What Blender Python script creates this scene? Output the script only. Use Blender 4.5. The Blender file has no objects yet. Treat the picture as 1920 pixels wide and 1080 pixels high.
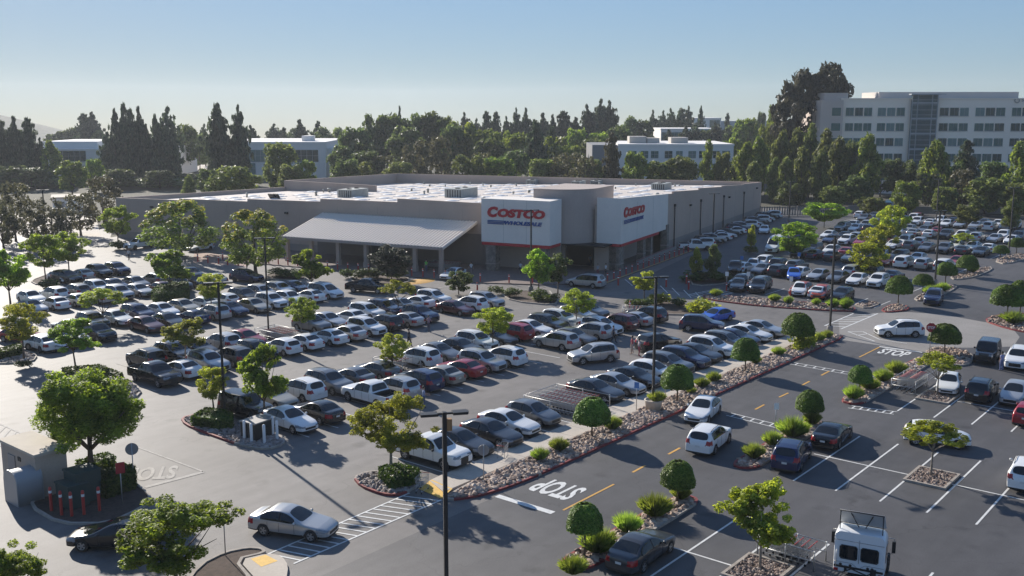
import bpy, bmesh, math, random
import numpy as np
from mathutils import Vector, Matrix
R = math.radians
sc = bpy.context.scene
COL = sc.collection
rng = random.Random(7)

# ------------------------------------------------------------------ camera, sky, sun, exposure
# World axes follow the parking lot: +X runs along the main drive (away, to the right), +Y across it (away, to the left).
F_PX, PITCH, YAW, CAM_H = 1902.7, 0.17526, 0.68197, 22.4
cam_d = bpy.data.cameras.new('camera'); cam = bpy.data.objects.new('camera', cam_d); COL.objects.link(cam)
cam.location = (0, 0, CAM_H)
cam.rotation_euler = (math.pi / 2 - PITCH, 0, YAW - math.pi / 2)
cam_d.sensor_width = 36; cam_d.lens = F_PX / 1920 * 36; cam_d.clip_start = 0.5; cam_d.clip_end = 20000
sc.camera = cam

SUN_AZ, SUN_EL, SKY_K, HAZE = R(73.5), R(24), 0.35, 0.00015
world = bpy.data.worlds.new('World'); sc.world = world; world.use_nodes = True
wn = world.node_tree; wn.nodes.clear()
wo = wn.nodes.new('ShaderNodeOutputWorld'); wb = wn.nodes.new('ShaderNodeBackground')
sky = wn.nodes.new('ShaderNodeTexSky'); sky.sky_type = 'NISHITA'; sky.sun_disc = False
sky.sun_elevation = SUN_EL; sky.sun_rotation = math.pi / 2 - SUN_AZ
sky.air_density = 1.0; sky.dust_density = 0.15; sky.ozone_density = 4.0; sky.altitude = 50
tc = wn.nodes.new('ShaderNodeTexCoord'); va = wn.nodes.new('ShaderNodeVectorMath'); va.operation = 'ADD'
va.inputs[1].default_value = (0, 0, 0.035)          # the distant terrain dips a little below the lot's level
wn.links.new(tc.outputs['Generated'], va.inputs[0]); wn.links.new(va.outputs[0], sky.inputs['Vector'])
# roll off the bright band near the horizon: c / (1 + k c), the same for the camera and for the light it sheds
vm = wn.nodes.new('ShaderNodeVectorMath'); vm.operation = 'MULTIPLY_ADD'; vm.inputs[1].default_value = (SKY_K,)*3; vm.inputs[2].default_value = (1, 1, 1)
vd = wn.nodes.new('ShaderNodeVectorMath'); vd.operation = 'DIVIDE'
lm = wn.nodes.new('ShaderNodeMix'); lm.data_type = 'VECTOR'; lm.inputs['Factor'].default_value = .2
lum = wn.nodes.new('ShaderNodeVectorMath'); lum.operation = 'DOT_PRODUCT'; lum.inputs[1].default_value = (.25, .6, .15)
wn.links.new(sky.outputs[0], lum.inputs[0]); wn.links.new(lum.outputs['Value'], lm.inputs[4]); wn.links.new(sky.outputs[0], lm.inputs[5]); wn.links.new(lm.outputs[1], vm.inputs[0]); wn.links.new(sky.outputs[0], vd.inputs[0]); wn.links.new(vm.outputs[0], vd.inputs[1])
vt = wn.nodes.new('ShaderNodeVectorMath'); vt.operation = 'MULTIPLY'; vt.inputs[1].default_value = (0.98, 1.02, 1.11)
wn.links.new(vd.outputs[0], vt.inputs[0]); wn.links.new(vt.outputs[0], wb.inputs['Color']); wb.inputs['Strength'].default_value = 0.155
wn.links.new(wb.outputs[0], wo.inputs['Surface'])
sd = bpy.data.lights.new('sun', 'SUN'); sun = bpy.data.objects.new('sun', sd); COL.objects.link(sun)
sd.energy = 5.0; sd.angle = R(0.55); sd.color = (1.0, 0.93, 0.83)
sdir = Vector((math.cos(SUN_EL) * math.cos(SUN_AZ), math.cos(SUN_EL) * math.sin(SUN_AZ), math.sin(SUN_EL)))
sun.rotation_euler = (-sdir).to_track_quat('-Z', 'Y').to_euler(); sun.location = (60, 60, 80)
sc.view_settings.view_transform = 'Standard'; sc.view_settings.look = 'None'
sc.view_settings.exposure = 0.62; sc.view_settings.gamma = 1.0
sc.cycles.max_bounces = 6; sc.cycles.diffuse_bounces = 2; sc.cycles.glossy_bounces = 2
sc.cycles.transparent_max_bounces = 6; sc.cycles.transmission_bounces = 2

# ------------------------------------------------------------------ survey: where measured points lie on the ground
def G(px, py, z=0.0):
    x = (px - 960) / F_PX; y = -(py - 540) / F_PX
    c, s = math.cos(PITCH), math.sin(PITCH)
    t = (z - CAM_H) / (y * c - s)
    r_, d_ = x * t, (y * s + c) * t
    ca, sa = math.cos(YAW), math.sin(YAW)
    return Vector((d_ * ca + r_ * sa, d_ * sa - r_ * ca, z))
def height_at(p, ty):
    """height of a thing standing at p whose top was measured at image row ty"""
    ca, sa = math.cos(YAW), math.sin(YAW); D = p[0] * ca + p[1] * sa
    k = (540 - ty) / F_PX; c, s = math.cos(PITCH), math.sin(PITCH)
    # (D s + (z-h) c) / (D c - (z-h) s) = k
    return CAM_H + D * (k * c - s) / (c + k * s)
def at_depth(px, D):
    """point on the lot's level at forward distance D in direction of column px"""
    ca, sa = math.cos(YAW), math.sin(YAW); c, s = math.cos(PITCH), math.sin(PITCH)
    zc = D * c + CAM_H * s
    r_ = (px - 960) / F_PX * zc
    return Vector((D * ca + r_ * sa, D * sa - r_ * ca, 0))
def depth(p): return p[0] * math.cos(YAW) + p[1] * math.sin(YAW)

# ------------------------------------------------------------------ object helpers
def tag(o, label=None, cat=None, group=None, kind=None):
    if label: o['label'] = label
    if cat: o['category'] = cat
    if group: o['group'] = group
    if kind: o['kind'] = kind
    return o
def empty(name, loc, rz=0.0):
    o = bpy.data.objects.new(name, None); COL.objects.link(o); o.location = loc; o.rotation_euler = (0, 0, rz)
    o.empty_display_size = 0.3
    return o
def link(name, me, parent=None, loc=None, rz=0.0):
    o = bpy.data.objects.new(name, me); COL.objects.link(o)
    if parent: o.parent = parent
    if loc is not None: o.location = loc
    if rz: o.rotation_euler = (0, 0, rz)
    return o
def kids(o): return [c for c in CHILDREN.get(o.name, [])]
CHILDREN = {}
def par(o, p):
    o.parent = p; CHILDREN.setdefault(p.name, []).append(o); return o
def copy_tree(o, parent=None):
    c = o.copy(); COL.objects.link(c)
    if parent: par(c, parent)
    for ch in kids(o): copy_tree(ch, c)
    return c
class MB:
    """collects shapes into one mesh"""
    def __init__(s): s.v = []; s.f = []; s.m = []; s.sm = []
    def add(s, vs, fs, mi=0, smooth=False):
        n = len(s.v); s.v += [tuple(v) for v in vs]
        for f in fs: s.f.append([i + n for i in f]); s.m.append(mi); s.sm.append(smooth)
        return s
    def box(s, x0, x1, y0, y1, z0, z1, mi=0, M=None):
        v = [Vector(p) for p in ((x0,y0,z0),(x1,y0,z0),(x1,y1,z0),(x0,y1,z0),(x0,y0,z1),(x1,y0,z1),(x1,y1,z1),(x0,y1,z1))]
        if M is not None: v = [M @ p for p in v]
        return s.add(v, [(0,3,2,1),(4,5,6,7),(0,1,5,4),(1,2,6,5),(2,3,7,6),(3,0,4,7)], mi)
    def prism(s, poly, z0, z1, mi=0, cap=True):
        n = len(poly)
        a = sum(poly[i][0]*poly[(i+1)%n][1]-poly[(i+1)%n][0]*poly[i][1] for i in range(n))
        if a < 0: poly = poly[::-1]
        zt = z1 if hasattr(z1, '__len__') else [z1]*n
        if a < 0 and hasattr(z1, '__len__'): zt = zt[::-1]
        v = [(p[0],p[1],z0) for p in poly] + [(p[0],p[1],zt[i]) for i,p in enumerate(poly)]
        f = [(i,(i+1)%n,n+(i+1)%n,n+i) for i in range(n)]
        if cap: f += [tuple(range(n,2*n)), tuple(range(n-1,-1,-1))]
        return s.add(v, f, mi)
    def tube(s, pts, rad, seg=8, mi=0, smooth=True, cap=True):
        pts = [Vector(p) for p in pts]; n = len(pts)
        rad = rad if hasattr(rad, '__len__') else [rad]*n
        vs = []
        for i,p in enumerate(pts):
            d = (pts[min(i+1,n-1)] - pts[max(i-1,0)]).normalized()
            a = Vector((0,0,1)) if abs(d.z) < 0.9 else Vector((1,0,0))
            u = d.cross(a).normalized(); w = d.cross(u)
            for k in range(seg):
                t = 2*math.pi*k/seg
                vs.append(p + (u*math.cos(t) + w*math.sin(t))*rad[i])
        fs = [(i*seg+k, i*seg+(k+1)%seg, (i+1)*seg+(k+1)%seg, (i+1)*seg+k) for i in range(n-1) for k in range(seg)]
        s.add(vs, fs, mi, smooth)
        if cap:
            m = len(s.v) - len(vs)
            s.f.append([m+k for k in range(seg)][::-1]); s.m.append(mi); s.sm.append(False)
            s.f.append([m+(n-1)*seg+k for k in range(seg)]); s.m.append(mi); s.sm.append(False)
        return s
    def lathe(s, prof, seg=24, mi=0, axis='z', M=None, smooth=True):
        vs = []
        for (r_, z) in prof:
            for k in range(seg):
                t = 2*math.pi*k/seg
                p = Vector((r_*math.cos(t), r_*math.sin(t), z)) if axis=='z' else Vector((r_*math.cos(t), z, r_*math.sin(t)))
                vs.append(M @ p if M is not None else p)
        n = len(prof)
        fs = [(i*seg+k, i*seg+(k+1)%seg, (i+1)*seg+(k+1)%seg, (i+1)*seg+k) for i in range(n-1) for k in range(seg)]
        return s.add(vs, fs, mi, smooth)
    def mesh(s, name, mats):
        me = bpy.data.meshes.new(name); me.from_pydata(s.v, [], s.f)
        for m in (mats if isinstance(mats, (list, tuple)) else [mats]): me.materials.append(m)
        me.polygons.foreach_set('material_index', s.m); me.polygons.foreach_set('use_smooth', s.sm)
        me.update(); return me
    def build(s, name, mats, parent=None, loc=None, rz=0.0):
        o = bpy.data.objects.new(name, s.mesh(name, mats)); COL.objects.link(o)
        if parent: par(o, parent)
        if loc is not None: o.location = loc
        if rz: o.rotation_euler = (0,0,rz)
        return o
def fast_mesh(name, V, quads, mats, smooth=False, normals=None, mi=None):
    me = bpy.data.meshes.new(name); n = len(V); q = np.asarray(quads, np.int32); k = q.shape[1]
    me.vertices.add(n); me.vertices.foreach_set('co', np.asarray(V, np.float32).ravel())
    me.loops.add(q.size); me.loops.foreach_set('vertex_index', q.ravel())
    me.polygons.add(len(q)); me.polygons.foreach_set('loop_start', np.arange(0, q.size, k, dtype=np.int32))
    me.polygons.foreach_set('loop_total', np.full(len(q), k, np.int32))
    for m in (mats if isinstance(mats, (list, tuple)) else [mats]): me.materials.append(m)
    if mi is not None: me.polygons.foreach_set('material_index', np.asarray(mi, np.int32))
    me.polygons.foreach_set('use_smooth', np.full(len(q), smooth)); me.update(calc_edges=True); me.validate()
    return me

# ------------------------------------------------------------------ materials
def nodes(m): return m.node_tree.nodes, m.node_tree.links
def mat(name, col, rough=0.6, metal=0.0, spec=0.5, coat=0.0, noise=None, bump=None, emit=None):
    """noise = (scale, amount) mottles the colour; bump = (scale, strength)"""
    m = bpy.data.materials.new(name); m.use_nodes = True; N, Lk = nodes(m)
    b = N['Principled BSDF']; b.inputs['Base Color'].default_value = (*col, 1); b.inputs['Roughness'].default_value = rough
    b.inputs['Metallic'].default_value = metal; b.inputs['Specular IOR Level'].default_value = spec
    if coat: b.inputs['Coat Weight'].default_value = coat; b.inputs['Coat Roughness'].default_value = 0.04
    if noise or bump:
        g = N.new('ShaderNodeNewGeometry')
    if noise:
        prev = None
        for (s_, a_) in (noise if isinstance(noise[0], tuple) else [noise]):
            t = N.new('ShaderNodeTexNoise'); t.inputs['Scale'].default_value = s_; t.inputs['Detail'].default_value = 5
            Lk.new(g.outputs['Position'], t.inputs['Vector'])
            r_ = N.new('ShaderNodeMapRange'); r_.inputs['From Min'].default_value = 0.3; r_.inputs['From Max'].default_value = 0.7
            r_.inputs['To Min'].default_value = 1 - a_; r_.inputs['To Max'].default_value = 1 + a_
            Lk.new(t.outputs['Fac'], r_.inputs['Value'])
            mx = N.new('ShaderNodeMix'); mx.data_type = 'RGBA'; mx.blend_type = 'MULTIPLY'; mx.inputs['Factor'].default_value = 1
            if prev is None: mx.inputs['A'].default_value = (*col, 1)
            else: Lk.new(prev, mx.inputs['A'])
            Lk.new(r_.outputs[0], mx.inputs['B']); prev = mx.outputs['Result']
        Lk.new(prev, b.inputs['Base Color'])
    if bump:
        t = N.new('ShaderNodeTexNoise'); t.inputs['Scale'].default_value = bump[0]; t.inputs['Detail'].default_value = 4
        Lk.new(g.outputs['Position'], t.inputs['Vector'])
        bp = N.new('ShaderNodeBump'); bp.inputs['Strength'].default_value = bump[1]; bp.inputs['Distance'].default_value = 0.02
        Lk.new(t.outputs['Fac'], bp.inputs['Height']); Lk.new(bp.outputs[0], b.inputs['Normal'])
    if emit: b.inputs['Emission Color'].default_value = (*col, 1); b.inputs['Emission Strength'].default_value = emit
    return m
def leaf_mat(name, dark, light, trans=0.35, hue=0.0):
    m = bpy.data.materials.new(name); m.use_nodes = True; N, Lk = nodes(m); N.clear()
    out = N.new('ShaderNodeOutputMaterial'); g = N.new('ShaderNodeNewGeometry'); oi = N.new('ShaderNodeObjectInfo')
    mx = N.new('ShaderNodeMix'); mx.data_type = 'RGBA'; mx.inputs['A'].default_value = (*dark, 1); mx.inputs['B'].default_value = (*light, 1)
    Lk.new(g.outputs['Random Per Island'], mx.inputs['Factor'])
    hs = N.new('ShaderNodeHueSaturation'); Lk.new(mx.outputs['Result'], hs.inputs['Color'])
    rr = N.new('ShaderNodeMapRange'); rr.inputs['To Min'].default_value = 0.78; rr.inputs['To Max'].default_value = 1.2
    Lk.new(oi.outputs['Random'], rr.inputs['Value']); Lk.new(rr.outputs[0], hs.inputs['Value'])
    rh = N.new('ShaderNodeMapRange'); rh.inputs['To Min'].default_value = 0.485; rh.inputs['To Max'].default_value = 0.515
    Lk.new(oi.outputs['Random'], rh.inputs['Value']); Lk.new(rh.outputs[0], hs.inputs['Hue'])
    d = N.new('ShaderNodeBsdfPrincipled'); t = N.new('ShaderNodeBsdfTranslucent'); ms = N.new('ShaderNodeMixShader')
    d.inputs['Roughness'].default_value = 0.55; d.inputs['Specular IOR Level'].default_value = 0.25
    tn = N.new('ShaderNodeTexNoise'); tn.inputs['Scale'].default_value = 0.6; tn.inputs['Detail'].default_value = 2; Lk.new(g.outputs['Position'], tn.inputs['Vector'])
    tr_ = N.new('ShaderNodeMapRange'); tr_.inputs[1].default_value = .3; tr_.inputs[2].default_value = .7; tr_.inputs[3].default_value = .62; tr_.inputs[4].default_value = 1.4; Lk.new(tn.outputs['Fac'], tr_.inputs[0])
    hm = N.new('ShaderNodeHueSaturation'); Lk.new(hs.outputs[0], hm.inputs['Color']); Lk.new(tr_.outputs[0], hm.inputs['Value']); hs = hm
    Lk.new(hs.outputs[0], d.inputs['Base Color'])
    br = N.new('ShaderNodeHueSaturation'); br.inputs['Value'].default_value = 2.1; br.inputs['Saturation'].default_value = 1.1; br.inputs['Hue'].default_value = 0.485
    Lk.new(hs.outputs[0], br.inputs['Color']); Lk.new(br.outputs[0], t.inputs['Color'])
    ms.inputs[0].default_value = trans
    Lk.new(d.outputs[0], ms.inputs[1]); Lk.new(t.outputs[0], ms.inputs[2]); Lk.new(ms.outputs[0], out.inputs['Surface'])
    return m
def island_mat(name, cols, rough=0.85):
    """each separate stone gets its own colour from the list"""
    m = bpy.data.materials.new(name); m.use_nodes = True; N, Lk = nodes(m); b = N['Principled BSDF']
    g = N.new('ShaderNodeNewGeometry'); cr = N.new('ShaderNodeValToRGB'); cr.color_ramp.interpolation = 'LINEAR'
    e = cr.color_ramp.elements
    while len(e) < len(cols): e.new(0.5)
    for i, c in enumerate(cols): e[i].position = i/(len(cols)-1); e[i].color = (*c, 1)
    Lk.new(g.outputs['Random Per Island'], cr.inputs['Fac']); Lk.new(cr.outputs[0], b.inputs['Base Color'])
    b.inputs['Roughness'].default_value = rough
    return m

def asphalt(name, c_old, c_new=None, x0=0, x1=1):
    """worn asphalt: aggregate, patches, seal cracks; fades along X from c_old to c_new where the newer seal coat begins"""
    m = bpy.data.materials.new(name); m.use_nodes = True; N, Lk = nodes(m); b = N['Principled BSDF']
    g = N.new('ShaderNodeNewGeometry')
    def noise(s_, d=5, stretch=None):
        t = N.new('ShaderNodeTexNoise'); t.inputs['Scale'].default_value = s_; t.inputs['Detail'].default_value = d
        if stretch:
            mp = N.new('ShaderNodeMapping'); mp.inputs['Scale'].default_value = stretch
            Lk.new(g.outputs['Position'], mp.inputs['Vector']); Lk.new(mp.outputs[0], t.inputs['Vector'])
        else: Lk.new(g.outputs['Position'], t.inputs['Vector'])
        return t.outputs['Fac']
    def rng_(v, a, b_, c, d):
        r_ = N.new('ShaderNodeMapRange'); r_.inputs[1].default_value = a; r_.inputs[2].default_value = b_
        r_.inputs[3].default_value = c; r_.inputs[4].default_value = d; Lk.new(v, r_.inputs[0]); return r_.outputs[0]
    base = None
    if c_new:
        sx = N.new('ShaderNodeSeparateXYZ'); Lk.new(g.outputs['Position'], sx.inputs[0])
        ad = N.new('ShaderNodeMath'); ad.operation = 'ADD'; Lk.new(sx.outputs[0], ad.inputs[0]); Lk.new(rng_(noise(0.15), 0.3, 0.7, -3, 3), ad.inputs[1])
        mx = N.new('ShaderNodeMix'); mx.data_type = 'RGBA'; mx.inputs['A'].default_value = (*c_old, 1); mx.inputs['B'].default_value = (*c_new, 1)
        Lk.new(rng_(ad.outputs[0], x0, x1, 0, 1), mx.inputs['Factor']); base = mx.outputs['Result']
    for v in (rng_(noise(0.12), 0.3, 0.7, 0.82, 1.14), rng_(noise(0.9), 0.3, 0.7, 0.9, 1.08), rng_(noise(14, 3), 0.3, 0.7, 0.88, 1.12),
              rng_(noise(0.6, 4, (0.25, 2.2, 1)), 0.35, 0.7, 1.06, 0.9)):
        mx = N.new('ShaderNodeMix'); mx.data_type = 'RGBA'; mx.blend_type = 'MULTIPLY'; mx.inputs['Factor'].default_value = 1
        if base is None: mx.inputs['A'].default_value = (*c_old, 1)
        else: Lk.new(base, mx.inputs['A'])
        Lk.new(v, mx.inputs['B']); base = mx.outputs['Result']
    vo = N.new('ShaderNodeTexVoronoi'); vo.feature = 'DISTANCE_TO_EDGE'; vo.inputs['Scale'].default_value = 0.11
    wv = N.new('ShaderNodeTexNoise'); wv.inputs['Scale'].default_value = 0.5; wv.inputs['Detail'].default_value = 6
    Lk.new(g.outputs['Position'], wv.inputs['Vector'])
    av = N.new('ShaderNodeVectorMath'); av.operation = 'MULTIPLY_ADD'; Lk.new(wv.outputs['Color'], av.inputs[0]); av.inputs[1].default_value = (4, 4, 0)
    Lk.new(g.outputs['Position'], av.inputs[2]); Lk.new(av.outputs[0], vo.inputs['Vector'])
    mx = N.new('ShaderNodeMix'); mx.data_type = 'RGBA'; mx.blend_type = 'MULTIPLY'; mx.inputs['Factor'].default_value = 1
    Lk.new(base, mx.inputs['A']); Lk.new(rng_(vo.outputs['Distance'], 0.0, 0.005, 0.72, 1.0), mx.inputs['B'])
    sv = N.new('ShaderNodeTexVoronoi'); sv.inputs['Scale'].default_value = 0.37; Lk.new(g.outputs['Position'], sv.inputs['Vector'])
    sa = N.new('ShaderNodeMath'); sa.operation = 'ADD'; Lk.new(sv.outputs['Distance'], sa.inputs[0]); Lk.new(rng_(noise(1.1, 4), 0.3, 0.7, 0.12, -0.10), sa.inputs[1])
    m2 = N.new('ShaderNodeMix'); m2.data_type = 'RGBA'; m2.blend_type = 'MULTIPLY'; m2.inputs['Factor'].default_value = 1
    Lk.new(mx.outputs['Result'], m2.inputs['A']); Lk.new(rng_(sa.outputs[0], 0.04, 0.24, 0.62, 1.0), m2.inputs['B']); mx = m2
    Lk.new(mx.outputs['Result'], b.inputs['Base Color'])
    b.inputs['Roughness'].default_value = 0.7; b.inputs['Specular IOR Level'].default_value = 0.45
    t = noise(40, 3); bp = N.new('ShaderNodeBump'); bp.inputs['Strength'].default_value = 0.35; bp.inputs['Distance'].default_value = 0.01
    Lk.new(t, bp.inputs['Height']); Lk.new(bp.outputs[0], b.inputs['Normal'])
    return m
M = {}
M['lot'] = asphalt('old asphalt', (0.158, 0.145, 0.136))
M['drive'] = asphalt('sealed asphalt', (0.13, 0.122, 0.116), (0.072, 0.070, 0.073), 30, 44)
M['concrete'] = mat('concrete', (0.47, 0.415, 0.35), 0.85, noise=[(0.5, 0.10), (6, 0.06)], bump=(20, 0.2))
M['concrete_grey'] = mat('grey concrete', (0.24, 0.225, 0.21), 0.85, noise=[(0.3, 0.12), (5, 0.08)], bump=(20, 0.2))
M['kerb_red'] = mat('red kerb paint', (0.22, 0.035, 0.035), 0.7, noise=(2.5, 0.25))
M['kerb_grey'] = mat('kerb concrete', (0.33, 0.29, 0.25), 0.85, noise=(3, 0.2))
M['white_line'] = mat('white road paint', (0.62, 0.62, 0.60), 0.7, noise=[(3, 0.12), (30, 0.1)])
M['worn_line'] = mat('worn white road paint', (0.37, 0.345, 0.31), 0.8, noise=[(3, 0.2), (20, 0.2)])
M['yellow_line'] = mat('yellow road paint', (0.55, 0.30, 0.06), 0.7, noise=[(3, 0.15), (30, 0.1)])
M['tactile'] = mat('yellow tactile paving', (0.70, 0.42, 0.07), 0.7, noise=[(3, 0.12), (30, 0.15)])
M['soil'] = mat('planting soil', (0.075, 0.05, 0.038), 0.95, noise=[(4, 0.3), (30, 0.3)], bump=(25, 0.8))
M['earth'] = mat('dry ground', (0.06, 0.056, 0.036), 0.95, noise=[(0.05, 0.3), (0.6, 0.25)])
M['rock'] = island_mat('river rock', [(0.15, 0.10, 0.08), (0.33, 0.235, 0.175), (0.42, 0.33, 0.26), (0.27, 0.18, 0.14), (0.50, 0.42, 0.35)])
M['gravel'] = island_mat('planter gravel', [(0.16, 0.11, 0.09), (0.30, 0.22, 0.18), (0.10, 0.07, 0.06), (0.36, 0.30, 0.26)])
M['grey_rock'] = island_mat('grey cobble', [(0.16, 0.13, 0.12), (0.34, 0.30, 0.28), (0.22, 0.17, 0.15), (0.42, 0.38, 0.35)])
M['black_metal'] = mat('black painted metal', (0.012, 0.012, 0.014), 0.45)
M['galv'] = mat('galvanised metal', (0.42, 0.42, 0.42), 0.45, metal=0.6)
M['bark'] = mat('bark', (0.10, 0.075, 0.055), 0.9, noise=[(6, 0.3)], bump=(12, 0.6))
M['pale_bark'] = mat('pale bark', (0.22, 0.19, 0.16), 0.9, noise=[(6, 0.25)], bump=(12, 0.5))
M['leaf_green'] = leaf_mat('street tree leaf', (0.085, 0.15, 0.02), (0.25, 0.34, 0.055), 0.5)
M['leaf_yellow'] = leaf_mat('yellow green leaf', (0.12, 0.165, 0.022), (0.33, 0.36, 0.06), 0.5)
M['leaf_gold'] = leaf_mat('golden flower top', (0.17, 0.165, 0.025), (0.40, 0.35, 0.07), 0.4)
M['leaf_dark'] = leaf_mat('dark broad leaf', (0.042, 0.068, 0.022), (0.12, 0.155, 0.052), 0.4)
M['leaf_topiary'] = leaf_mat('clipped ficus leaf', (0.045, 0.09, 0.012), (0.17, 0.25, 0.035), 0.16)
M['leaf_conifer'] = leaf_mat('conifer needle', (0.025, 0.041, 0.023), (0.08, 0.104, 0.056), 0.3)
M['leaf_olive'] = leaf_mat('olive wood leaf', (0.06, 0.085, 0.024), (0.17, 0.20, 0.06), 0.4)
M['leaf_light'] = leaf_mat('light wood leaf', (0.065, 0.11, 0.022), (0.19, 0.24, 0.05), 0.4)
M['leaf_brown'] = leaf_mat('brownish sparse leaf', (0.045, 0.048, 0.024), (0.125, 0.12, 0.058), 0.3)
M['leaf_gum'] = leaf_mat('gum leaf', (0.03, 0.032, 0.018), (0.085, 0.085, 0.05), 0.25)
M['leaf_purple'] = leaf_mat('crape myrtle leaf', (0.022, 0.036, 0.018), (0.075, 0.07, 0.055), 0.25)
M['flower_purple'] = leaf_mat('lilac bloom', (0.16, 0.10, 0.17), (0.30, 0.21, 0.30), 0.2)
M['grass_tuft'] = leaf_mat('tuft grass', (0.07, 0.12, 0.018), (0.22, 0.28, 0.06), 0.45)
M['shrub'] = leaf_mat('shrub leaf', (0.03, 0.055, 0.012), (0.10, 0.13, 0.03), 0.3)
M['hedge'] = leaf_mat('hedge leaf', (0.02, 0.045, 0.008), (0.075, 0.115, 0.018), 0.25)
# building
M['wall_tan'] = mat('tan stucco wall', (0.43, 0.335, 0.275), 0.9, noise=[(0.25, 0.05), (6, 0.04)])
M['wall_brown'] = mat('brown stucco', (0.40, 0.335, 0.30), 0.9, noise=[(0.25, 0.05), (6, 0.04)])
M['wall_base'] = mat('wall base band', (0.29, 0.25, 0.22), 0.9, noise=(0.5, 0.06))
M['panel_white'] = mat('white sign panel', (0.74, 0.69, 0.63), 0.8, noise=[(0.4, 0.03), (2.5, 0.02)])
M['sign_red'] = mat('sign red', (0.47, 0.006, 0.02), 0.5)
M['sign_blue'] = mat('sign blue', (0.02, 0.075, 0.26), 0.5)
M['stone'] = mat('stone veneer', (0.20, 0.17, 0.145), 0.9, noise=[(2.2, 0.35), (7, 0.2)], bump=(5, 0.8))
M['roof_white'] = mat('white roof membrane', (0.55, 0.49, 0.44), 0.8, noise=[(0.15, 0.08), (1.2, 0.06)])
M['skylight'] = mat('skylight dome', (0.80, 0.78, 0.75), 0.5)
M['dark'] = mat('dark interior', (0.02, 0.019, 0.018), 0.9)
M['hvac'] = mat('rooftop unit', (0.36, 0.37, 0.34), 0.6, metal=0.2, noise=(1.5, 0.1))
M['metal_roof'] = mat('metal roof sheet', (0.80, 0.70, 0.59), 0.6)
M['bollard_red'] = mat('red bollard paint', (0.42, 0.03, 0.025), 0.55)
M['office_white'] = mat('white office wall', (0.80, 0.76, 0.71), 0.85, noise=(0.1, 0.03))
M['office_beige'] = mat('beige office wall', (0.92, 0.78, 0.64), 0.9, noise=(0.1, 0.03))
M['office_pink'] = mat('warm office stone', (0.55, 0.46, 0.40), 0.9, noise=(0.1, 0.03))
M['office_glass'] = mat('office window glass', (0.05, 0.125, 0.115), 0.2, spec=0.35)
M['tower_glass'] = mat('tower glazing', (0.022, 0.065, 0.078), 0.15, spec=0.4)
M['mullion'] = mat('window mullion', (0.32, 0.34, 0.35), 0.5)
M['kiosk'] = mat('kiosk stucco', (0.44, 0.35, 0.275), 0.9, noise=[(0.6, 0.08), (8, 0.05)])
M['kiosk_roof'] = mat('kiosk roof', (0.48, 0.42, 0.34), 0.85, noise=(1, 0.1))
M['box_green'] = mat('green utility cabinet', (0.035, 0.06, 0.055), 0.5)
M['tank_grey'] = mat('grey tank', (0.30, 0.31, 0.32), 0.5)
M['sign_back'] = mat('sign back aluminium', (0.30, 0.29, 0.29), 0.5, metal=0.5)
M['sign_white'] = mat('sign white', (0.75, 0.75, 0.75), 0.5)
M['blue_sign'] = mat('blue sign', (0.05, 0.17, 0.45), 0.5)
M['stop_red'] = mat('stop sign red', (0.38, 0.02, 0.03), 0.5)
M['plastic_red'] = mat('red plastic handle', (0.40, 0.03, 0.03), 0.5)
M['wood_fence'] = mat('grey rail fence', (0.20, 0.18, 0.165), 0.9)

# ------------------------------------------------------------------ cars
PAINT = {  # letter: (word, colour, roughness, metallic)
    'w': ('white', (0.74, 0.74, 0.73), 0.35, 0.0), 's': ('silver', (0.46, 0.46, 0.46), 0.32, 0.55),
    'g': ('grey', (0.15, 0.155, 0.165), 0.3, 0.4), 'd': ('dark grey', (0.045, 0.047, 0.054), 0.28, 0.3),
    'k': ('black', (0.011, 0.011, 0.013), 0.22, 0.0), 'n': ('navy blue', (0.016, 0.024, 0.075), 0.25, 0.2),
    'b': ('bright blue', (0.015, 0.10, 0.50), 0.28, 0.1), 'r': ('red', (0.30, 0.012, 0.02), 0.28, 0.1),
    'm': ('maroon', (0.085, 0.014, 0.02), 0.28, 0.2), 't': ('beige', (0.36, 0.33, 0.27), 0.32, 0.4),
    'o': ('orange red', (0.48, 0.07, 0.025), 0.3, 0.1), 'l': ('light blue', (0.22, 0.38, 0.44), 0.4, 0.0)}
CARMAT = {k: mat(v[0] + ' car paint', v[1], v[2], v[3], coat=0.6) for k, v in PAINT.items()}
M['trim'] = mat('black car trim', (0.014, 0.014, 0.015), 0.6)
M['glass'] = mat('tinted car glass', (0.012, 0.015, 0.018), 0.06, spec=0.6)
M['tyre'] = mat('tyre rubber', (0.016, 0.016, 0.017), 0.8)
M['rim'] = mat('alloy rim', (0.38, 0.38, 0.39), 0.35, metal=0.7)
M['headlight'] = mat('headlight lens', (0.20, 0.22, 0.25), 0.08, spec=0.8)
M['taillight'] = mat('tail light lens', (0.33, 0.012, 0.016), 0.2)
M['plate'] = mat('licence plate', (0.62, 0.62, 0.60), 0.5)
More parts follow.
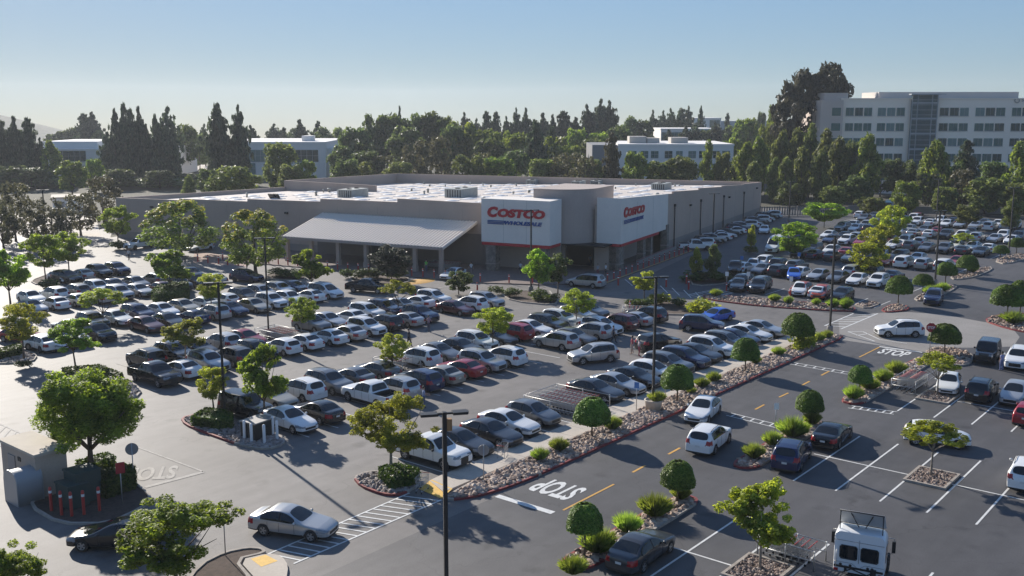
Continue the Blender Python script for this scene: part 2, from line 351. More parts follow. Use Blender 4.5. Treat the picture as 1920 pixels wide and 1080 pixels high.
KIND = {
 'S': dict(word='sedan', L=4.75, W=1.83, H=1.45, r=.33, ax=(.93, 3.72), tum=.24,
   top=[(0,.60),(.10,.71),(.5,.81),(1.30,.92),(1.5,.965),(2.35,1.39),(2.8,1.445),(3.3,1.425),(3.55,1.37),(4.15,1.07),(4.3,1.05),(4.62,1.03),(4.71,.93),(4.75,.72)],
   belt=[(0,.55),(.5,.73),(1.5,.89),(3.6,.95),(4.3,.97),(4.75,.66)], wid=[(0,.72),(.14,.87),(.5,.96),(1.2,1),(3.8,1),(4.4,.95),(4.68,.87),(4.75,.8)],
   ws=(1.5,2.35), rg=(3.55,4.15), side=(1.85,3.9), pil=[(2.72,2.83)]),
 'U': dict(word='SUV', L=4.62, W=1.87, H=1.68, r=.36, ax=(.90, 3.62), tum=.20,
   top=[(0,.70),(.08,.87),(.4,.98),(1.15,1.06),(1.32,1.10),(2.05,1.57),(2.55,1.67),(3.5,1.655),(4.15,1.58),(4.45,1.12),(4.56,1.02),(4.62,.72)],
   belt=[(0,.64),(.4,.86),(1.3,1.02),(3.8,1.10),(4.45,1.06),(4.62,.66)], wid=[(0,.76),(.14,.9),(.5,.98),(1.2,1),(3.9,1),(4.4,.95),(4.62,.88)],
   ws=(1.32,2.05), rg=(4.15,4.45), side=(1.7,4.0), pil=[(2.55,2.66),(3.38,3.5)]),
 'H': dict(word='hatchback', L=4.25, W=1.78, H=1.53, r=.33, ax=(.86, 3.45), tum=.22,
   top=[(0,.62),(.09,.76),(.5,.88),(1.0,.98),(1.15,1.01),(2.0,1.46),(2.5,1.525),(3.3,1.48),(3.75,1.38),(4.08,1.02),(4.2,.95),(4.25,.7)],
   belt=[(0,.56),(.5,.76),(1.2,.92),(3.6,1.0),(4.1,.98),(4.25,.64)], wid=[(0,.74),(.14,.88),(.5,.97),(1.2,1),(3.5,1),(4.0,.94),(4.25,.86)],
   ws=(1.15,2.0), rg=(3.75,4.08), side=(1.5,3.6), pil=[(2.5,2.6)]),
 'M': dict(word='minivan', L=5.1, W=1.97, H=1.76, r=.35, ax=(.98, 4.02), tum=.19,
   top=[(0,.66),(.1,.82),(.5,.94),(.95,1.02),(1.12,1.06),(2.05,1.62),(2.6,1.745),(4.2,1.75),(4.72,1.66),(4.98,1.12),(5.06,1.0),(5.1,.72)],
   belt=[(0,.6),(.5,.82),(1.2,.98),(4.4,1.04),(4.98,1.02),(5.1,.66)], wid=[(0,.76),(.16,.89),(.6,.98),(1.3,1),(4.4,1),(4.9,.95),(5.1,.9)],
   ws=(1.12,2.05), rg=(4.72,4.98), side=(1.55,4.6), pil=[(2.6,2.7),(3.62,3.73)]),
 'P': dict(word='pickup', L=5.5, W=1.92, H=1.80, r=.39, ax=(.98, 4.3), tum=.2, sill=.38,
   top=[(0,.78),(.06,1.0),(.4,1.10),(1.35,1.14),(1.5,1.18),(2.1,1.69),(2.55,1.79),(3.2,1.775),(3.5,1.70),(3.68,1.20),(3.76,1.16),(5.40,1.16),(5.46,1.1),(5.5,.72)],
   belt=[(0,.7),(.4,.98),(1.5,1.10),(3.5,1.13),(5.44,1.10),(5.5,.66)], wid=[(0,.8),(.12,.92),(.5,.99),(1.2,1),(5.3,1),(5.46,.97),(5.5,.93)],
   ws=(1.5,2.1), rg=(3.5,3.68), side=(1.8,3.42), pil=[(2.62,2.72)], bed=(3.84,5.34)),
 'J': dict(word='boxy off-roader', L=4.3, W=1.86, H=1.86, r=.40, ax=(.75, 3.4), tum=.09, sill=.45,
   top=[(0,.82),(.05,1.08),(.5,1.14),(1.2,1.18),(1.36,1.2),(1.66,1.76),(1.85,1.85),(3.9,1.85),(4.12,1.80),(4.2,1.18),(4.26,1.05),(4.3,.62)],
   belt=[(0,.7),(.3,1.0),(1.3,1.12),(4.1,1.15),(4.3,.6)], wid=[(0,.72),(.1,.78),(.45,.84),(1.3,.96),(1.5,1),(4.1,1),(4.3,.96)],
   ws=(1.36,1.66), rg=(4.12,4.2), side=(1.7,3.95), pil=[(2.5,2.62),(3.2,3.32)]),
 'V': dict(word='cargo van', L=5.9, W=2.05, H=2.55, r=.36, ax=(1.0, 4.6), tum=.12,
   top=[(0,.75),(.08,.95),(.5,1.1),(.95,1.24),(1.1,1.3),(1.95,2.2),(2.4,2.5),(3.2,2.55),(5.6,2.53),(5.8,2.4),(5.86,1.2),(5.9,.7)],
   belt=[(0,.66),(.5,.95),(1.2,1.2),(5.7,1.3),(5.9,.66)], wid=[(0,.78),(.16,.9),(.6,.98),(1.4,1),(5.7,1),(5.9,.96)],
   ws=(1.1,1.95), rg=(5.81,5.85), side=(1.45,2.5), pil=[]),
}
def interp(tab, x): return float(np.interp(x, [a for a, _ in tab], [b for _, b in tab]))
def car_meshes(k, c):
    """all meshes of one body style in one paint: [(part name, mesh, location, sub-parts)]"""
    K = KIND[k]; L, W, H, r = K['L'], K['W'], K['H'], K['r']; ra = r + .055; sill = K.get('sill', .27)
    xs = [a for a, _ in K['top']]
    for p in K['pil']: xs += list(p)
    xs += list(K['side'])
    arch = [ax + o*ra for ax in K['ax'] for o in (-1, -.75, -.28, .28, .75, 1)]
    bed = K.get('bed')
    if bed: xs += [bed[0]-.01, bed[0]+.03, bed[1]-.03, bed[1]+.01]
    keep = list(arch) + ([bed[0]-.01, bed[0]+.03, bed[1]-.03, bed[1]+.01] if bed else [])
    must = set(round(a, 4) for a, _ in K['top'])
    for x in xs:
        if all(abs(x-y) > (.03 if round(x, 4) in must else .07) for y in keep) and 0 <= x <= L: keep.append(x)
    xs = sorted(keep)
    V = []; lay = []
    for x in xs:
        zt, zb, w = interp(K['top'], x), interp(K['belt'], x), interp(K['wid'], x)*W/2
        zb = min(zb, zt-.03); t = max(0, (zt-zb)/(H-zb)); t = min(t, 1)
        zs = sill
        for ax in K['ax']:
            d = abs(x-ax)
            if d <= ra+1e-6: zs = max(zs, r + math.sqrt(max(ra*ra-d*d, 0)))
        yr = w*(.93 - (K['tum'] - .0)*t)
        inbed = bed and bed[0] < x < bed[1]
        zm = max(.52 if not sill > .3 else .62, zs+.05)
        zm = min(zm, zb-.02)
        if zs > zm-.02: zs = zm-.02
        edge = zt - (.02 + .045*t)
        pts = [(0, sill-.05), (.82*w, sill-.06), (.965*w, zs), (w, zm), (.985*w, zb), (yr, edge), (yr*.87, zt-.012), (0, zt+.012)]
        if inbed: pts = pts[:5] + [(w*.95, zt-.02), (w*.84, .78), (0, .78)]
        if bed and not inbed and x > bed[0]-.2 : pts[6] = (w*.84, zt-.02); pts[5] = (w*.95, zt-.01)
        lay.append(len(V)); V += [(L/2-x, y, z) for y, z in pts] + [(L/2-x, -y, z) for y, z in pts[1:7]]
    def ix(i, kk, sgn):
        return lay[i] + (kk if sgn > 0 or kk in (0, 7) else 7+kk)
    Fc = []; Fm = []
    S = K['side']; n = len(xs)
    for i in range(n-1):
        xm = (xs[i]+xs[i+1])/2
        pil = any(a-.012 <= xm <= b+.012 for a, b in K['pil'])
        for kk in range(7):
            for sg in (1, -1):
                f = (ix(i,kk,sg), ix(i+1,kk,sg), ix(i+1,kk+1,sg), ix(i,kk+1,sg))
                if sg < 0: f = f[::-1]
                m = 0
                if kk <= 1: m = 1
                elif kk == 4 and S[0] < xm < S[1]: m = 1 if pil else (4 if sg > 0 else 5)
                elif kk == 6 and K['ws'][0]-.01 < xm < K['ws'][1]+.01: m = 2
                elif kk == 6 and K['rg'][0]-.01 < xm < K['rg'][1]+.01: m = 3
                elif kk >= 5 and bed and bed[0] < xm < bed[1]: m = 1
                Fc.append(f); Fm.append(m)
    for i, fl in ((0, 1), (n-1, -1)):
        for kk in range(7):
            a = [ix(i,kk,1), ix(i,kk+1,1), ix(i,kk+1,-1), ix(i,kk,-1)]
            a = [v for j, v in enumerate(a) if v not in a[:j]]
            if fl < 0: a = a[::-1]
            Fc.append(tuple(a)); Fm.append(1 if kk <= 1 else 0)
    me = bpy.data.meshes.new('cage'); me.from_pydata(V, [], Fc)
    for _ in range(9): me.materials.append(M['trim'])
    me.polygons.foreach_set('material_index', Fm)
    bm = bmesh.new(); bm.from_mesh(me)
    cl = bm.edges.layers.float.get('crease_edge') or bm.edges.layers.float.new('crease_edge')
    for e in bm.edges:
        ms = {f.material_index for f in e.link_faces}
        if len(ms) > 1: e[cl] = .55
        if k in 'JVP' : e[cl] = max(e[cl], .35)
    bmesh.ops.recalc_face_normals(bm, faces=bm.faces)
    bm.to_mesh(me); bm.free()
    o = bpy.data.objects.new('cage', me); COL.objects.link(o)
    md = o.modifiers.new('s', 'SUBSURF'); md.levels = 2; md.render_levels = 2
    dg = bpy.context.evaluated_depsgraph_get()
    sm = bpy.data.meshes.new_from_object(o.evaluated_get(dg), depsgraph=dg)
    bpy.data.objects.remove(o)
    nv = len(sm.vertices); co = np.empty(nv*3, np.float32); sm.vertices.foreach_get('co', co); co = co.reshape(-1, 3)
    vn = np.empty(nv*3, np.float32); sm.vertices.foreach_get('normal', vn); vn = vn.reshape(-1, 3)
    nf = len(sm.polygons); li = np.empty(len(sm.loops), np.int32); sm.loops.foreach_get('vertex_index', li); q = li.reshape(-1, 4)
    cls = np.empty(nf, np.int32); sm.polygons.foreach_get('material_index', cls)
    ctr = co[q].mean(1); X = L/2 - ctr[:, 0]; Y = ctr[:, 1]; Z = ctr[:, 2]; aw = np.abs(Y)/(W/2)
    pn = np.empty(nf*3, np.float32); sm.polygons.foreach_get('normal', pn); pn = pn.reshape(-1, 3)
    top0 = interp(K['top'], .1)
    paint = cls == 0
    hz = (top0-.17, top0+.03) if k != 'J' else (.86, 1.04)
    hl = paint & (X < (.62 if k not in 'JP' else .25)) & (aw > .5 - (.1 if k in 'JP' else 0)) & (Z > hz[0]) & (Z < hz[1] - .0) & (pn[:, 2] < .75)
    cls[hl & (Y > 0)] = 6; cls[hl & (Y <= 0)] = 10
    tz = interp(K['belt'], L-.3)
    tl = paint & (X > L-.42) & (aw > .56) & (Z > tz-.24) & (Z < tz+.04) & (pn[:, 2] < .7)
    if k in 'VP': tl = paint & (X > L-.14) & (aw > .74) & (Z > .75) & (Z < 1.1)
    cls[tl & (Y > 0)] = 7; cls[tl & (Y <= 0)] = 11
    gr = paint & (cls == 0) & (X < .11) & (aw < .46) & (Z > .40) & (Z < top0-.17) & (pn[:, 0] > .5)
    cls[gr] = 8
    low = (cls == 0) & (Z < sill+.06); cls[low] = 1
    def sub(name, ids, mats):
        sel = np.isin(cls, ids)
        if not sel.any(): return None
        qq = q[sel]; u, inv = np.unique(qq, return_inverse=True)
        mi = np.searchsorted(ids, cls[sel]) if len(ids) > 1 else None
        m = fast_mesh(name, co[u], inv.reshape(-1, 4), mats, True, mi=mi)
        m.normals_split_custom_set_from_vertices([tuple(v) for v in vn[u]])
        return m
    parts = [('body', sub('body', [0, 1], [CARMAT[c], M['trim']]))]
    for nm, ids, mt in (('windshield', [2], 'glass'), ('rear_window', [3], 'glass'), ('side_window', [4], 'glass'), ('side_window', [5], 'glass'),
                        ('headlight', [6], 'headlight'), ('headlight', [10], 'headlight'), ('tail_light', [7], 'taillight'), ('tail_light', [11], 'taillight'), ('grille', [8], 'trim')):
        if k == 'V' and nm == 'rear_window': continue
        parts.append((nm, sub(nm, ids, [M[mt]])))
    for sg in (1, -1):
        mb = MB(); xm = L/2 - K['side'][0] + .03; ym = W/2*.985*sg; zmm = interp(K['belt'], K['side'][0]) + .06
        mb.lathe([(.001,-.05),(.075,-.04),(.095,0),(.08,.05),(.001,.07)], 8, 0, 'y', Matrix.Translation((xm, ym + .10*sg, zmm)) @ Matrix.Diagonal((.75, 1.6, .9, 1)))
        parts.append(('mirror', mb.mesh('mirror', CARMAT[c] if k not in 'JP' else M['trim'])))
    mb = MB(); mb.box(-L/2-.012, -L/2+.05, -.16, .16, .66 if k != 'S' else .62, .78 if k != 'S' else .74); parts.append(('licence_plate', mb.mesh('licence_plate', M['plate'])))
    if k == 'J':
        mb = MB(); mb.lathe([(.05,-.1),(.36,-.1),(.38,0),(.36,.1),(.05,.1)], 20, 0, 'y', Matrix.Translation((-L/2-.12, 0, 1.05)) @ Matrix.Rotation(math.pi/2, 4, 'Z'))
        parts.append(('spare_wheel', mb.mesh('spare_wheel', M['tyre'])))
    if k in 'UM':
        for sg in (1, -1):
            mb = MB(); y = W/2*(.93-K['tum'])*.9*sg
            mb.tube([(L/2-2.1, y, H-.10), (L/2-2.3, y, H-.0), (L/2-3.4, y, H-.0), (L/2-3.9, y, H-.10)], .018, 5); parts.append(('roof_rail', mb.mesh('roof_rail', M['trim'])))
    from mathutils.bvhtree import BVHTree
    bvh = BVHTree.FromPolygons([tuple(v) for v in co], [tuple(f) for f in q.tolist()]); mb = MB(); mh = MB()
    S0, S1 = K['side']; xb = (K['pil'][0][0]+K['pil'][0][1])/2 if K['pil'] else S1
    lines = [S0+.02, xb] + ([min(S1-.25, K['ax'][1]-ra+.12)] if k not in 'PV' else [S1+.05]); zl = interp(K['belt'], xb)
    for sg in (1, -1):
        for xx in lines:
            pts = []
            for z in np.linspace(sill+.10, zl-.05, 6):
                h = bvh.ray_cast(Vector((L/2-xx, 3*sg, z)), Vector((0, -sg, 0)))
                if h[0] is not None: pts.append(h[0] + Vector((0, .002*sg, 0)))
            if len(pts) > 2: mb.tube(pts, .010, 4, 0, False, False)
        for xx in (lines[1]-.14, lines[-1]-.16):
            h = bvh.ray_cast(Vector((L/2-xx, 3*sg, zl-.14)), Vector((0, -sg, 0)))
            if h[0] is not None: mh.box(h[0].x-.085, h[0].x+.085, h[0].y-.02, h[0].y+.02, h[0].z-.016, h[0].z+.016)
    if mb.v: parts.append(('door_seams', mb.mesh('door_seams', M['trim'])))
    if mh.v: parts.append(('door_handles', mh.mesh('door_handles', CARMAT[c] if c in 'wst' else M['trim'])))
    bpy.data.meshes.remove(sm); bpy.data.meshes.remove(me)
    return [p for p in parts if p[1] is not None]
WHEELS = {}
def wheel_meshes(r):
    if r not in WHEELS:
        w = .11
        t = MB().lathe([(r*.62, -w), (r*.95, -w), (r, -w*.75), (r, w*.75), (r*.95, w), (r*.62, w)], 24, 0, 'y')
        t.lathe([(.001, w*.55), (r*.64, w*.55)], 24, 0, 'y', smooth=False).lathe([(.001, -w*.55), (r*.64, -w*.55)], 24, 0, 'y', smooth=False)
        m = MB()
        for s in (1, -1):
            m.lathe([(r*.55, w*.78*s), (r*.66, w*.86*s)], 24, 0, 'y', smooth=False)
            m.lathe([(.001, w*.8*s), (r*.16, w*.78*s)], 12, 0, 'y', smooth=False)
            for i in range(5):
                a = 2*math.pi*i/5; ca, sa = math.cos(a), math.sin(a)
                pts = [(r*.1, -.035), (r*.58, -.055), (r*.58, .055), (r*.1, .035)]
                m.add([(x*ca-z*sa, w*.76*s, x*sa+z*ca) for x, z in pts], [(0, 1, 2, 3)])
        WHEELS[r] = (t.mesh('wheel', M['tyre']), m.mesh('rim', M['rim']))
    return WHEELS[r]
PROTO = {}; FARP = {}
CAR_GROUP = {'S': 'car', 'U': 'SUV', 'H': 'car', 'M': 'minivan', 'P': 'pickup', 'J': 'off-roader', 'V': 'van'}
OBJ_NAME = {'S': 'sedan', 'U': 'suv_car', 'H': 'hatchback_car', 'M': 'minivan', 'P': 'pickup_truck', 'J': 'off_road_car', 'V': 'cargo_van'}
N_CARS = 0
def car(code, x, y, deg, label, group='cars standing in the parking lot', s=1.0):
    global N_CARS
    c, k = code[0], code[1]; far = x*math.cos(YAW) + y*math.sin(YAW) > 128
    key = (c, k, far); N_CARS += 1
    if key not in PROTO:
        root = empty(OBJ_NAME[k], (0, 0, 0)); K = KIND[k]
        if (c, k) not in FARP: FARP[(c, k)] = car_meshes(k, c)
        for nm, me in FARP[(c, k)]:
            if far and nm in ('mirror', 'licence_plate', 'grille', 'roof_rail', 'door_seams', 'door_handles'): continue
            o = bpy.data.objects.new(nm, me); COL.objects.link(o); par(o, root)
        tw, rm = wheel_meshes(K['r'])
        for ax in K['ax']:
            for sg in (1, -1):
                o = bpy.data.objects.new('wheel', tw); COL.objects.link(o); par(o, root)
                o.location = (K['L']/2-ax, sg*(K['W']/2-.125), K['r'])
                if not far:
                    o2 = bpy.data.objects.new('rim', rm); COL.objects.link(o2); par(o2, o)
        PROTO[key] = root; o = root
    else: o = copy_tree(PROTO[key])
    o.location = (x, y, 0); o.rotation_euler = (0, 0, R(deg)); o.scale = (s, s, s)
    tag(o, label, CAR_GROUP[k], group)
    return o

# ------------------------------------------------------------------ vegetation
def leaf_quads(clumps, n_per, size, seed, aspect=1.7, up=0.25, shell=0.55, squash=1.0):
    """small leaf faces spread through a set of (x,y,z,r) clumps"""
    g = np.random.default_rng(seed); P = []; Nn = []
    for (cx, cy, cz, r_) in clumps:
        n = max(4, int(n_per*r_*r_))
        d = g.normal(size=(n, 3)); d /= np.linalg.norm(d, axis=1)[:, None]
        rad = r_*(shell + (1-shell)*g.random(n)**.6)*(1 + g.normal(size=n)*.08)
        P.append(np.array([cx, cy, cz]) + d*rad[:, None]*np.array([1, 1, squash]))
        Nn.append(d*.6 + g.normal(size=(n, 3))*.55 + np.array([0, 0, up]))
    P = np.concatenate(P); Nn = np.concatenate(Nn); Nn /= np.linalg.norm(Nn, axis=1)[:, None]
    t = np.cross(Nn, g.normal(size=P.shape)); t /= np.linalg.norm(t, axis=1)[:, None]; b = np.cross(Nn, t)
    s = size*(.65 + .7*g.random(len(P)))
    a = (t*s[:, None]*aspect*.5); c = (b*s[:, None]*.5)
    V = np.stack([P-a, P-c*.9, P+a, P+c*.9], 1).reshape(-1, 3)
    return V, np.arange(len(V)).reshape(-1, 4)
def crown_clumps(kind, seed):
    """clump layout for a crown of unit width (radius .5) and height 1 (z 0..1)"""
    g = random.Random(seed); out = []
    if kind == 'round':
        for i in range(60):
            a = g.uniform(0, 2*math.pi); z = g.uniform(.1, .93); rr = .42*math.sqrt(max(.05, 1-((z-.46)/.56)**2))*g.uniform(.15, 1)**.45
            out.append((rr*math.cos(a), rr*math.sin(a), z, g.uniform(.08, .135)))
    elif kind == 'vase':
        for i in range(64):
            a = g.uniform(0, 2*math.pi); z = g.uniform(.06, .94); rr = (.2+.26*min(1, z*1.8))*g.uniform(.05, 1)**.5
            if z > .72: rr *= .72 - (z-.72)*.8
            out.append((rr*math.cos(a), rr*math.sin(a), z, g.uniform(.06, .115)))
    elif kind == 'lobed':
        for i in range(30):
            a = i*2.4 + g.uniform(-.5, .5); z0 = .14 + .74*((i*.618) % 1); rr = .33*math.sqrt(max(.1, 1-((z0-.42)/.6)**2))*g.uniform(.45, 1.18); lr = g.uniform(.085, .135)
            for q in range(7):
                d = Vector((g.gauss(0, 1), g.gauss(0, 1), g.gauss(0, 1))).normalized()*lr*g.uniform(.4, 1)
                out.append((rr*math.cos(a)+d.x, rr*math.sin(a)+d.y, min(.97, max(.05, z0+d.z)), g.uniform(.038, .068)))
        for i in range(30): out.append((g.gauss(0, .17), g.gauss(0, .17), g.uniform(.15, .8), g.uniform(.05, .09)))
    elif kind == 'full':
        out = [(x*.86, y*.86, .06+z*.86, r_) for x, y, z, r_ in crown_clumps('round', seed+1)] + crown_clumps('lobed', seed)
    elif kind == 'umbrella':
        for i in range(64):
            a = g.uniform(0, 2*math.pi); rr = .43*math.sqrt(g.uniform(0, 1)); zt = .95 - 1.6*rr*rr*1.3 + g.uniform(-.05, .05)
            z = zt - abs(g.gauss(0, .15)); z = max(.12, z)
            out.append((rr*math.cos(a), rr*math.sin(a), z, g.uniform(.05, .09)))
    elif kind == 'conifer':
        tiers = 19; ph = g.uniform(0, 6); lean = g.uniform(-.04, .04)
        for i in range(tiers):
            z = (i+.6)/tiers; env = .47*min(1, (1-z)*2.0+.06)**.75*min(1, .5+z*2.2)*(1+.12*math.sin(z*8+ph)); nb = 3 if z > .8 else 6
            a0 = g.uniform(0, 6)
            for b_ in range(nb):
                if g.random() < .12: continue
                a = a0 + b_*6.283/nb + g.uniform(-.45, .45); ln = env*g.uniform(.45, 1.12); zz = z + g.uniform(-.022, .022); r0 = (.062+.04*(1-z))*g.uniform(.7, 1.25)
                for q in (1.0, .55):
                    out.append((ln*q*math.cos(a)+lean*z, ln*q*math.sin(a), zz-.03*q*(1-z), r0*(.75 if q == 1 else 1.0)))
            out.append((lean*z, 0, z, .05+.03*(1-z)))
    elif kind == 'column':
        n = 44
        for i in range(n):
            z = (i+.5)/n; a = g.uniform(0, 6.28); env = .36*min(1, 2.2*(1-z)+.12, .45+z*2)*math.sqrt(g.random())
            out.append((env*math.cos(a), env*math.sin(a), z*.93+.03, g.uniform(.08, .15)))
    elif kind == 'sparse':
        for i in range(46):
            a = g.uniform(0, 2*math.pi); z = g.uniform(.04, .95); rr = .44*math.sqrt(max(.05, 1-((z-.42)/.62)**2))*g.uniform(.1, 1)**.5
            out.append((rr*math.cos(a), rr*math.sin(a), z, g.uniform(.05, .12)))
    elif kind == 'euc':
        for (bx, bz, br) in ((-.15,.90,.10),(.30,.93,.10),(.42,.82,.10),(.08,.86,.11),(-.30,.78,.11),(-.42,.62,.10),(-.45,.46,.10),(-.20,.68,.13),(.02,.68,.13),(.22,.74,.12),(.32,.62,.12),(.12,.52,.14),(-.25,.48,.14),(0,.42,.14),(-.36,.32,.13),(0,.26,.15),(-.2,.2,.15),(.2,.32,.14),(.36,.46,.11),(-.05,.1,.14),(.25,.16,.13),(-.38,.14,.12)):
            for i in range(15):
                out.append((bx+g.gauss(0, br*.62), g.gauss(0, .14), bz+g.gauss(0, br*.36), g.uniform(.04, .085)))
    return out
CROWN = {}
def crown_mesh(kind, leafmat, detail, seed):
    """unit crown (width 1, height 1); detail sets the leaf size relative to the width"""
    key = (kind, leafmat, detail, seed)
    if key not in CROWN:
        cl = crown_clumps(kind, seed)
        size, n_per = {'close': (.017, 42000), 'near': (.027, 20000), 'mid': (.036, 12000), 'far': (.048, 7000), 'wood': (.056, 5200)}[detail]
        if kind in ('conifer', 'column'): n_per *= .9
        if kind == 'sparse': n_per *= .6
        if kind == 'lobed': n_per *= 1.1
        V, Q = leaf_quads(cl, n_per, size, seed, up=.3, squash=.62 if kind == 'conifer' else 1.0)
        mats = [M[leafmat]]; mi = None
        if leafmat == 'leaf_goldtop':
            mats = [M['leaf_olive'], M['leaf_gold']]
        me = fast_mesh('crown', V, Q, mats)
        CROWN[key] = me
    return CROWN[key]
M['leaf_goldtop'] = M['leaf_olive']
def gold_crown(seed):
    rg = random.Random(seed); cl = []
    for i in range(110):
        a = rg.uniform(0, 6.283); z = rg.uniform(.06, .95); rr = .46*math.sqrt(max(.02, 1-(max(0, z-.3)/.68)**2))*min(1, .6+z*1.4)*rg.uniform(.2, 1)**.4
        cl.append((rr*math.cos(a), rr*math.sin(a), z, rg.uniform(.055, .095)))
    top = [c for c in cl if c[2] > .62 - .8*(c[0]**2+c[1]**2) and (c[0]**2+c[1]**2)**.5 > .25 or c[2] > .74]; low = [c for c in cl if c not in top]
    V, Q = leaf_quads(low, 12000, .026, seed); V2, Q2 = leaf_quads([(x, y, z, r*.95) for x, y, z, r in top], 10000, .026, seed+1)
    V3, Q3 = leaf_quads([(x, y, z+r*.35, r*.85) for x, y, z, r in top], 9000, .024, seed+2, up=.8)
    Va = np.concatenate([V, V2, V3]); Qa = np.arange(len(Va)).reshape(-1, 4)
    mi = np.concatenate([np.zeros(len(Q)), np.zeros(len(Q2)), np.ones(len(Q3))])
    return fast_mesh('crown', Va, Qa, [M['leaf_light'], M['leaf_gold']], mi=mi)
TRUNK = {}
def trunk_mesh(h, r, crown_h, crown_w, seed, barkmat, limbs=5):
    g = random.Random(seed); mb = MB(); bend = g.uniform(-.06, .06)*h
    mb.tube([(0, 0, -.1), (bend*.3, 0, h*.35), (bend, bend*.4, h*.8), (bend, bend*.5, h*1.02)], [r*1.25, r, r*.8, r*.7], 8)
    for i in range(limbs):
        a = 2*math.pi*i/limbs + g.uniform(-.4, .4); l = g.uniform(.5, .8)*crown_w*.5; z1 = h + crown_h*g.uniform(.35, .75)
        mb.tube([(bend, bend*.5, h*.9), (bend+l*.45*math.cos(a), l*.45*math.sin(a), h+crown_h*.18), (bend+l*math.cos(a), l*math.sin(a), z1)], [r*.6, r*.4, r*.12], 5)
    mb.tube([(bend, bend*.5, h), (bend*.6, 0, h+crown_h*.5), (0, 0, h+crown_h*.8)], [r*.65, r*.4, r*.1], 6)
    return mb.mesh('trunk', M[barkmat])
N_TREES = 0
def tree(name, label, p, H, Wd, kind='vase', leafm='leaf_green', detail='near', seed=1, trunk_h=.36, bark='bark', tr=None, cat='tree', group=None, rot=None, mesh=None, limbs=5):
    """trunk with limbs + crown of leaf clumps; H total height, Wd crown width"""
    global N_TREES; N_TREES += 1
    rot = rng.uniform(0, 6.28) if rot is None else rot
    root = empty(name, (p[0], p[1], p[2] if len(p) > 2 else 0), rot)
    th = H*trunk_h; ch = H - th
    me = mesh or crown_mesh(kind, leafm, detail, seed)
    c = bpy.data.objects.new('crown', me); COL.objects.link(c); par(c, root); c.location = (0, 0, th - ch*.02); c.scale = (Wd, Wd, ch*1.03)
    key = (round(th, 1), round(ch, 0), round(Wd, 0), bark, seed % 3, limbs) if detail in ('far', 'wood') else None
    if key and key in TRUNK: tm = TRUNK[key]
    else:
        tm = trunk_mesh(th, tr or max(.07, H*.016), ch, Wd, seed, bark, limbs)
        if key: TRUNK[key] = tm
    t = bpy.data.objects.new('trunk', tm); COL.objects.link(t); par(t, root)
    tag(root, label, cat, group); return root
def topiary_mesh(seed):
    """clipped dome, unit width, unit height: flat underside, dense small leaves over a dark heart"""
    g = np.random.default_rng(seed); n = 9000
    u = g.random(n); a = g.random(n)*2*math.pi
    z = u**.9; rad = .5*np.sqrt(np.clip(1-(z*.96)**2.3, 0, 1))
    under = g.random(n) < .22
    rad = np.where(under, .5*np.sqrt(g.random(n)), rad); z = np.where(under, .02+.05*g.random(n) + .10*(1-rad*2), z)
    lump = 1 + .035*np.sin(5*a+seed) + .03*np.sin(9*z+3*a) + g.normal(size=n)*.03
    P = np.stack([rad*lump*np.cos(a), rad*lump*np.sin(a), z*(1+.02*np.sin(7*a))], 1)
    N_ = np.stack([np.cos(a)*rad*1.6, np.sin(a)*rad*1.6, np.where(under, -.8, z)], 1) + g.normal(size=(n, 3))*.38
    N_ /= np.linalg.norm(N_, axis=1)[:, None]
    t = np.cross(N_, g.normal(size=P.shape)); t /= np.linalg.norm(t, axis=1)[:, None]; b = np.cross(N_, t)
    s = .042*(.6+.9*g.random(n)); A = t*s[:, None]*.8; B = b*s[:, None]*.5
    V = np.stack([P-A, P-B, P+A, P+B], 1).reshape(-1, 3); Q = np.arange(len(V)).reshape(-1, 4)
    hv = []; hq = []; seg = 20; prof = [(.001, .06), (.44, .05), (.455, .2), (.43, .45), (.36, .68), (.24, .85), (.1, .93), (.001, .95)]
    for (r_, zz) in prof:
        for k in range(seg): hv.append((r_*math.cos(6.2832*k/seg), r_*math.sin(6.2832*k/seg), zz))
    o = len(V)
    for i in range(len(prof)-1):
        for k in range(seg): hq.append((o+i*seg+k, o+i*seg+(k+1) % seg, o+(i+1)*seg+(k+1) % seg, o+(i+1)*seg+k))
    return fast_mesh('crown', np.concatenate([V, np.array(hv)]), np.concatenate([Q, np.array(hq)]), [M['leaf_topiary']])
TOP = []
def topiary(p, H, Wd, label):
    if not TOP: TOP.extend([topiary_mesh(3), topiary_mesh(8), topiary_mesh(21)])
    root = empty('topiary_tree', (p[0], p[1], 0), rng.uniform(0, 6.28)); ch = min(H*.56, Wd*.74); 
    c = bpy.data.objects.new('crown', rng.choice(TOP)); COL.objects.link(c); par(c, root); c.location = (0, 0, H-ch); c.scale = (Wd, Wd, ch)
    b = rng.uniform(-.06, .06)
    MB().tube([(0, 0, -.05), (b, b*.5, (H-ch)*.5), (0, 0, H-ch+.25)], [.075, .06, .055], 8).build('trunk', M['bark'], root)
    tag(root, label, 'topiary tree', 'clipped dome trees along the drive'); return root
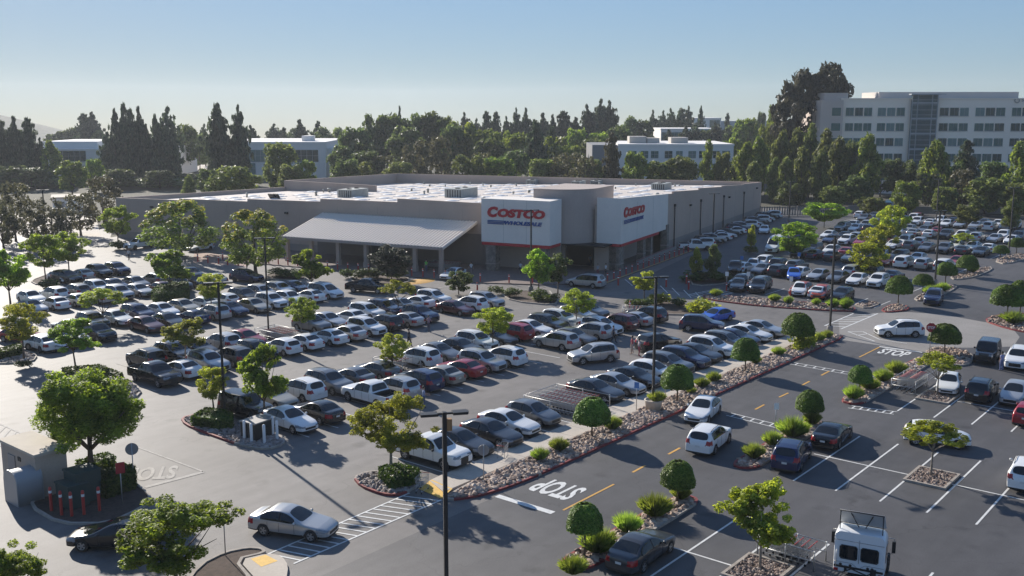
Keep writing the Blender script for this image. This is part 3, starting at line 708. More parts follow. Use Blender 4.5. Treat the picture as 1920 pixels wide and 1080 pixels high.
def tuft_mesh(seed, n=1500):
    """spiky grass clump of unit size"""
    g = np.random.default_rng(seed); a = g.random(n)*6.283; tilt = g.random(n)**.8*.86; L = .6+.45*g.random(n)
    d = np.stack([np.cos(a)*np.sin(tilt), np.sin(a)*np.sin(tilt), np.cos(tilt)], 1)
    base = np.stack([np.cos(a)*.16*g.random(n), np.sin(a)*.16*g.random(n), np.zeros(n)], 1)
    side = np.cross(d, g.normal(size=(n, 3))); side /= np.linalg.norm(side, axis=1)[:, None]; w = .013
    mid = base + d*L[:, None]*.6; tip = base + d*L[:, None] - np.array([0, 0, 1])*(tilt**2*.22)[:, None]
    V = np.stack([base-side*w*.6, base+side*w*.6, mid+side*w, tip], 1)
    V2 = np.stack([mid+side*w, mid-side*w, tip, base-side*w*.6], 1)
    V = V.reshape(-1, 3); return fast_mesh('foliage', V, np.arange(len(V)).reshape(-1, 4), [M['grass_tuft']])
def bush_mesh(seed, leafm):
    g = random.Random(seed); cl = [(g.gauss(0, .2), g.gauss(0, .2), g.uniform(.2, .62), g.uniform(.16, .28)) for _ in range(16)]
    V, Q = leaf_quads(cl, 1100, .085, seed); V[:, 2] = np.abs(V[:, 2]); return fast_mesh('foliage', V, Q, [M[leafm]])
BUSH = {}
def bush(kind, label, p, w, h, group='planting in the kerbed beds', name=None, z=.12):
    if kind not in BUSH:
        BUSH[kind] = [tuft_mesh(s) for s in (1, 2, 3)] if kind == 'tuft' else [bush_mesh(s, {'bush': 'shrub', 'dark': 'hedge', 'yellow': 'leaf_yellow'}[kind]) for s in (4, 5, 6)]
    o = bpy.data.objects.new(name or ('grass_tuft' if kind == 'tuft' else 'shrub'), rng.choice(BUSH[kind])); COL.objects.link(o)
    o.location = (p[0], p[1], z); o.rotation_euler = (0, 0, rng.uniform(0, 6.28)); o.scale = (w, w, h)
    tag(o, label, 'grass clump' if kind == 'tuft' else 'shrub', group); return o
def hedge(label, poly, h, seed, z0=.1):
    """clipped low hedge filling a polygon: dense leaf faces over a dark heart"""
    g = np.random.default_rng(seed); P = np.array(poly); mn, mx = P.min(0), P.max(0)
    def inside(x, y):
        r_ = np.zeros(len(x), bool); j = len(P)-1
        for i in range(len(P)):
            c = ((P[i, 1] > y) != (P[j, 1] > y)) & (x < (P[j, 0]-P[i, 0])*(y-P[i, 1])/(P[j, 1]-P[i, 1]+1e-12)+P[i, 0]); r_ ^= c; j = i
        return r_
    n = int((mx[0]-mn[0])*(mx[1]-mn[1])*420); x = g.uniform(mn[0], mx[0], n); y = g.uniform(mn[1], mx[1], n); k = inside(x, y); x, y = x[k], y[k]
    z = h*(.9 + .14*np.sin(x*2.1+seed) * np.cos(y*1.7) + g.normal(size=len(x))*.06)
    pts = [np.stack([x, y, z], 1)]; nor = [np.tile([0, 0, 1.], (len(x), 1))]
    for i in range(len(P)):
        a, b = P[i], P[(i+1) % len(P)]; L_ = np.linalg.norm(b-a); m = int(L_*h*420); t = g.random(m); zz = g.random(m)*h
        e = (b-a)/L_; nn = np.array([e[1], -e[0]]); 
        if inside(np.array([(a+b)[0]/2+nn[0]*.05]), np.array([(a+b)[1]/2+nn[1]*.05]))[0]: nn = -nn
        q = a + (b-a)*t[:, None] + nn*g.normal(size=(m, 1))*.06
        pts.append(np.column_stack([q, zz])); nor.append(np.tile([nn[0], nn[1], .2], (m, 1)))
    Pn = np.concatenate(pts); Nn = np.concatenate(nor) + g.normal(size=Pn.shape)*.5; Nn /= np.linalg.norm(Nn, axis=1)[:, None]
    t = np.cross(Nn, g.normal(size=Pn.shape)); t /= np.linalg.norm(t, axis=1)[:, None]; b = np.cross(Nn, t); s = .11*(.6+.8*g.random(len(Pn)))
    A = t*s[:, None]*.8; B = b*s[:, None]*.5; V = np.stack([Pn-A, Pn-B, Pn+A, Pn+B], 1).reshape(-1, 3)
    c = P.mean(0); mb = MB(); me = fast_mesh('hedge', V, np.arange(len(V)).reshape(-1, 4), [M['hedge']])
    bm = bmesh.new(); bm.from_mesh(me)
    core = [(c + (p-c)*.93) for p in P]; lo = [bm.verts.new((p[0], p[1], 0)) for p in core]; hi = [bm.verts.new((p[0], p[1], h*.86)) for p in core]
    for i in range(len(core)): bm.faces.new((lo[i], lo[(i+1) % len(core)], hi[(i+1) % len(core)], hi[i]))
    bm.faces.new(hi); bm.to_mesh(me); bm.free()
    o = link('hedge', me, loc=(0, 0, z0)); tag(o, label, 'hedge', 'low hedges in the kerbed islands'); return o
ICO = None
def rocks(name, polys, size, per_m2, matn, seed, z0=.1, label_kind='stuff'):
    """a bed of separate rough stones, too many to count"""
    global ICO
    if ICO is None:
        bm = bmesh.new(); bmesh.ops.create_icosphere(bm, subdivisions=1, radius=1); ICO = (np.array([v.co[:] for v in bm.verts]), np.array([[v.index for v in f.verts] for f in bm.faces])); bm.free()
    g = np.random.default_rng(seed); Vs = []; Fs = []; off = 0
    for poly in polys:
        P = np.array([(p[0], p[1]) for p in poly]); mn, mx = P.min(0), P.max(0); n = int((mx[0]-mn[0])*(mx[1]-mn[1])*per_m2)
        x = g.uniform(mn[0], mx[0], n); y = g.uniform(mn[1], mx[1], n); ins = np.zeros(n, bool); j = len(P)-1
        for i in range(len(P)):
            c = ((P[i, 1] > y) != (P[j, 1] > y)) & (x < (P[j, 0]-P[i, 0])*(y-P[i, 1])/(P[j, 1]-P[i, 1]+1e-12)+P[i, 0]); ins ^= c; j = i
        for xx, yy in zip(x[ins], y[ins]):
            s = size*(.5 + .9*g.random()**1.5); v = ICO[0]*(1+g.normal(size=(len(ICO[0]), 1))*.14)*np.array([s, s*g.uniform(.6, .95), s*g.uniform(.45, .75)])
            a = g.random()*6.283; ca, sa = math.cos(a), math.sin(a); v = v @ np.array([[ca, sa, 0], [-sa, ca, 0], [0, 0, 1]])
            Vs.append(v + np.array([xx, yy, z0 + s*.2*g.random()])); Fs.append(ICO[1]+off); off += len(v)
    me = fast_mesh(name, np.concatenate(Vs), np.concatenate(Fs), [M[matn]])
    o = link(name, me); tag(o, kind=label_kind); return o

# ------------------------------------------------------------------ the setting: ground, pavement, markings
def sheet(name, poly, z, m, kind='structure'):
    mb = MB(); n = len(poly); a = sum(poly[i][0]*poly[(i+1) % n][1]-poly[(i+1) % n][0]*poly[i][1] for i in range(n))
    if a < 0: poly = poly[::-1]
    mb.add([(p[0], p[1], z) for p in poly], [tuple(range(n))]); o = mb.build(name, m); tag(o, kind=kind); return o
def ground_z(d): return -0.03 if d < 560 else -0.03 - (d-560)*.03
mb = MB(); rings = [0, 60, 150, 260, 380, 480, 560, 700, 900, 1200, 1500, 1780]; seg = 72
vs = [(0, 0, -.03)]
for d in rings[1:]:
    for k in range(seg):
        a = 2*math.pi*k/seg; vs.append((d*math.cos(a), d*math.sin(a), ground_z(d)))
fs = [(0, 1+k, 1+(k+1) % seg) for k in range(seg)]
for i in range(len(rings)-2):
    for k in range(seg): fs.append((1+i*seg+k, 1+(i+1)*seg+k, 1+(i+1)*seg+(k+1) % seg, 1+i*seg+(k+1) % seg))
mb.add(vs, fs); tag(mb.build('ground', M['earth']), kind='structure')
BW = R(12.4); e1 = Vector((math.cos(BW), math.sin(BW), 0)); e2 = Vector((-math.sin(BW), math.cos(BW), 0))
def UW(u, w, z=0): return e1*u + e2*w + Vector((0, 0, z))
sheet('parking_lot', [(-30, -60), (232, -60), (232, 92), (218, 97)] + [tuple(UW(217, 142)[:2]), tuple(UW(127, 143)[:2])] + [tuple(G(x, y)[:2]) for x, y in ((215, 415), (185, 432), (0, 438), (-200, 440))] + [(-30, 120)], 0, M['lot'])
q = [UW(232, 47), UW(122, 44.5)]
sheet('road', [(26, -60), (231, -60), (231, 60)] + [(p.x, p.y) for p in q] + [(108.5, 49), (107.5, 36.3), (26, 36.3)], .004, M['drive'])
gp = lambda L: [tuple(G(*p)[:2]) for p in L]
sheet('pavement', gp([(1572, 600), (1640, 587), (1700, 585), (1770, 590), (1840, 603), (1895, 612), (1912, 632), (1900, 650), (1830, 652), (1790, 652), (1745, 650), (1735, 660), (1650, 648), (1575, 637)]), .008, M['concrete_grey'])
# narrow islands and beds: raised kerb ring + filled bed
def smooth_poly(P, it=2):
    for _ in range(it):
        Q = []
        for i in range(len(P)):
            a, b = P[i], P[(i+1) % len(P)]
            Q += [(a[0]*.78+b[0]*.22, a[1]*.78+b[1]*.22), (a[0]*.22+b[0]*.78, a[1]*.22+b[1]*.78)]
        P = Q
    return P
def inset(P, d):
    n = len(P); a = sum(P[i][0]*P[(i+1) % n][1]-P[(i+1) % n][0]*P[i][1] for i in range(n)); s = 1 if a > 0 else -1; out = []
    for i in range(n):
        p0, p1, p2 = Vector(P[i-1]), Vector(P[i]), Vector(P[(i+1) % n])
        d1, d2 = (p1-p0), (p2-p1)
        if d1.length < 1e-6 or d2.length < 1e-6: out.append(tuple(p1)); continue
        d1.normalize(); d2.normalize(); n1, n2 = Vector((-d1.y, d1.x))*s, Vector((-d2.y, d2.x))*s; b = (n1+n2)
        if b.length < 1e-4: b = n1
        b.normalize(); out.append(tuple(p1 + b*d/max(.45, b.dot(n1))))
    return out
def island(P, kerb='kerb_grey', bed='soil', it=2, w=.16, h=.14, red=None):
    P = [(p[0], p[1]) for p in P]
    if it: P = smooth_poly(P, it)
    I = inset(P, w); n = len(P); mb = MB()
    vs = [(p[0], p[1], -.02) for p in P] + [(p[0], p[1], h) for p in P] + [(p[0], p[1], h) for p in I] + [(p[0], p[1], h-.07) for p in I]
    for k in range(n):
        j = (k+1) % n; mi = 1 if (red and red(P[k])) else 0
        mb.add([vs[k], vs[j], vs[n+j], vs[n+k], vs[2*n+j], vs[2*n+k], vs[3*n+j], vs[3*n+k]], [(0, 1, 2, 3), (3, 2, 4, 5), (5, 4, 6, 7)], mi)
    tag(mb.build('kerb', [M[kerb], M['kerb_red']]), kind='structure')
    sheet('planting_bed', I, h-.06, M[bed]); return I
# long planter of river rock between the walkway and the drive
LP = [(40.7, 38.35), (41.3, 37.6), (42.6, 36.95), (44.5, 36.55), (47, 36.35), (60, 36.35), (75, 36.35), (90, 36.35), (97.2, 36.3), (97.6, 37.4), (97.0, 38.9), (85, 38.95), (60, 38.95), (47, 38.9), (43, 38.75)]
I_LP = island(LP, it=1, red=lambda p: p[1] < 37.9)
rocks('river_rock_bed', [I_LP], .20, 40, 'rock', 1, .10)
mb = MB(); mb.prism([(41.6, 38.98), (97.0, 38.98), (97.0, 41.0), (43.4, 41.0), (42.4, 40.9)], 0, .12); tag(mb.build('walkway', M['concrete']), kind='structure')
mb = MB()
for x in np.arange(44, 97, 1.8): mb.box(x-.012, x+.012, 38.99, 40.98, .121, .124)
tag(mb.build('walkway_joints', M['wall_base']), kind='structure')
mb = MB(); mb.add([(40.9, 38.5, .03), (42.3, 38.9, .128), (42.6, 40.9, .128), (41.2, 40.7, .03)], [(0, 1, 2, 3)]); tag(mb.build('tactile_paving', M['tactile']), kind='structure')
# island with the near street tree
I1 = island([(39.1, 42.2), (39.2, 43.6), (39.9, 45.0), (41.2, 45.1), (42.2, 43.9), (42.5, 42.0), (41.6, 40.9), (39.9, 40.6), (39.2, 41.2)], it=1, red=lambda p: p[0] < 41.2 and p[1] < 44.5)
rocks('cobble_bed', [I1], .15, 45, 'grey_rock', 2)
I2 = island([(39.5, 62.4), (40.2, 63.9), (41.6, 63.9), (42.5, 62), (42.5, 58), (42.2, 54.4), (41.2, 53.2), (39.8, 53.3), (39.2, 55), (39.3, 60)], it=1, red=lambda p: p[0] < 40.6 and p[1] > 55)
rocks('cobble_bed', [I2], .15, 45, 'grey_rock', 3)
for i, (P, kb, bd, rk) in enumerate([
    (gp([(100, 712), (135, 692), (190, 696), (235, 708), (268, 733), (255, 748), (215, 752), (150, 730)]), 'kerb_grey', 'soil', 'grey_rock'),
    (gp([(-30, 662), (40, 655), (72, 667), (62, 680), (0, 684), (-30, 680)]), 'kerb_grey', 'soil', 'grey_rock'),
    (gp([(283, 560), (308, 538), (352, 541), (356, 562), (330, 570), (292, 572)]), 'kerb_grey', 'soil', None),
    ([(37.6, 55.5)] and gp([(52, 950), (75, 932), (130, 905), (250, 905), (280, 925), (285, 940), (268, 955), (205, 985), (110, 985)]), 'kerb_grey', 'soil', None),
    (gp([(330, 1120), (372, 1062), (420, 1038), (465, 1029), (494, 1031), (500, 1040), (444, 1053), (474, 1090), (470, 1130)]), 'kerb_grey', 'soil', None),
    (gp([(655, 520), (700, 514), (765, 520), (770, 531), (700, 536), (660, 530)]), 'kerb_grey', 'soil', None),
    (gp([(495, 515), (540, 513), (575, 520), (570, 527), (510, 526)]), 'kerb_grey', 'soil', None),
    (gp([(935, 550), (1000, 545), (1050, 560), (1040, 574), (960, 566)]), 'kerb_grey', 'soil', None),
    (gp([(1165, 575), (1200, 562), (1300, 572), (1345, 582), (1320, 592), (1200, 590)]), 'kerb_grey', 'soil', None),
    (gp([(1290, 520), (1340, 512), (1375, 520), (1370, 532), (1300, 538)]), 'kerb_grey', 'soil', None),
    (gp([(1318, 553), (1440, 562), (1590, 574), (1606, 580), (1596, 586), (1430, 576), (1318, 562)]), 'kerb_red', 'soil', 'rock'),
    (gp([(1595, 572), (1640, 566), (1652, 571), (1625, 580)]), 'kerb_grey', 'soil', 'rock'),
    (gp([(1650, 582), (1676, 570), (1706, 576), (1702, 583), (1662, 587)]), 'kerb_red', 'soil', 'rock'),
    (gp([(1712, 560), (1745, 545), (1790, 532), (1796, 540), (1755, 560), (1722, 566)]), 'kerb_grey', 'soil', 'rock'),
    (gp([(1780, 520), (1815, 507), (1856, 500), (1862, 506), (1830, 520), (1790, 526)]), 'kerb_grey', 'soil', 'rock'),
    (gp([(1862, 490), (1890, 480), (1930, 474), (1930, 484), (1885, 497)]), 'kerb_grey', 'soil', 'rock'),
    (gp([(1842, 602), (1870, 591), (1935, 588), (1960, 600), (1940, 628), (1885, 617)]), 'kerb_red', 'soil', 'rock'),
    (gp([(1732, 664), (1748, 652), (1792, 654), (1826, 666), (1822, 684), (1795, 688), (1765, 676)]), 'kerb_grey', 'soil', 'rock'),
    (gp([(55, 528), (90, 515), (130, 508), (150, 512), (110, 526), (70, 536)]), 'kerb_grey', 'soil', None)]):
    I = island(P, kb, bd, it=1)
    if rk: rocks('rock_bed', [I], .2 if rk == 'rock' else .17, 26 if depth(P[0]) < 100 else 12, rk, 20+i)
mb = MB(); P = smooth_poly(gp([(448, 1054), (503, 1041), (528, 1046), (541, 1064), (536, 1095), (500, 1130), (482, 1092)]), 1); mb.prism(P, 0, .12); tag(mb.build('pavement', M['concrete']), kind='structure')
mb = MB(); mb.add([(p[0], p[1], .125) for p in gp([(470, 1052), (498, 1044), (521, 1056), (490, 1067)])], [(0, 1, 2, 3)]); tag(mb.build('tactile_paving', M['tactile']), kind='structure')
# strips between the drive and the right-hand lot, square tree islands
STRIPS = [[(38.0, 27.6), (38.3, 26.8), (39.2, 26.45), (49.2, 26.45), (50.2, 26.8), (50.3, 27.5), (49.8, 28.15), (39.4, 28.3), (38.4, 28.1)],
          [(56.4, 27.3), (56.9, 26.6), (58, 26.4), (67.5, 26.4), (68.6, 26.7), (68.7, 27.8), (67.6, 28.2), (57.6, 28.2), (56.6, 27.9)],
          [(74.6, 27.2), (75.1, 26.6), (76.2, 26.4), (91.8, 26.3), (93.0, 26.6), (93.2, 27.5), (92.0, 28.1), (76.2, 28.3), (74.9, 28.0)]]
for i, P in enumerate(STRIPS):
    xa, xb = min(p[0] for p in P), max(p[0] for p in P)
    I = island(P, it=1, red=lambda p: p[1] > 27.9 or p[0] < xa+1.2 or p[0] > xb-1.2)
    rocks('rock_bed', [I], .20, 34, 'rock', 50+i)
    mb = MB(); mb.box(xa+2, xb-1.4, 26.44, 26.95, .13, .152); tag(mb.build('kerb_step', M['kerb_grey']), kind='structure')
for i, (cx, cy) in enumerate([(62.35, 17.4), (80.9, 22.6), (43.8, 20.0)]):
    I = island([(cx-1.55, cy-1.25), (cx+1.55, cy-1.25), (cx+1.55, cy+1.25), (cx-1.55, cy+1.25)], it=0, bed='soil')
    rocks('gravel_bed', [I], .11, 90, 'gravel', 60+i, .07)
# painted lines
LINES = {'white_line': MB(), 'worn_line': MB(), 'yellow_line': MB()}
def stripe(a, b, w=.11, m='white_line', z=.016):
    a, b = Vector((a[0], a[1])), Vector((b[0], b[1])); d = (b-a).normalized(); n = Vector((-d.y, d.x))*w/2
    LINES[m].add([(p.x, p.y, z) for p in (a-n, b-n, b+n, a+n)], [(0, 1, 2, 3)])
PITCH_X = 2.65
for xc, y0, n0, n1 in ((62.1, 23.82, 0, 12), (80.8, 23.82, 0, 12), (99.4, 21.2, 0, 8), (43.6, 23.82, 0, 10)):   # right-hand lot
    for i in range(n0, n1):
        y = y0 - 2.63*i; stripe((xc-5.5, y), (xc+5.5, y), .12, z=.0162)
    stripe((xc, y0+1), (xc, y0-2.63*n1), .12, z=.0165)
ROWS = [43.1, 56.0, 61.5, 74.6, 80.1, 93.1, 98.6, 111.6, 117.1, 130.0]
for yc, x0, x1 in ((43.4, 44.2, 96), (56.0, 43.4, 92), (61.5, 43.4, 90), (74.6, 43.2, 90), (80.1, 46, 88), (93.1, 46, 84), (98.6, 50, 82), (111.6, 52, 80), (117.1, 56, 78), (130, 62, 75)):
    x = x0
    while x < x1: stripe((x, yc-2.7), (x, yc+2.7), .11, 'white_line' if yc < 60 else 'worn_line'); x += PITCH_X
for xc in (116.8, 128.9, 134.5, 147.4, 153, 166, 171.5, 184.5, 190, 203, 208.5):
    y = 39.5
    while y < 34 + .21*xc: stripe((xc-2.7, y), (xc+2.7, y), .11); y += 2.65
stripe(gp([(932, 930)])[0], gp([(1037, 962)])[0], .45)
stripe((44.0, 32.0), (49.2, 32.0), .14, 'yellow_line', .017)
stripe(gp([(1649, 650)])[0], gp([(1729, 661)])[0], .35)
stripe(gp([(1611, 670)])[0], gp([(1649, 651)])[0], .14, 'yellow_line', .017)
for a, b in (((1186, 886), (1210, 873)), ((1253, 852), (1275, 840)), ((1416, 768), (1433, 759)), ((1461, 745), (1478, 737)), ((1503, 723), (1518, 715)), ((1540, 704), (1555, 696))):
    stripe(gp([a])[0], gp([b])[0], .16, 'yellow_line')
def ladder(a, b, c, d, n, w=.10, m='white_line'):
    """crosswalk: two edge lines a-b and d-c with slanted rungs"""
    a, b, c, d = [Vector((*p, 0)) for p in (a, b, c, d)]
    stripe(a, b, w, m); stripe(d, c, w, m)
    for i in range(n): stripe(a.lerp(b, (i+.05)/n), d.lerp(c, (i+.75)/n), w, m, .0163)
ladder((29.9, 40.3), (40.4, 40.6), (40.8, 38.4), (30.0, 38.4), 17, .12)
ladder(*gp([(1546, 611), (1600, 588), (1646, 588), (1577, 617)]), 6, .16)
for a, b in (((1590, 622), (1640, 640)), ((1618, 622), (1650, 637)), ((1590, 622), (1618, 622)), ((1650, 637), (1700, 644)), ((1605, 629), (1628, 626))): stripe(gp([a])[0], gp([b])[0], .13)
def zigzag(p, q, n=7):
    """speed hump edge: two lines with short teeth"""
    a, b = [Vector((*gp([x])[0], 0)) for x in (p, q)]; d = Vector((.75, 0, 0))
    stripe(a, b, .10); stripe(a+d, b+d, .10)
    for i in range(n): t = (i+.5)/n; stripe(a.lerp(b, t), a.lerp(b, t)+d*.95, .12, z=.0163)
zigzag((1362, 779), (1470, 806), 6); zigzag((1482, 683), (1640, 711), 9); zigzag((1590, 765), (1676, 777), 6)
ladder(*gp([(1290, 553), (1350, 541), (1375, 549), (1322, 562)]), 7, .14)
for i in range(7):
    a = gp([(1172 + i*22, 524 + i*4), (1186 + i*22, 536 + i*4.5)]); stripe(a[0], a[1], .12)
ladder(*gp([(0, 795), (52, 818), (22, 845), (-40, 820)]), 5, .14, 'worn_line')
L_ = gp([(248, 835), (382, 885), (272, 914)]); stripe(L_[0], L_[1], .14, 'worn_line'); stripe(L_[1], L_[2], .35, 'worn_line')
for a, b in (((770, 520), (800, 530)), ((800, 545), (850, 535)), ((1030, 545), (1042, 560))): stripe(gp([a])[0], gp([b])[0], .2, 'worn_line')
for k, mbx in LINES.items(): tag(mbx.build('road_marking', M[k]), kind='structure')
mb = MB(); c = G(785, 528); mb.lathe([(.01, .03), (1.5, .03), (1.6, .0)], 18, 0, 'z', Matrix.Translation((c.x, c.y, 0)) @ Matrix.Diagonal((1.7, 1, 1, 1))); tag(mb.build('road_marking', M['yellow_line']), kind='structure')

def text_mesh(body, width, height, m, depth_=.0, shear=0.0, bold=0.0):
    """lettering as a mesh, its box scaled to width x height, lower left corner at 0"""
    cu = bpy.data.curves.new('t', 'FONT'); cu.body = body; cu.shear = shear; cu.offset = bold; cu.extrude = depth_/2 if depth_ else 0; cu.resolution_u = 3
    o = bpy.data.objects.new('t', cu); COL.objects.link(o); bpy.context.view_layer.update()
    dg = bpy.context.evaluated_depsgraph_get(); me = bpy.data.meshes.new_from_object(o.evaluated_get(dg), depsgraph=dg)
    bpy.data.objects.remove(o); bpy.data.curves.remove(cu)
    co = np.array([v.co[:] for v in me.vertices]); mn, mx = co.min(0), co.max(0)
    co[:, 0] = (co[:, 0]-mn[0])/(mx[0]-mn[0])*width; co[:, 1] = (co[:, 1]-mn[1])/(mx[1]-mn[1])*height
    me.vertices.foreach_set('co', co.astype(np.float32).ravel()); me.materials.clear(); me.materials.append(m); me.update(); return me
def ground_text(body, org, heading, width, height, m):
    """painted on the road, read by a driver travelling along heading (degrees)"""
    o = link('road_lettering', text_mesh(body, width, height, M[m], 0, 0, .03)); a = R(heading)
    f = Vector((math.cos(a), math.sin(a), 0)); r_ = Vector((f.y, -f.x, 0))
    Mx = Matrix.Identity(4); Mx.col[0] = (*r_, 0); Mx.col[1] = (*f, 0); Mx.col[2] = (0, 0, 1, 0); Mx.col[3] = (org[0], org[1], .018, 1)
    o.matrix_world = Mx; tag(o, kind='structure')
ground_text('STOP', (47.6, 32.75), 180, 2.9, 2.4, 'white_line')
ground_text('STOP', (92.6, 31.6), 0, 2.6, 2.4, 'white_line')
pS = G(327, 880); ground_text('STOP', (pS.x+.6, pS.y+.4), 230, 3.0, 2.4, 'worn_line')

# ------------------------------------------------------------------ the warehouse store (local axes: x = u along the side wall, y = w along the front)
wh = empty('warehouse', (0, 0, 0), BW); tag(wh, 'tan warehouse store with white roof and two white panels of red lettering', 'store')
def rz(u, w): return 8.75 - .0275*(w-50) - .028*(u-127.5)
mb = MB()
def wall_run(pts, nx, ny, th=.35, mi=0, z0=-.1):
    """wall whose top follows (a,b,z) points; steps are doubled points"""
    for (a0, b0, zA), (a1, b1, zB) in zip(pts[:-1], pts[1:]):
        if abs(a0-a1)+abs(b0-b1) < .01: continue
        v = [(a0, b0, z0), (a1, b1, z0), (a1, b1, zB), (a0, b0, zA)]; v += [(x+nx*th, y+ny*th, z) for x, y, z in v]
        mb.add(v, [(0, 1, 2, 3), (7, 6, 5, 4), (3, 2, 6, 7), (0, 3, 7, 4), (1, 5, 6, 2)], mi)
wall_run([(127.5, w, z) for w, z in [(141.6, 7.0), (126.8, 7.18), (126.8, 7.42), (112, 7.55), (112, 7.95), (97.4, 8.1), (97.4, 8.55), (83.2, 8.62), (83.2, 9.15), (68.9, 9.05), (56.6, 9.0)]], 1, 0)
wall_run([(u, 49.6, z) for u, z in [(151.4, 9.35), (156.15, 8.98), (156.15, 9.35), (170.9, 8.6), (170.9, 8.88), (185.9, 8.1), (185.9, 8.25), (201.1, 7.45), (201.1, 7.58), (216.8, 7.0)]], 0, 1)
wall_run([(127.86, 141.6, 7.0), (173, 141.6, 5.8)], 0, -1); wall_run([(173, 141.6, 7.2), (216.8, 141.6, 6.2)], 0, -1)
wall_run([(216.45, 141.2, 6.2), (216.45, 49.96, 7.0)], 1, 0); wall_run([(173, 141.2, 7.2), (173, 118, 6.9)], 1, 0)
wall_run([(131.2, 53.0, 9.2), (131.2, 49.7, 9.2)], 1, 0)
mb.build('wall', M['wall_tan'], wh)
mb = MB(); mb.box(151.6, 216.9, 49.57, 49.6, 0, 1.7); mb.build('base_band', M['wall_base'], wh); mb = MB(); mb.box(127.46, 127.5, 98.2, 141.7, 0, 1.2); mb.build('base_band', M['wall_base'], wh)
mb = MB(); mb.box(127.46, 127.5, 66.8, 98.2, 0, 4.6); mb.build('canopy_shade_band', mat('canopy shade stucco', (0.20, 0.165, 0.145), .9, noise=(.4, .06)), wh)  # added band: shade under the canopy put into a darker wall colour
mb = MB(); mb.add([(127.8, 141.3, rz(127.8, 141.3)), (216.5, 141.3, rz(216.5, 141.3)), (216.5, 49.9, rz(216.5, 49.9)), (131.3, 49.9, rz(131.3, 49.9)), (131.3, 53, rz(131, 53)), (127.8, 56.6, rz(127.8, 56.6))], [(0, 5, 4, 3, 2, 1)])
roof = mb.build('roof', M['roof_white'], wh)
sky_m = MB().lathe([(1.0, 0), (.9, .05), (.6, .11), (.3, .14), (.01, .15)], 12, 0, 'z', Matrix.Diagonal((1.25, .85, 1, 1))).box(-1.3, 1.3, -.9, .9, -.25, .0).mesh('skylight', M['skylight'])
sl = []
for i in range(14):
    for j in range(15):
        u, w = 132.5 + i*6.0 + rng.uniform(-.8, .8), 54 + j*5.9 + rng.uniform(-.7, .7)
        if w > 136 or u > 213 or (u < 141 and w < 66) or rng.random() < .12: continue
        sl.append((depth(UW(u, w)), u, w))
sl.sort()
for d, u, w in sl[:98]:
    o = bpy.data.objects.new('skylight', sky_m); COL.objects.link(o); par(o, wh); o.location = (u, w, rz(u, w)+.10); o.rotation_euler = (0, 0, rng.uniform(-.1, .1))
mb = MB()
for d, u, w in sl[98:]:
    mb.lathe([(1.0, 0), (.85, .06), (.4, .13), (.01, .15)], 10, 0, 'z', Matrix.Translation((u, w, rz(u, w)+.10)) @ Matrix.Diagonal((1.25, .85, 1, 1))); mb.box(u-1.35, u+1.35, w-.95, w+.95, rz(u, w)-.1, rz(u, w)+.10)
o = mb.build('skylight_field', M['skylight'], wh); o['kind'] = 'stuff'
def roof_at(px, py):
    z = 8
    for _ in range(6):
        p = G(px, py, z); z = rz(p.dot(e1), p.dot(e2))
    return p.dot(e1), p.dot(e2), z
for px, py, sx, sy, h in ((662, 369, 2.6, 1.6, 1.5), (865, 369, 3.0, 1.7, 1.6), (1240, 355, 2.2, 1.4, 1.3), (1000, 345, 1.6, 1.2, 1.1), (1085, 347, 1.8, 1.0, 1.0), (1120, 346, 1.8, 1.0, 1.0), (845, 338, 1.5, 1.0, .8), (690, 340, 2.6, 1.2, 1.4), (975, 341, 1.2, 1.0, .9)):
    u, w, z = roof_at(px, py); m = MB(); m.box(-sx, sx, -sy, sy, 0, h)
    for k in range(6): m.box(-sx-.03, -sx, -sy+.15+k*sy*.3, -sy+.3+k*sy*.3, .15, h-.15, 1)
    for k in range(2): m.lathe([(.01, .02), (.45, .02), (.5, .12), (.5, 0)], 12, 1, 'z', Matrix.Translation((-sx*.45+k*sx*.9, 0, h)))
    m.build('rooftop_unit', [M['hvac'], M['trim']], wh, (u, w, z))
for px, py in ((525, 372), (534, 372)):
    u, w, z = roof_at(px, py); m = MB(); m.box(-.1, .1, -.6, .6, 0, 1.0, 0, Matrix.Rotation(R(-35), 4, 'Y')); m.build('roof_hatch', M['trim'], wh, (u-2, w, z+.2))
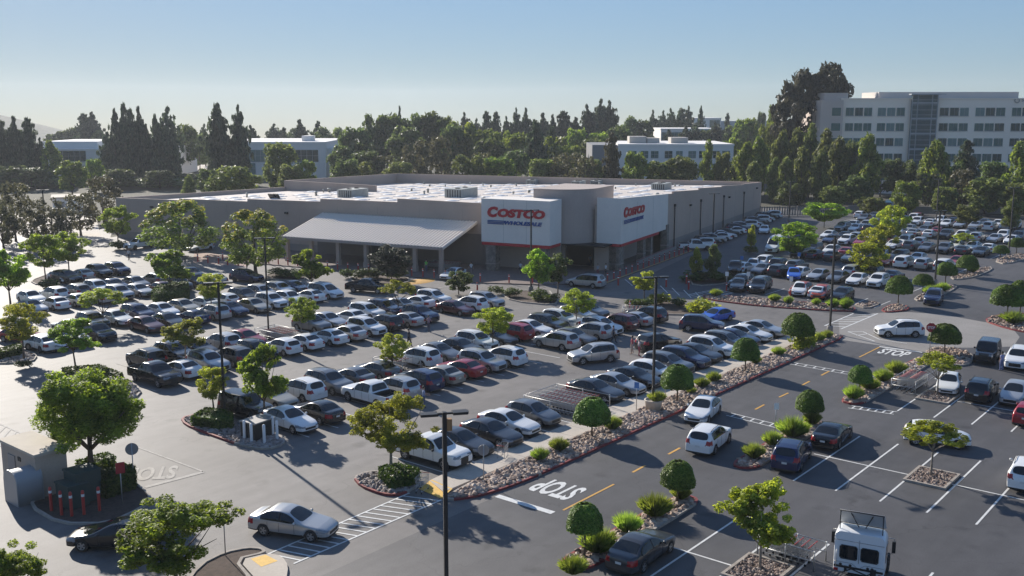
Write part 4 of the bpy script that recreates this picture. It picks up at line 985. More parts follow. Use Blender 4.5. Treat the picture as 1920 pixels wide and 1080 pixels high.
# white lettered boxes over the entrance, rounded tower between them
def sign_box(poly, zt, zb):
    mb = MB(); mb.prism(poly, zb, zt); return mb.build('sign_panel', M['panel_white'], wh)
LBx = [(123.4, 66.75), (123.4, 56.3), (127.2, 56.3), (128.3, 58.2), (127.44, 66.75)]
RBx = [(131.0, 49.0), (151.5, 49.0), (151.5, 49.55), (131.55, 49.56), (131.15, 52.6), (131.0, 52.6)]
pl = sign_box(LBx, 10.15, 4.15); pr = sign_box(RBx, [10.25, 9.35, 9.35, 10.2, 10.2, 10.2], 3.9)
def place_text(o, org, X, Y):
    X, Y = Vector(X), Vector(Y); Z = X.cross(Y); m = Matrix.Identity(4); m.col[0] = (*X, 0); m.col[1] = (*Y, 0); m.col[2] = (*Z, 0); m.col[3] = (*org, 1)
    o.matrix_local = m
def store_sign(panel, org, X, w, h, drop):
    """first big C, then OSTCO, three stripes and WHOLESALE below"""
    X = Vector(X); n = X.cross(Vector((0, 0, 1)))
    a = bpy.data.objects.new('red_lettering', text_mesh('C', w*.185, h, M['sign_red'], .12, .18, .06)); COL.objects.link(a); par(a, panel); place_text(a, org, X, (0, 0, 1))
    b = bpy.data.objects.new('red_lettering', text_mesh('OSTCO', w*.822, h*.80, M['sign_red'], .12, .16, .06)); COL.objects.link(b); par(b, panel)
    place_text(b, org + X*w*.178 + Vector((0, 0, h*.04)), X, (0, 0, 1))
    c = bpy.data.objects.new('blue_lettering', text_mesh('WHOLESALE', w*.655, h*.36, M['sign_blue'], .1, .2, .045)); COL.objects.link(c); par(c, panel)
    place_text(c, org + X*w*.295 + Vector((0, 0, -drop)), X, (0, 0, 1))
    mb = MB()
    for i in range(3):
        z = -drop + h*.36*(i*.37); x1 = w*(.285 + i*.022)
        v = [Vector(org) + X*xx + Vector((0, 0, z+zz)) + n*.05 for xx, zz in ((0, 0), (x1, 0), (x1+.08, h*.09), (0.03, h*.09))]
        v += [p - n*.055 for p in v]
        mb.add(v, [(0, 1, 2, 3), (0, 4, 5, 1), (3, 2, 6, 7), (0, 3, 7, 4), (1, 5, 6, 2)])
    mb.build('blue_stripes', M['sign_blue'], panel)
store_sign(pl, Vector((123.33, 65.75, 7.62)), (0, -1, 0), 8.75, 1.5, .92)
store_sign(pr, Vector((131.9, 48.93, 7.45)), (1, 0, 0), 8.5, 1.45, .85)
mb = MB(); cu_, cw_ = 135.0, 58.9; pts = []
cu_, cw_ = 132.7, 58.1
for k in range(13):
    a = R(180 + 7.5*k); pts.append((cu_ + 5.0*math.cos(a), cw_ + 5.0*math.sin(a)))
pts = [(127.7, 60.8)] + pts + [(138.6, 53.1), (138.6, 60.8)]
mb.prism(pts, 3.9, 11.3); mb.build('entrance_tower', M['wall_brown'], wh)
mb = MB()   # coping on the tower and red fascia under the white boxes
mb.prism([(cu_ + (x-cu_)*1.012, cw_ + (y-cw_)*1.012) for x, y in pts], 11.3, 11.42); mb.build('coping', M['wall_brown'], wh)
mb = MB(); mb.box(123.45, 123.7, 56.4, 66.7, 3.72, 4.149); mb.box(123.7, 127.2, 56.4, 56.65, 3.72, 4.149); mb.box(131.05, 131.3, 49.3, 52.6, 3.5, 3.899); mb.box(131.3, 147.5, 49.03, 49.3, 3.5, 3.899)
mb.build('red_fascia', M['sign_red'], wh)
def stone_col(u, w, s, h):
    m = MB(); m.box(u-s, u+s, w-s, w+s, 0, h); m.box(u-s-.06, u+s+.06, w-s-.06, w+s+.06, h*.28, h*.32, 1); m.build('stone_column', [M['stone'], M['wall_base']], wh)
for a in ((124.3, 65.4, .75, 3.72), (124.3, 57.6, .62, 3.72), (132.0, 50.0, .8, 3.5), (141.6, 49.75, .5, 4.3), (144.6, 49.6, .45, 4.4), (151.2, 49.3, .5, 4.6)): stone_col(*a)
mb = MB()   # soffit and dim recess behind the columns, door openings
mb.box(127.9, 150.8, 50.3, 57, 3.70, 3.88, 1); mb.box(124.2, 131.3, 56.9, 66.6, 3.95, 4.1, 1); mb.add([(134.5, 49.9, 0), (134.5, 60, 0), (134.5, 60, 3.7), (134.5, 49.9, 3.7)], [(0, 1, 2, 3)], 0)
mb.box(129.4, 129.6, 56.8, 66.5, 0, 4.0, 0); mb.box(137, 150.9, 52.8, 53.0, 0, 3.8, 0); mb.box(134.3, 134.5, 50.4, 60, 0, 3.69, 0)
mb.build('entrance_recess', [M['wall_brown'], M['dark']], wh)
mb = MB(); mb.box(134.2, 134.27, 52.5, 58.5, .05, 3.2); mb.build('entrance_door', M['dark'], wh); mb = MB(); mb.box(129.3, 129.37, 58.2, 61.6, .05, 3.3); mb.build('entrance_door', M['dark'], wh)
mb = MB(); mb.box(127.38, 127.455, 84, 88, 0, 3.1); mb.build('loading_door', M['trim'], wh)
for u, w in ((129.28, 59.0), (134.15, 52.2), (134.15, 51.1)):
    mb = MB(); mb.box(u-.05, u, w-.45, w+.45, 2.3, 3.1); mb.build('notice_board', M['sign_white'], wh)
mb = MB()
for w in np.arange(72, 141, 7.4): mb.box(127.485, 127.5, w-.02, w+.02, 4.7 if w < 98.3 else 1.2, rz(127.5, w)-.1)
for u in np.arange(158, 216, 7.4): mb.box(u-.02, u+.02, 49.585, 49.6, 1.7, rz(u, 50)-.3)
mb.build('wall_joints', M['wall_base'], wh)
for w in (63.3, 59.8): mb = MB(); mb.box(123.385, 123.4, w-.012, w+.012, 4.2, 10.1); mb.build('panel_joint', M['hvac'], pl)
for u in (137.5, 144.5): mb = MB(); mb.box(u-.012, u+.012, 48.985, 49.0, 3.95, 9.3); mb.build('panel_joint', M['hvac'], pr)
vent = MB().lathe([(.001, 0), (.16, 0), (.16, .55), (.26, .6), (.2, .75), (.001, .8)], 10).mesh('roof_vent', M['hvac'])
for i in range(34):
    u, w = rng.uniform(143, 212), rng.uniform(54, 136); o = bpy.data.objects.new('roof_vent', vent); COL.objects.link(o); par(o, wh); o.location = (u, w, rz(u, w)); k_ = rng.uniform(.8, 1.7); o.scale = (k_, k_, rng.uniform(.6, 1.2))
# open canopy along the front
cn = MB(); w0, w1, ue, ur, ze, zr = 97.2, 69.6, 117.6, 127.45, 3.75, 6.35
nr = 52
for i in range(nr):     # corrugated: alternating high and low ribs
    a, b, c, d = [w0 + (w1-w0)*(i+f)/nr for f in (0, .3, .5, .8)]
    x = w0 + (w1-w0)*(i+1)/nr
    for (p, q_, hp, hq) in ((a, b, .0, .0), (b, c, .0, .12), (c, d, .12, .12), (d, x, .12, .0)):
        cn.add([(ue, p, ze+hp), (ue, q_, ze+hq), (ur, q_, zr+hq), (ur, p, zr+hp)], [(0, 3, 2, 1)])
can = cn.build('canopy', [M['metal_roof']], wh)
mb = MB(); mb.add([(ue+.05, w0, ze-.25), (ue+.05, w1, ze-.25), (ur, w1, zr-.25), (ur, w0, zr-.25)], [(0, 1, 2, 3)]); mb.box(ue-.02, ue+.1, w1, w0, ze-.32, ze-.02); mb.build('canopy_soffit', M['wall_brown'], can)
for yy in (w0-.1, w1): mb = MB(); mb.add([(ue, yy, ze-.3), (ur, yy, zr-.3), (ur, yy, zr), (ue, yy, ze), (ue, yy+.1, ze-.3), (ur, yy+.1, zr-.3), (ur, yy+.1, zr), (ue, yy+.1, ze)], [(0, 1, 2, 3), (7, 6, 5, 4), (0, 4, 5, 1), (3, 2, 6, 7)]); mb.build('canopy_fascia', M['metal_roof'], can)
for w in (96.6, 92.2, 87.4, 82.6, 77.6, 74.4, 70.2):
    mb = MB(); mb.box(118.0, 118.5, w-.26, w+.26, 0, ze-.2); mb.box(117.94, 118.56, w-.32, w+.32, 0, .9); mb.build('canopy_post', M['wall_tan'], wh)
for u in (156.5, 171.2, 186.2, 201.4):
    mb = MB(); mb.tube([(u, 49.45, .2), (u, 49.45, rz(u, 50)-1.0)], .09, 6); mb.box(u-.2, u+.2, 49.3, 49.55, rz(u, 50)-1.0, rz(u, 50)-.6); mb.build('downpipe', M['trim'], wh)
for u, w, z, ax in ((127.3, 133, 5.6, 0), (127.3, 104, 5.9, 0), (165, 49.4, 6.3, 1), (190, 49.4, 5.7, 1), (212, 49.4, 5.9, 1), (127.3, 68, 4.6, 0)):
    mb = MB(); mb.box(-.14, .14, -.3, .3, 0, .3) if not ax else mb.box(-.3, .3, -.14, .14, 0, .3); mb.build('wall_lamp', M['trim'] if w > 80 or ax else M['sign_white'], wh, (u, w, z))
# walkway in front of the store and its red bollards
mb = MB(); P = [UW(114.2, 107), UW(114.2, 62), UW(116.5, 54), UW(121.5, 47.2), UW(156, 46.2), UW(156, 49.5), UW(131, 51.5), UW(127.4, 56.6), UW(127.4, 107)]
mb.prism([(p.x, p.y) for p in P], 0, .13); tag(mb.build('store_walkway', mat('brown pavers', (0.17, 0.13, 0.115), .9, noise=(2, .15))), kind='structure')
def bollard_mesh():
    return MB().lathe([(.09, 0), (.09, 1.02), (.075, 1.08), (.03, 1.11), (.001, 1.115)], 12).mesh('bollard_post', M['bollard_red'])
BM = bollard_mesh(); BC = MB().lathe([(.092, .82), (.094, .83), (.094, .93), (.092, .94)], 12).mesh('reflective_band', M['sign_white'])
BPROTO = []
def bollard(p, label, group, z=.13, s=1.0):
    if not BPROTO:
        o = empty('bollard', (0, 0, 0)); a = bpy.data.objects.new('post', BM); COL.objects.link(a); par(a, o); b = bpy.data.objects.new('reflective_band', BC); COL.objects.link(b); par(b, o); BPROTO.append(o)
    else: o = copy_tree(BPROTO[0])
    o.location = (p[0], p[1], z); o.scale = (s, s, s); tag(o, label, 'bollard', group); return o
ORD = 'first second third fourth fifth sixth seventh eighth ninth tenth eleventh twelfth thirteenth fourteenth fifteenth sixteenth seventeenth eighteenth nineteenth twentieth'.split()
def ordw(n):
    if n < 20: return ORD[n]
    t = ['twenty', 'thirty', 'forty', 'fifty'][(n+1)//10-2]
    return t + '-' + ORD[n % 10] if (n+1) % 10 else {20: 'twentieth', 30: 'thirtieth', 40: 'fortieth', 50: 'fiftieth'}[n+1]
k = 0
for w in np.arange(106, 61, -1.75):
    bollard(UW(114.7, w), f'red bollard on the kerb before the store canopy, {ordw(k)} from its left end', 'red bollards along the store front'); k += 1
for i, (u, w) in enumerate([(115.6, 58.5), (116.6, 55.6), (118.2, 52.6), (120, 50)]):
    bollard(UW(u, w), f'red bollard at the rounded walkway corner, {ordw(i)} after the front row', 'red bollards along the store front')
for i, u in enumerate(np.arange(122.5, 156, 2.1)):
    bollard(UW(u, 47.6 - .04*(u-122)), f'red bollard beside the yellow-edged side walkway, {ordw(i)} from its near end', 'red bollards along the side walkway')
mb = MB(); P = [UW(121.3, 47.15), UW(155.9, 46.15), UW(155.9, 46.45), UW(121.5, 47.45)]; mb.add([(p.x, p.y, .134) for p in P], [(0, 1, 2, 3)]); tag(mb.build('walkway_edge', mat('yellow kerb edge', (0.42, 0.28, 0.12), .8)), kind='structure')
for i, (x, y) in enumerate([(371, 491), (390, 493), (410, 495), (427, 497), (447, 498)]):
    bollard(G(x, y), f'red bollard on the sunlit apron under the golden trees, {ordw(i)} from the left', 'red bollards on the sunlit apron', 0, 1.1)
mb = MB(); P = gp([(365, 470), (470, 487), (462, 500), (362, 492)]); mb.add([(p[0], p[1], .012) for p in P], [(0, 1, 2, 3)]); tag(mb.build('pavement', mat('reddish paving', (0.30, 0.19, 0.15), .85, noise=(1, .1))), kind='structure')

# ------------------------------------------------------------------ street furniture
def lamp(p, H, label, base=0.75, heads=2, rot=None, pot=False, sensor=False, z0=0.0):
    root = empty('street_lamp', (p[0], p[1], z0), YAW - math.pi/2 + .25 if rot is None else rot)
    if base: MB().lathe([(.001, 0), (.30, 0), (.30, base-.03), (.27, base), (.001, base)], 16).build('concrete_base', M['concrete_grey'], root)
    mb = MB(); mb.box(-.085, .085, -.085, .085, base, H-.05); mb.box(-.16, .16, -.16, .16, base, base+.04); mb.build('pole', M['black_metal'], root)
    for s in ((1, -1) if heads == 2 else (1,)):
        mb = MB(); mb.box(.08*s if s > 0 else -.35, .35 if s > 0 else -.08, -.05, .05, H-.16, H-.08); arm = mb.build('lamp_arm', M['black_metal'], root)
        mb = MB(); x0, x1 = (.34, 1.0) if s > 0 else (-1.0, -.34); mb.prism([(x0, -.2), (x1-.06*s, -.22), (x1, -.1), (x1, .1), (x1-.06*s, .22), (x0, .2)], H-.17, H-.06)
        mb.build('lamp_head', M['black_metal'], root)
    if sensor: mb = MB(); mb.box(.09, .3, -.12, .12, H-.85, H-.35); mb.build('control_box', mat('weathered brass box', (0.28, 0.15, 0.06), .6), root)
    tag(root, label, 'street lamp', 'black twin-headed parking lot lamps'); return root
pf = G(833, 770, 10.2)
lamp((pf.x, pf.y), 10.2, 'tall black lamp post with a brass control box, nearest the crosswalk', sensor=True)
for (x, y), H, lb in (((42.0, 61.0), 10.3, 'black lamp post in the cobble island beside the black off-roader'), ((60.8, 80.3), 10.1, 'black lamp post standing beside the cart corral before the store canopy'),
        ((63.7, 38.1), 10.3, 'black lamp post rising from a round concrete pot in the rock planter'), ((98.2, 38.3), 10.0, 'black lamp post at the far end of the long rock planter'),
        ((97.3, 76.0), 10.3, 'black lamp post in front of the large red store lettering'), ((134, 38.8), 9.7, 'black lamp post beside the round trees at the edge of the far lot'),
        ((168.4, 38.2), 10.6, 'black lamp post at the right-hand edge of the far lot'), ((153.8, 81.1), 8.4, 'black lamp post beside the cars parked along the side wall'),
        ((193.1, 85.0), 8.0, 'black lamp post at the far corner beyond the side wall'), ((82.7, 168.6), 9.0, 'black lamp post among brown trees left of the store'),
        ((106.5, 191.6), 9.0, 'black lamp post behind the left end of the store'), ((205, 60), 9.0, 'black lamp post in the back of the far lot near the red car')):
    lamp((x, y), H, lb)
pot = empty('planter_pot', (63.7, 38.05, .1)); MB().lathe([(.001, 0), (.55, 0), (.68, .75), (.70, .8), (.6, .82), (.55, .72), (.001, .7)], 20).build('pot', M['concrete'], pot); tag(pot, 'round pale concrete pot around the foot of a lamp post', 'plant pot')
bush('tuft', 'grass clump in the round concrete pot under the lamp', (63.7, 37.75), 1.0, .9, z=.8)
def sign_post(p, h, label, plate, face, z0=.1, w=.6, text=None, back=False, cat='sign'):
    """plate: 'octagon', 'disc', 'rect'; face = heading the plate looks towards (degrees)"""
    root = empty('stop_sign' if plate == 'octagon' else 'sign_post', (p[0], p[1], z0), R(face))
    MB().tube([(0, 0, 0), (0, 0, h)], .03, 6).build('post', M['galv'], root)
    n, rr = {'octagon': (8, w*.54), 'disc': (20, w*.5), 'rect': (4, 0)}[plate]
    if plate == 'rect': P = [(-w/2, h-w*1.3), (w/2, h-w*1.3), (w/2, h), (-w/2, h)]
    else: P = [(rr*math.cos(2*math.pi*(i+.5)/n), h-rr + rr*math.sin(2*math.pi*(i+.5)/n)) for i in range(n)]
    m1 = MB(); k = len(P); v = [(.035, a, b) for a, b in P] + [(.05, a, b) for a, b in P]
    m1.add(v, [tuple(range(k, 2*k))], 0); m1.add(v, [tuple(range(k))[::-1]], 1); m1.add(v, [(i, (i+1) % k, k+(i+1) % k, k+i) for i in range(k)], 1)
    col = M['stop_red'] if plate == 'octagon' else back or M['sign_white']
    pl_ = m1.build('plate', [col, M['sign_back']], root)
    if text:
        o = bpy.data.objects.new('lettering', text_mesh(text[0], text[1], text[2], M[text[3]], .004, 0, .02)); COL.objects.link(o); par(o, pl_)
        place_text(o, Vector((.056, -text[1]/2, h-rr-text[2]/2 if plate != 'rect' else h-w*.65-text[2]/2)), (0, 1, 0), (0, 0, 1))
    tag(root, label, cat); return root
sign_post((95.2, 27.6), 2.9, 'red stop sign on a thin post beside the round tree at the junction', 'octagon', 200, w=.85, text=('STOP', .62, .26, 'sign_white'), cat='stop sign')
sign_post(G(1091, 1045), 2.6, 'red stop sign in front of the nearest round tree', 'octagon', 160, w=.7, text=('STOP', .5, .22, 'sign_white'), cat='stop sign')
sign_post(G(252, 915), 2.7, 'round grey sign seen from behind beside the kiosk hedges', 'disc', 60, w=.75, back=M['sign_back'])
sign_post(G(230, 948), 2.5, 'dark red notice sign on a post in the bark bed by the hedges', 'rect', -110, w=.5, back=M['stop_red'])
sign_post(G(423, 1045), 2.5, 'dark red notice sign behind the bottom left tree', 'rect', -80, w=.45, back=M['stop_red'])
sign_post(G(907, 905), 2.3, 'round grey sign seen from behind beside the white pickup', 'disc', 45, w=.7, back=M['sign_back'])
for (x, y, f, lb) in ((1193, 772, 200, 'blue accessible parking sign before the silver sedan on the walkway'), (1453, 815, 230, 'small white and grey rule sign in the grass strip beside the speed hump')):
    sign_post(G(x, y), 2.2, lb, 'rect', f, w=.36, back=M['blue_sign'] if 'blue' in lb else M['sign_white'])
sign_post(G(1247, 752), 2.0, 'small grey sign on the walkway behind the second round tree', 'rect', 200, w=.3, back=M['sign_back'])
for i, (x, y) in enumerate([(1362, 545), (1402, 545), (1482, 555), (1390, 512), (1497, 505)]):
    lb = ['at the left end of the long bush planter', 'between the two dark cars by the bush planter', 'in front of the white and orange cars', 'beside the white car by the dark shrubs', 'in front of the bright blue car'][i]
    sign_post(G(x, y), 2.3, f'pale accessible parking sign on a post {lb}', 'rect', 205, w=.42, back=M['sign_white' if i < 3 else 'blue_sign'])
    if i < 3: bollard(G(x, y+1), f'red bollard under the parking sign {lb}', 'red bollards in the far lot', 0)
for i, (x, y) in enumerate([(1181, 585), (1230, 577), (1249, 538), (1291, 543), (1159, 535), (1287, 532), (895, 548), (1640//1, 0)][:7]):
    lb = ['left of the cart corral bushes', 'beside the pale green young tree', 'with a round red sign head', 'near the hatched paving', 'on the hatched paving edge', 'in front of the dark shrubs', 'by the front planter'][i]
    bollard(G(x, y), f'red bollard {lb}', 'red bollards before the store', 0, 1.15)
# kiosk, tank, utility boxes and hedges in the lower left
KA = R(62)
kz = G(72, 938); kio = empty('kiosk', (kz.x, kz.y, 0), 0); tag(kio, 'small beige stucco kiosk with flat roof beside the grey tank', 'kiosk')
c0, c1, c2 = G(72, 938), G(8, 905), G(131, 925)
ux = (c1-c0).normalized(); uy = Vector((-ux.y, ux.x, 0)); 
if (c2-c0).dot(uy) < 0: uy = -uy
la, lb_ = (c1-c0).length, abs((c2-c0).dot(uy)) + .15
P = [(0, 0), tuple((ux*la)[:2]), tuple((ux*la+uy*lb_)[:2]), tuple((uy*lb_)[:2])]
KH = height_at(c0, 857)
mb = MB(); mb.prism(P, 0, KH); mb.build('wall', M['kiosk'], kio)
PI_ = inset(P, -.12) if True else P; mb = MB(); mb.prism(PI_, KH, KH+.16); mb.build('roof', M['kiosk_roof'], kio)
mb = MB(); q0 = ux*1.9 - uy*.06; mb.box(-.45, .45, -.04, .04, .1, 2.1, 0, Matrix.Translation(ux*3.0 - uy*.02) @ Matrix.Rotation(math.atan2(ux.y, ux.x), 4, 'Z')); mb.build('door', M['sign_back'], kio)
mb = MB(); mb.box(-.18, .18, -.2, .02, KH-.7, KH-.45, 0, Matrix.Translation(ux*2.0 - uy*.02) @ Matrix.Rotation(math.atan2(ux.y, ux.x), 4, 'Z')); mb.build('wall_lamp', M['trim'], kio)
tk = G(47, 938); tn = empty('storage_tank', (tk.x, tk.y, 0), math.atan2(ux.y, ux.x)); tag(tn, 'grey round-topped steel tank before the beige kiosk', 'tank')
mb = MB(); prof = [(-.8, 0), (.8, 0), (.8, 1.35), (.74, 1.62), (.55, 1.84), (.28, 1.95), (0, 1.98), (-.28, 1.95), (-.55, 1.84), (-.74, 1.62), (-.8, 1.35)]; n = len(prof)
v = [(a, -.75, b) for a, b in prof] + [(a, .75, b) for a, b in prof]; mb.add(v, [tuple(range(n)), tuple(range(n, 2*n))[::-1]]); mb.add(v, [(i, n+i, n+(i+1) % n, (i+1) % n) for i in range(n)], 0, True); mb.build('body', M['tank_grey'], tn)
for y in (-.76, .70): mb = MB(); mb.add([(a*1.03, y, b*1.02) for a, b in prof] + [(a*1.03, y+.06, b*1.02) for a, b in prof], [tuple(range(n)), tuple(range(n, 2*n))[::-1]] + [(i, n+i, n+(i+1) % n, (i+1) % n) for i in range(n)]); mb.build('rim_band', M['galv'], tn)
mb = MB(); mb.box(-.3, .3, -.8, -.755, .5, 1.1); mb.build('hatch', M['sign_back'], tn)
for (px, py, sx, sy, h, lb) in ((138, 948, .75, .6, 1.25, 'lower dark green utility cabinet behind the red bollards'), (158, 938, .7, .75, 1.75, 'taller dark green utility cabinet beside the hedge')):
    p = G(px, py); t = empty('utility_cabinet', (p.x, p.y, .1), math.atan2(ux.y, ux.x)); mb = MB(); mb.box(-sx, sx, -sy, sy, 0, h); mb.build('body', M['box_green'], t)
    mb = MB(); mb.prism([(-sx-.05, -sy-.05), (sx+.05, -sy-.05), (sx+.05, sy+.05), (-sx-.05, sy+.05)], h+.001, [h+.06, h+.06, h+.12, h+.12]); mb.build('lid', M['box_green'], t); mb = MB(); mb.box(-.02, .02, -sy-.03, -sy-.001, h*.4, h*.6); mb.build('handle', M['galv'], t); tag(t, lb, 'utility cabinet')
for i, (x, y) in enumerate([(97, 960), (116, 968), (135, 970), (158, 967), (187, 960)]):
    bollard(G(x, y), f'thick red bollard guarding the green cabinets, {ordw(i)} from the left', 'thick red bollards before the cabinets', .08, 1.0).scale = (.95, .95, 1.28)
hedge('dark clipped hedge behind the kiosk sign', gp([(146, 895), (200, 878), (215, 886), (210, 897), (160, 903)]), 1.0, 3)
hedge('long clipped hedge beside the round grey sign', gp([(168, 930), (190, 905), (250, 903), (255, 918), (200, 938)]), 1.05, 4)
hedge('low hedge around the trunk of the small tree in the cobble island', [(39.6, 61.5), (41.5, 62.6), (42.0, 60.2), (41.0, 58.8), (40.2, 59.3)], .75, 5)
hedge('low dark hedge around the foot of the near street tree', [(39.9, 41.6), (40.8, 43.6), (42.0, 43.2), (42.2, 41.6), (41.2, 41.0)], .75, 6)
hedge('square clipped hedge under the bushy tree in the left lot', gp([(286, 563), (308, 542), (352, 545), (354, 562), (330, 568), (294, 570)]), 1.1, 7)
hedge('low hedge in the left edge island by the white sedan', gp([(0, 668), (40, 658), (42, 668), (0, 676)]), .7, 8)
hedge('low hedge at the foot of the tree by the black pickup', gp([(118, 706), (185, 700), (230, 716), (220, 730), (140, 722)]), .7, 9)
cb = empty('utility_cabinet', (*G(484, 820)[:2], .1), .1); mb = MB(); mb.box(-.9, .9, -.7, .7, 0, 1.15); mb.build('body', M['trim'], cb); mb = MB(); mb.box(-.95, .95, -.75, .75, 1.151, 1.23); mb.build('lid', M['sign_back'], cb); tag(cb, 'low dark electrical cabinet between white posts', 'utility cabinet')
for i, (x, y) in enumerate([(459, 826), (472, 832), (496, 834), (512, 818), (520, 826)]):
    p = G(x, y); t = empty('white_post', (p.x, p.y, .06)); MB().lathe([(.1, 0), (.1, 1.3), (.07, 1.36), (.001, 1.38)], 10).build('post', M['sign_white'], t); MB().lathe([(.16, 0), (.16, .04), (.1, .05)], 10).build('foot', M['galv'], t)
    tag(t, f'white guard post around the dark cabinet, {ordw(i)} from the left', 'bollard', 'white guard posts')
# carts and corrals
def cart_parts():
    b = MB(); L_, W_ = .92, .56
    def bar(p, q, r=.009, mi=0): b.tube([p, q], r, 4, mi, False, False)
    for z, s in ((.48, .86), (.72, .94), (.95, 1.0)):
        y = W_/2*s; x0, x1 = -L_*.5*s, L_*.5*s
        for a, c in (((x0, -y, z), (x1, -y*.8, z)), ((x0, y, z), (x1, y*.8, z)), ((x0, -y, z), (x0, y, z)), ((x1, -y*.8, z), (x1, y*.8, z))): bar(a, c, .012)
    for t in np.linspace(-.45, .45, 8):
        for s in (1, -1): bar((t*L_*.86, W_/2*.86*s*(1-.2*(t+.45)), .48), (t*L_, W_/2*s*(1-.2*(t+.45)), .95))
    for t in (-.3, -.1, .1, .3): bar((-L_*.43, t*W_, .48), (L_*.43, t*W_*.8, .48)); bar((L_*.43, t*W_*.7, .48), (L_*.5, t*W_*.8, .95))
    f = MB()
    for s in (1, -1): f.tube([(-.5, .24*s, .95), (-.42, .24*s, .14), (.4, .18*s, .14), (.3, .2*s, .48)], .014, 4, 0, False)
    h = MB(); h.tube([(-.55, -.27, 1.0), (-.55, .27, 1.0)], .022, 6)
    w = MB(); w.lathe([(.001, -.02), (.06, -.02), (.065, 0), (.06, .02), (.001, .02)], 10, 0, 'y')
    return b.mesh('basket', M['galv']), f.mesh('frame', M['galv']), h.mesh('handle', M['plastic_red']), w.mesh('wheel', M['tyre'])
CART = cart_parts(); CPROTO = []
def cart(x, y, deg, label, group='nested shopping carts'):
    if not CPROTO:
        o = empty('shopping_cart', (0, 0, 0))
        for nm, me in zip(('basket', 'frame', 'handle'), CART): a = bpy.data.objects.new(nm, me); COL.objects.link(a); par(a, o)
        for wx, wy in ((-.42, .24), (-.42, -.24), (.38, .18), (.38, -.18)): a = bpy.data.objects.new('wheel', CART[3]); COL.objects.link(a); par(a, o); a.location = (wx, wy, .065)
        CPROTO.append(o)
    else: o = copy_tree(CPROTO[0])
    o.location = (x, y, 0.01); o.rotation_euler = (0, 0, R(deg)); tag(o, label, 'shopping cart', group); return o
def corral(x, y, deg, Ln, Wd, label, where, nl=2, per=8):
    t = empty('cart_corral', (x, y, 0), R(deg))
    for s in (1, -1):
        for xx in (-Ln/2, 0, Ln/2):
            MB().tube([(xx, s*Wd/2, 0), (xx, s*Wd/2, 1.05)], .035, 6).build('post', M['galv'], t)
        m = MB()
        for z in (.5, 1.0): m.tube([(-Ln/2, s*Wd/2, z), (Ln/2, s*Wd/2, z)], .028, 6)
        m.build('rail', M['galv'], t)
    m = MB(); m.tube([(Ln/2, -Wd/2, .5), (Ln/2, Wd/2, .5)], .028, 6); m.tube([(Ln/2, -Wd/2, 1.0), (Ln/2, Wd/2, 1.0)], .028, 6); m.build('end_rail', M['galv'], t)
    tag(t, label, 'cart corral', 'steel cart corrals in the lots'); k = 0; a = R(deg)
    for j in range(nl):
        yy = (j-(nl-1)/2)*Wd/nl*.82
        for i in range(per):
            xx = Ln/2-.6-i*.36
            cart(x + xx*math.cos(a)-yy*math.sin(a), y + xx*math.sin(a)+yy*math.cos(a), deg, f'steel shopping cart nested in the corral {where}', f'shopping carts nested in the corral {where}')
corral(60.3, 43.6, 90, 5.0, 4.2, 'cart corral with red handled carts between the grey hatchback and the dark sedan', 'beside the grey hatchback by the walkway', 4, 10)
corral(61.2, 78.8, 90, 5.2, 2.4, 'cart corral crowded with carts beside the lamp post in the left lot', 'beside the lamp post in the left lot', 3, 9)
corral(60.2, 61.8, 90, 3.6, 2.2, 'cart corral beside the small tree and the white SUV', 'beside the small tree and white SUV', 2, 5)
corral(83.6, 25.2, 180, 5.8, 1.9, 'cart corral of steel rails along the grass strip in the right lot', 'along the grass strip of the right lot', 2, 8)
corral(46.3, 19.4, 90, 3.0, 1.5, 'cart corral beside the gravel tree square at the bottom right', 'beside the gravel square at bottom right', 2, 5)
corral(93.2, 57.4, 120, 4.2, 2.2, 'cart corral between the dark SUV and the yellow-green bush', 'between dark SUV and yellow-green bush', 2, 4)
cart(48.6, 40.2, 20, 'stray shopping cart on the beige walkway near the dark sedan', 'stray shopping carts'); cart(41.0, 40.2, 200, 'stray shopping cart on the kerb beside the yellow tactile paving', 'stray shopping carts')
for r_ in range(3):
    for i in range(9):
        p = UW(121.4 + r_*1.2, 71 + i*.42); cart(p.x, p.y, 102.4, f'shopping cart in the long nested rows under the canopy, row {ordw(r_)} from the kerb', 'shopping carts under the canopy')
for i in range(18):
    p = UW(137 + i*.95, 48.4); cart(p.x, p.y, 12.4, 'shopping cart in the row along the side wall bollards', 'shopping carts along the side wall')

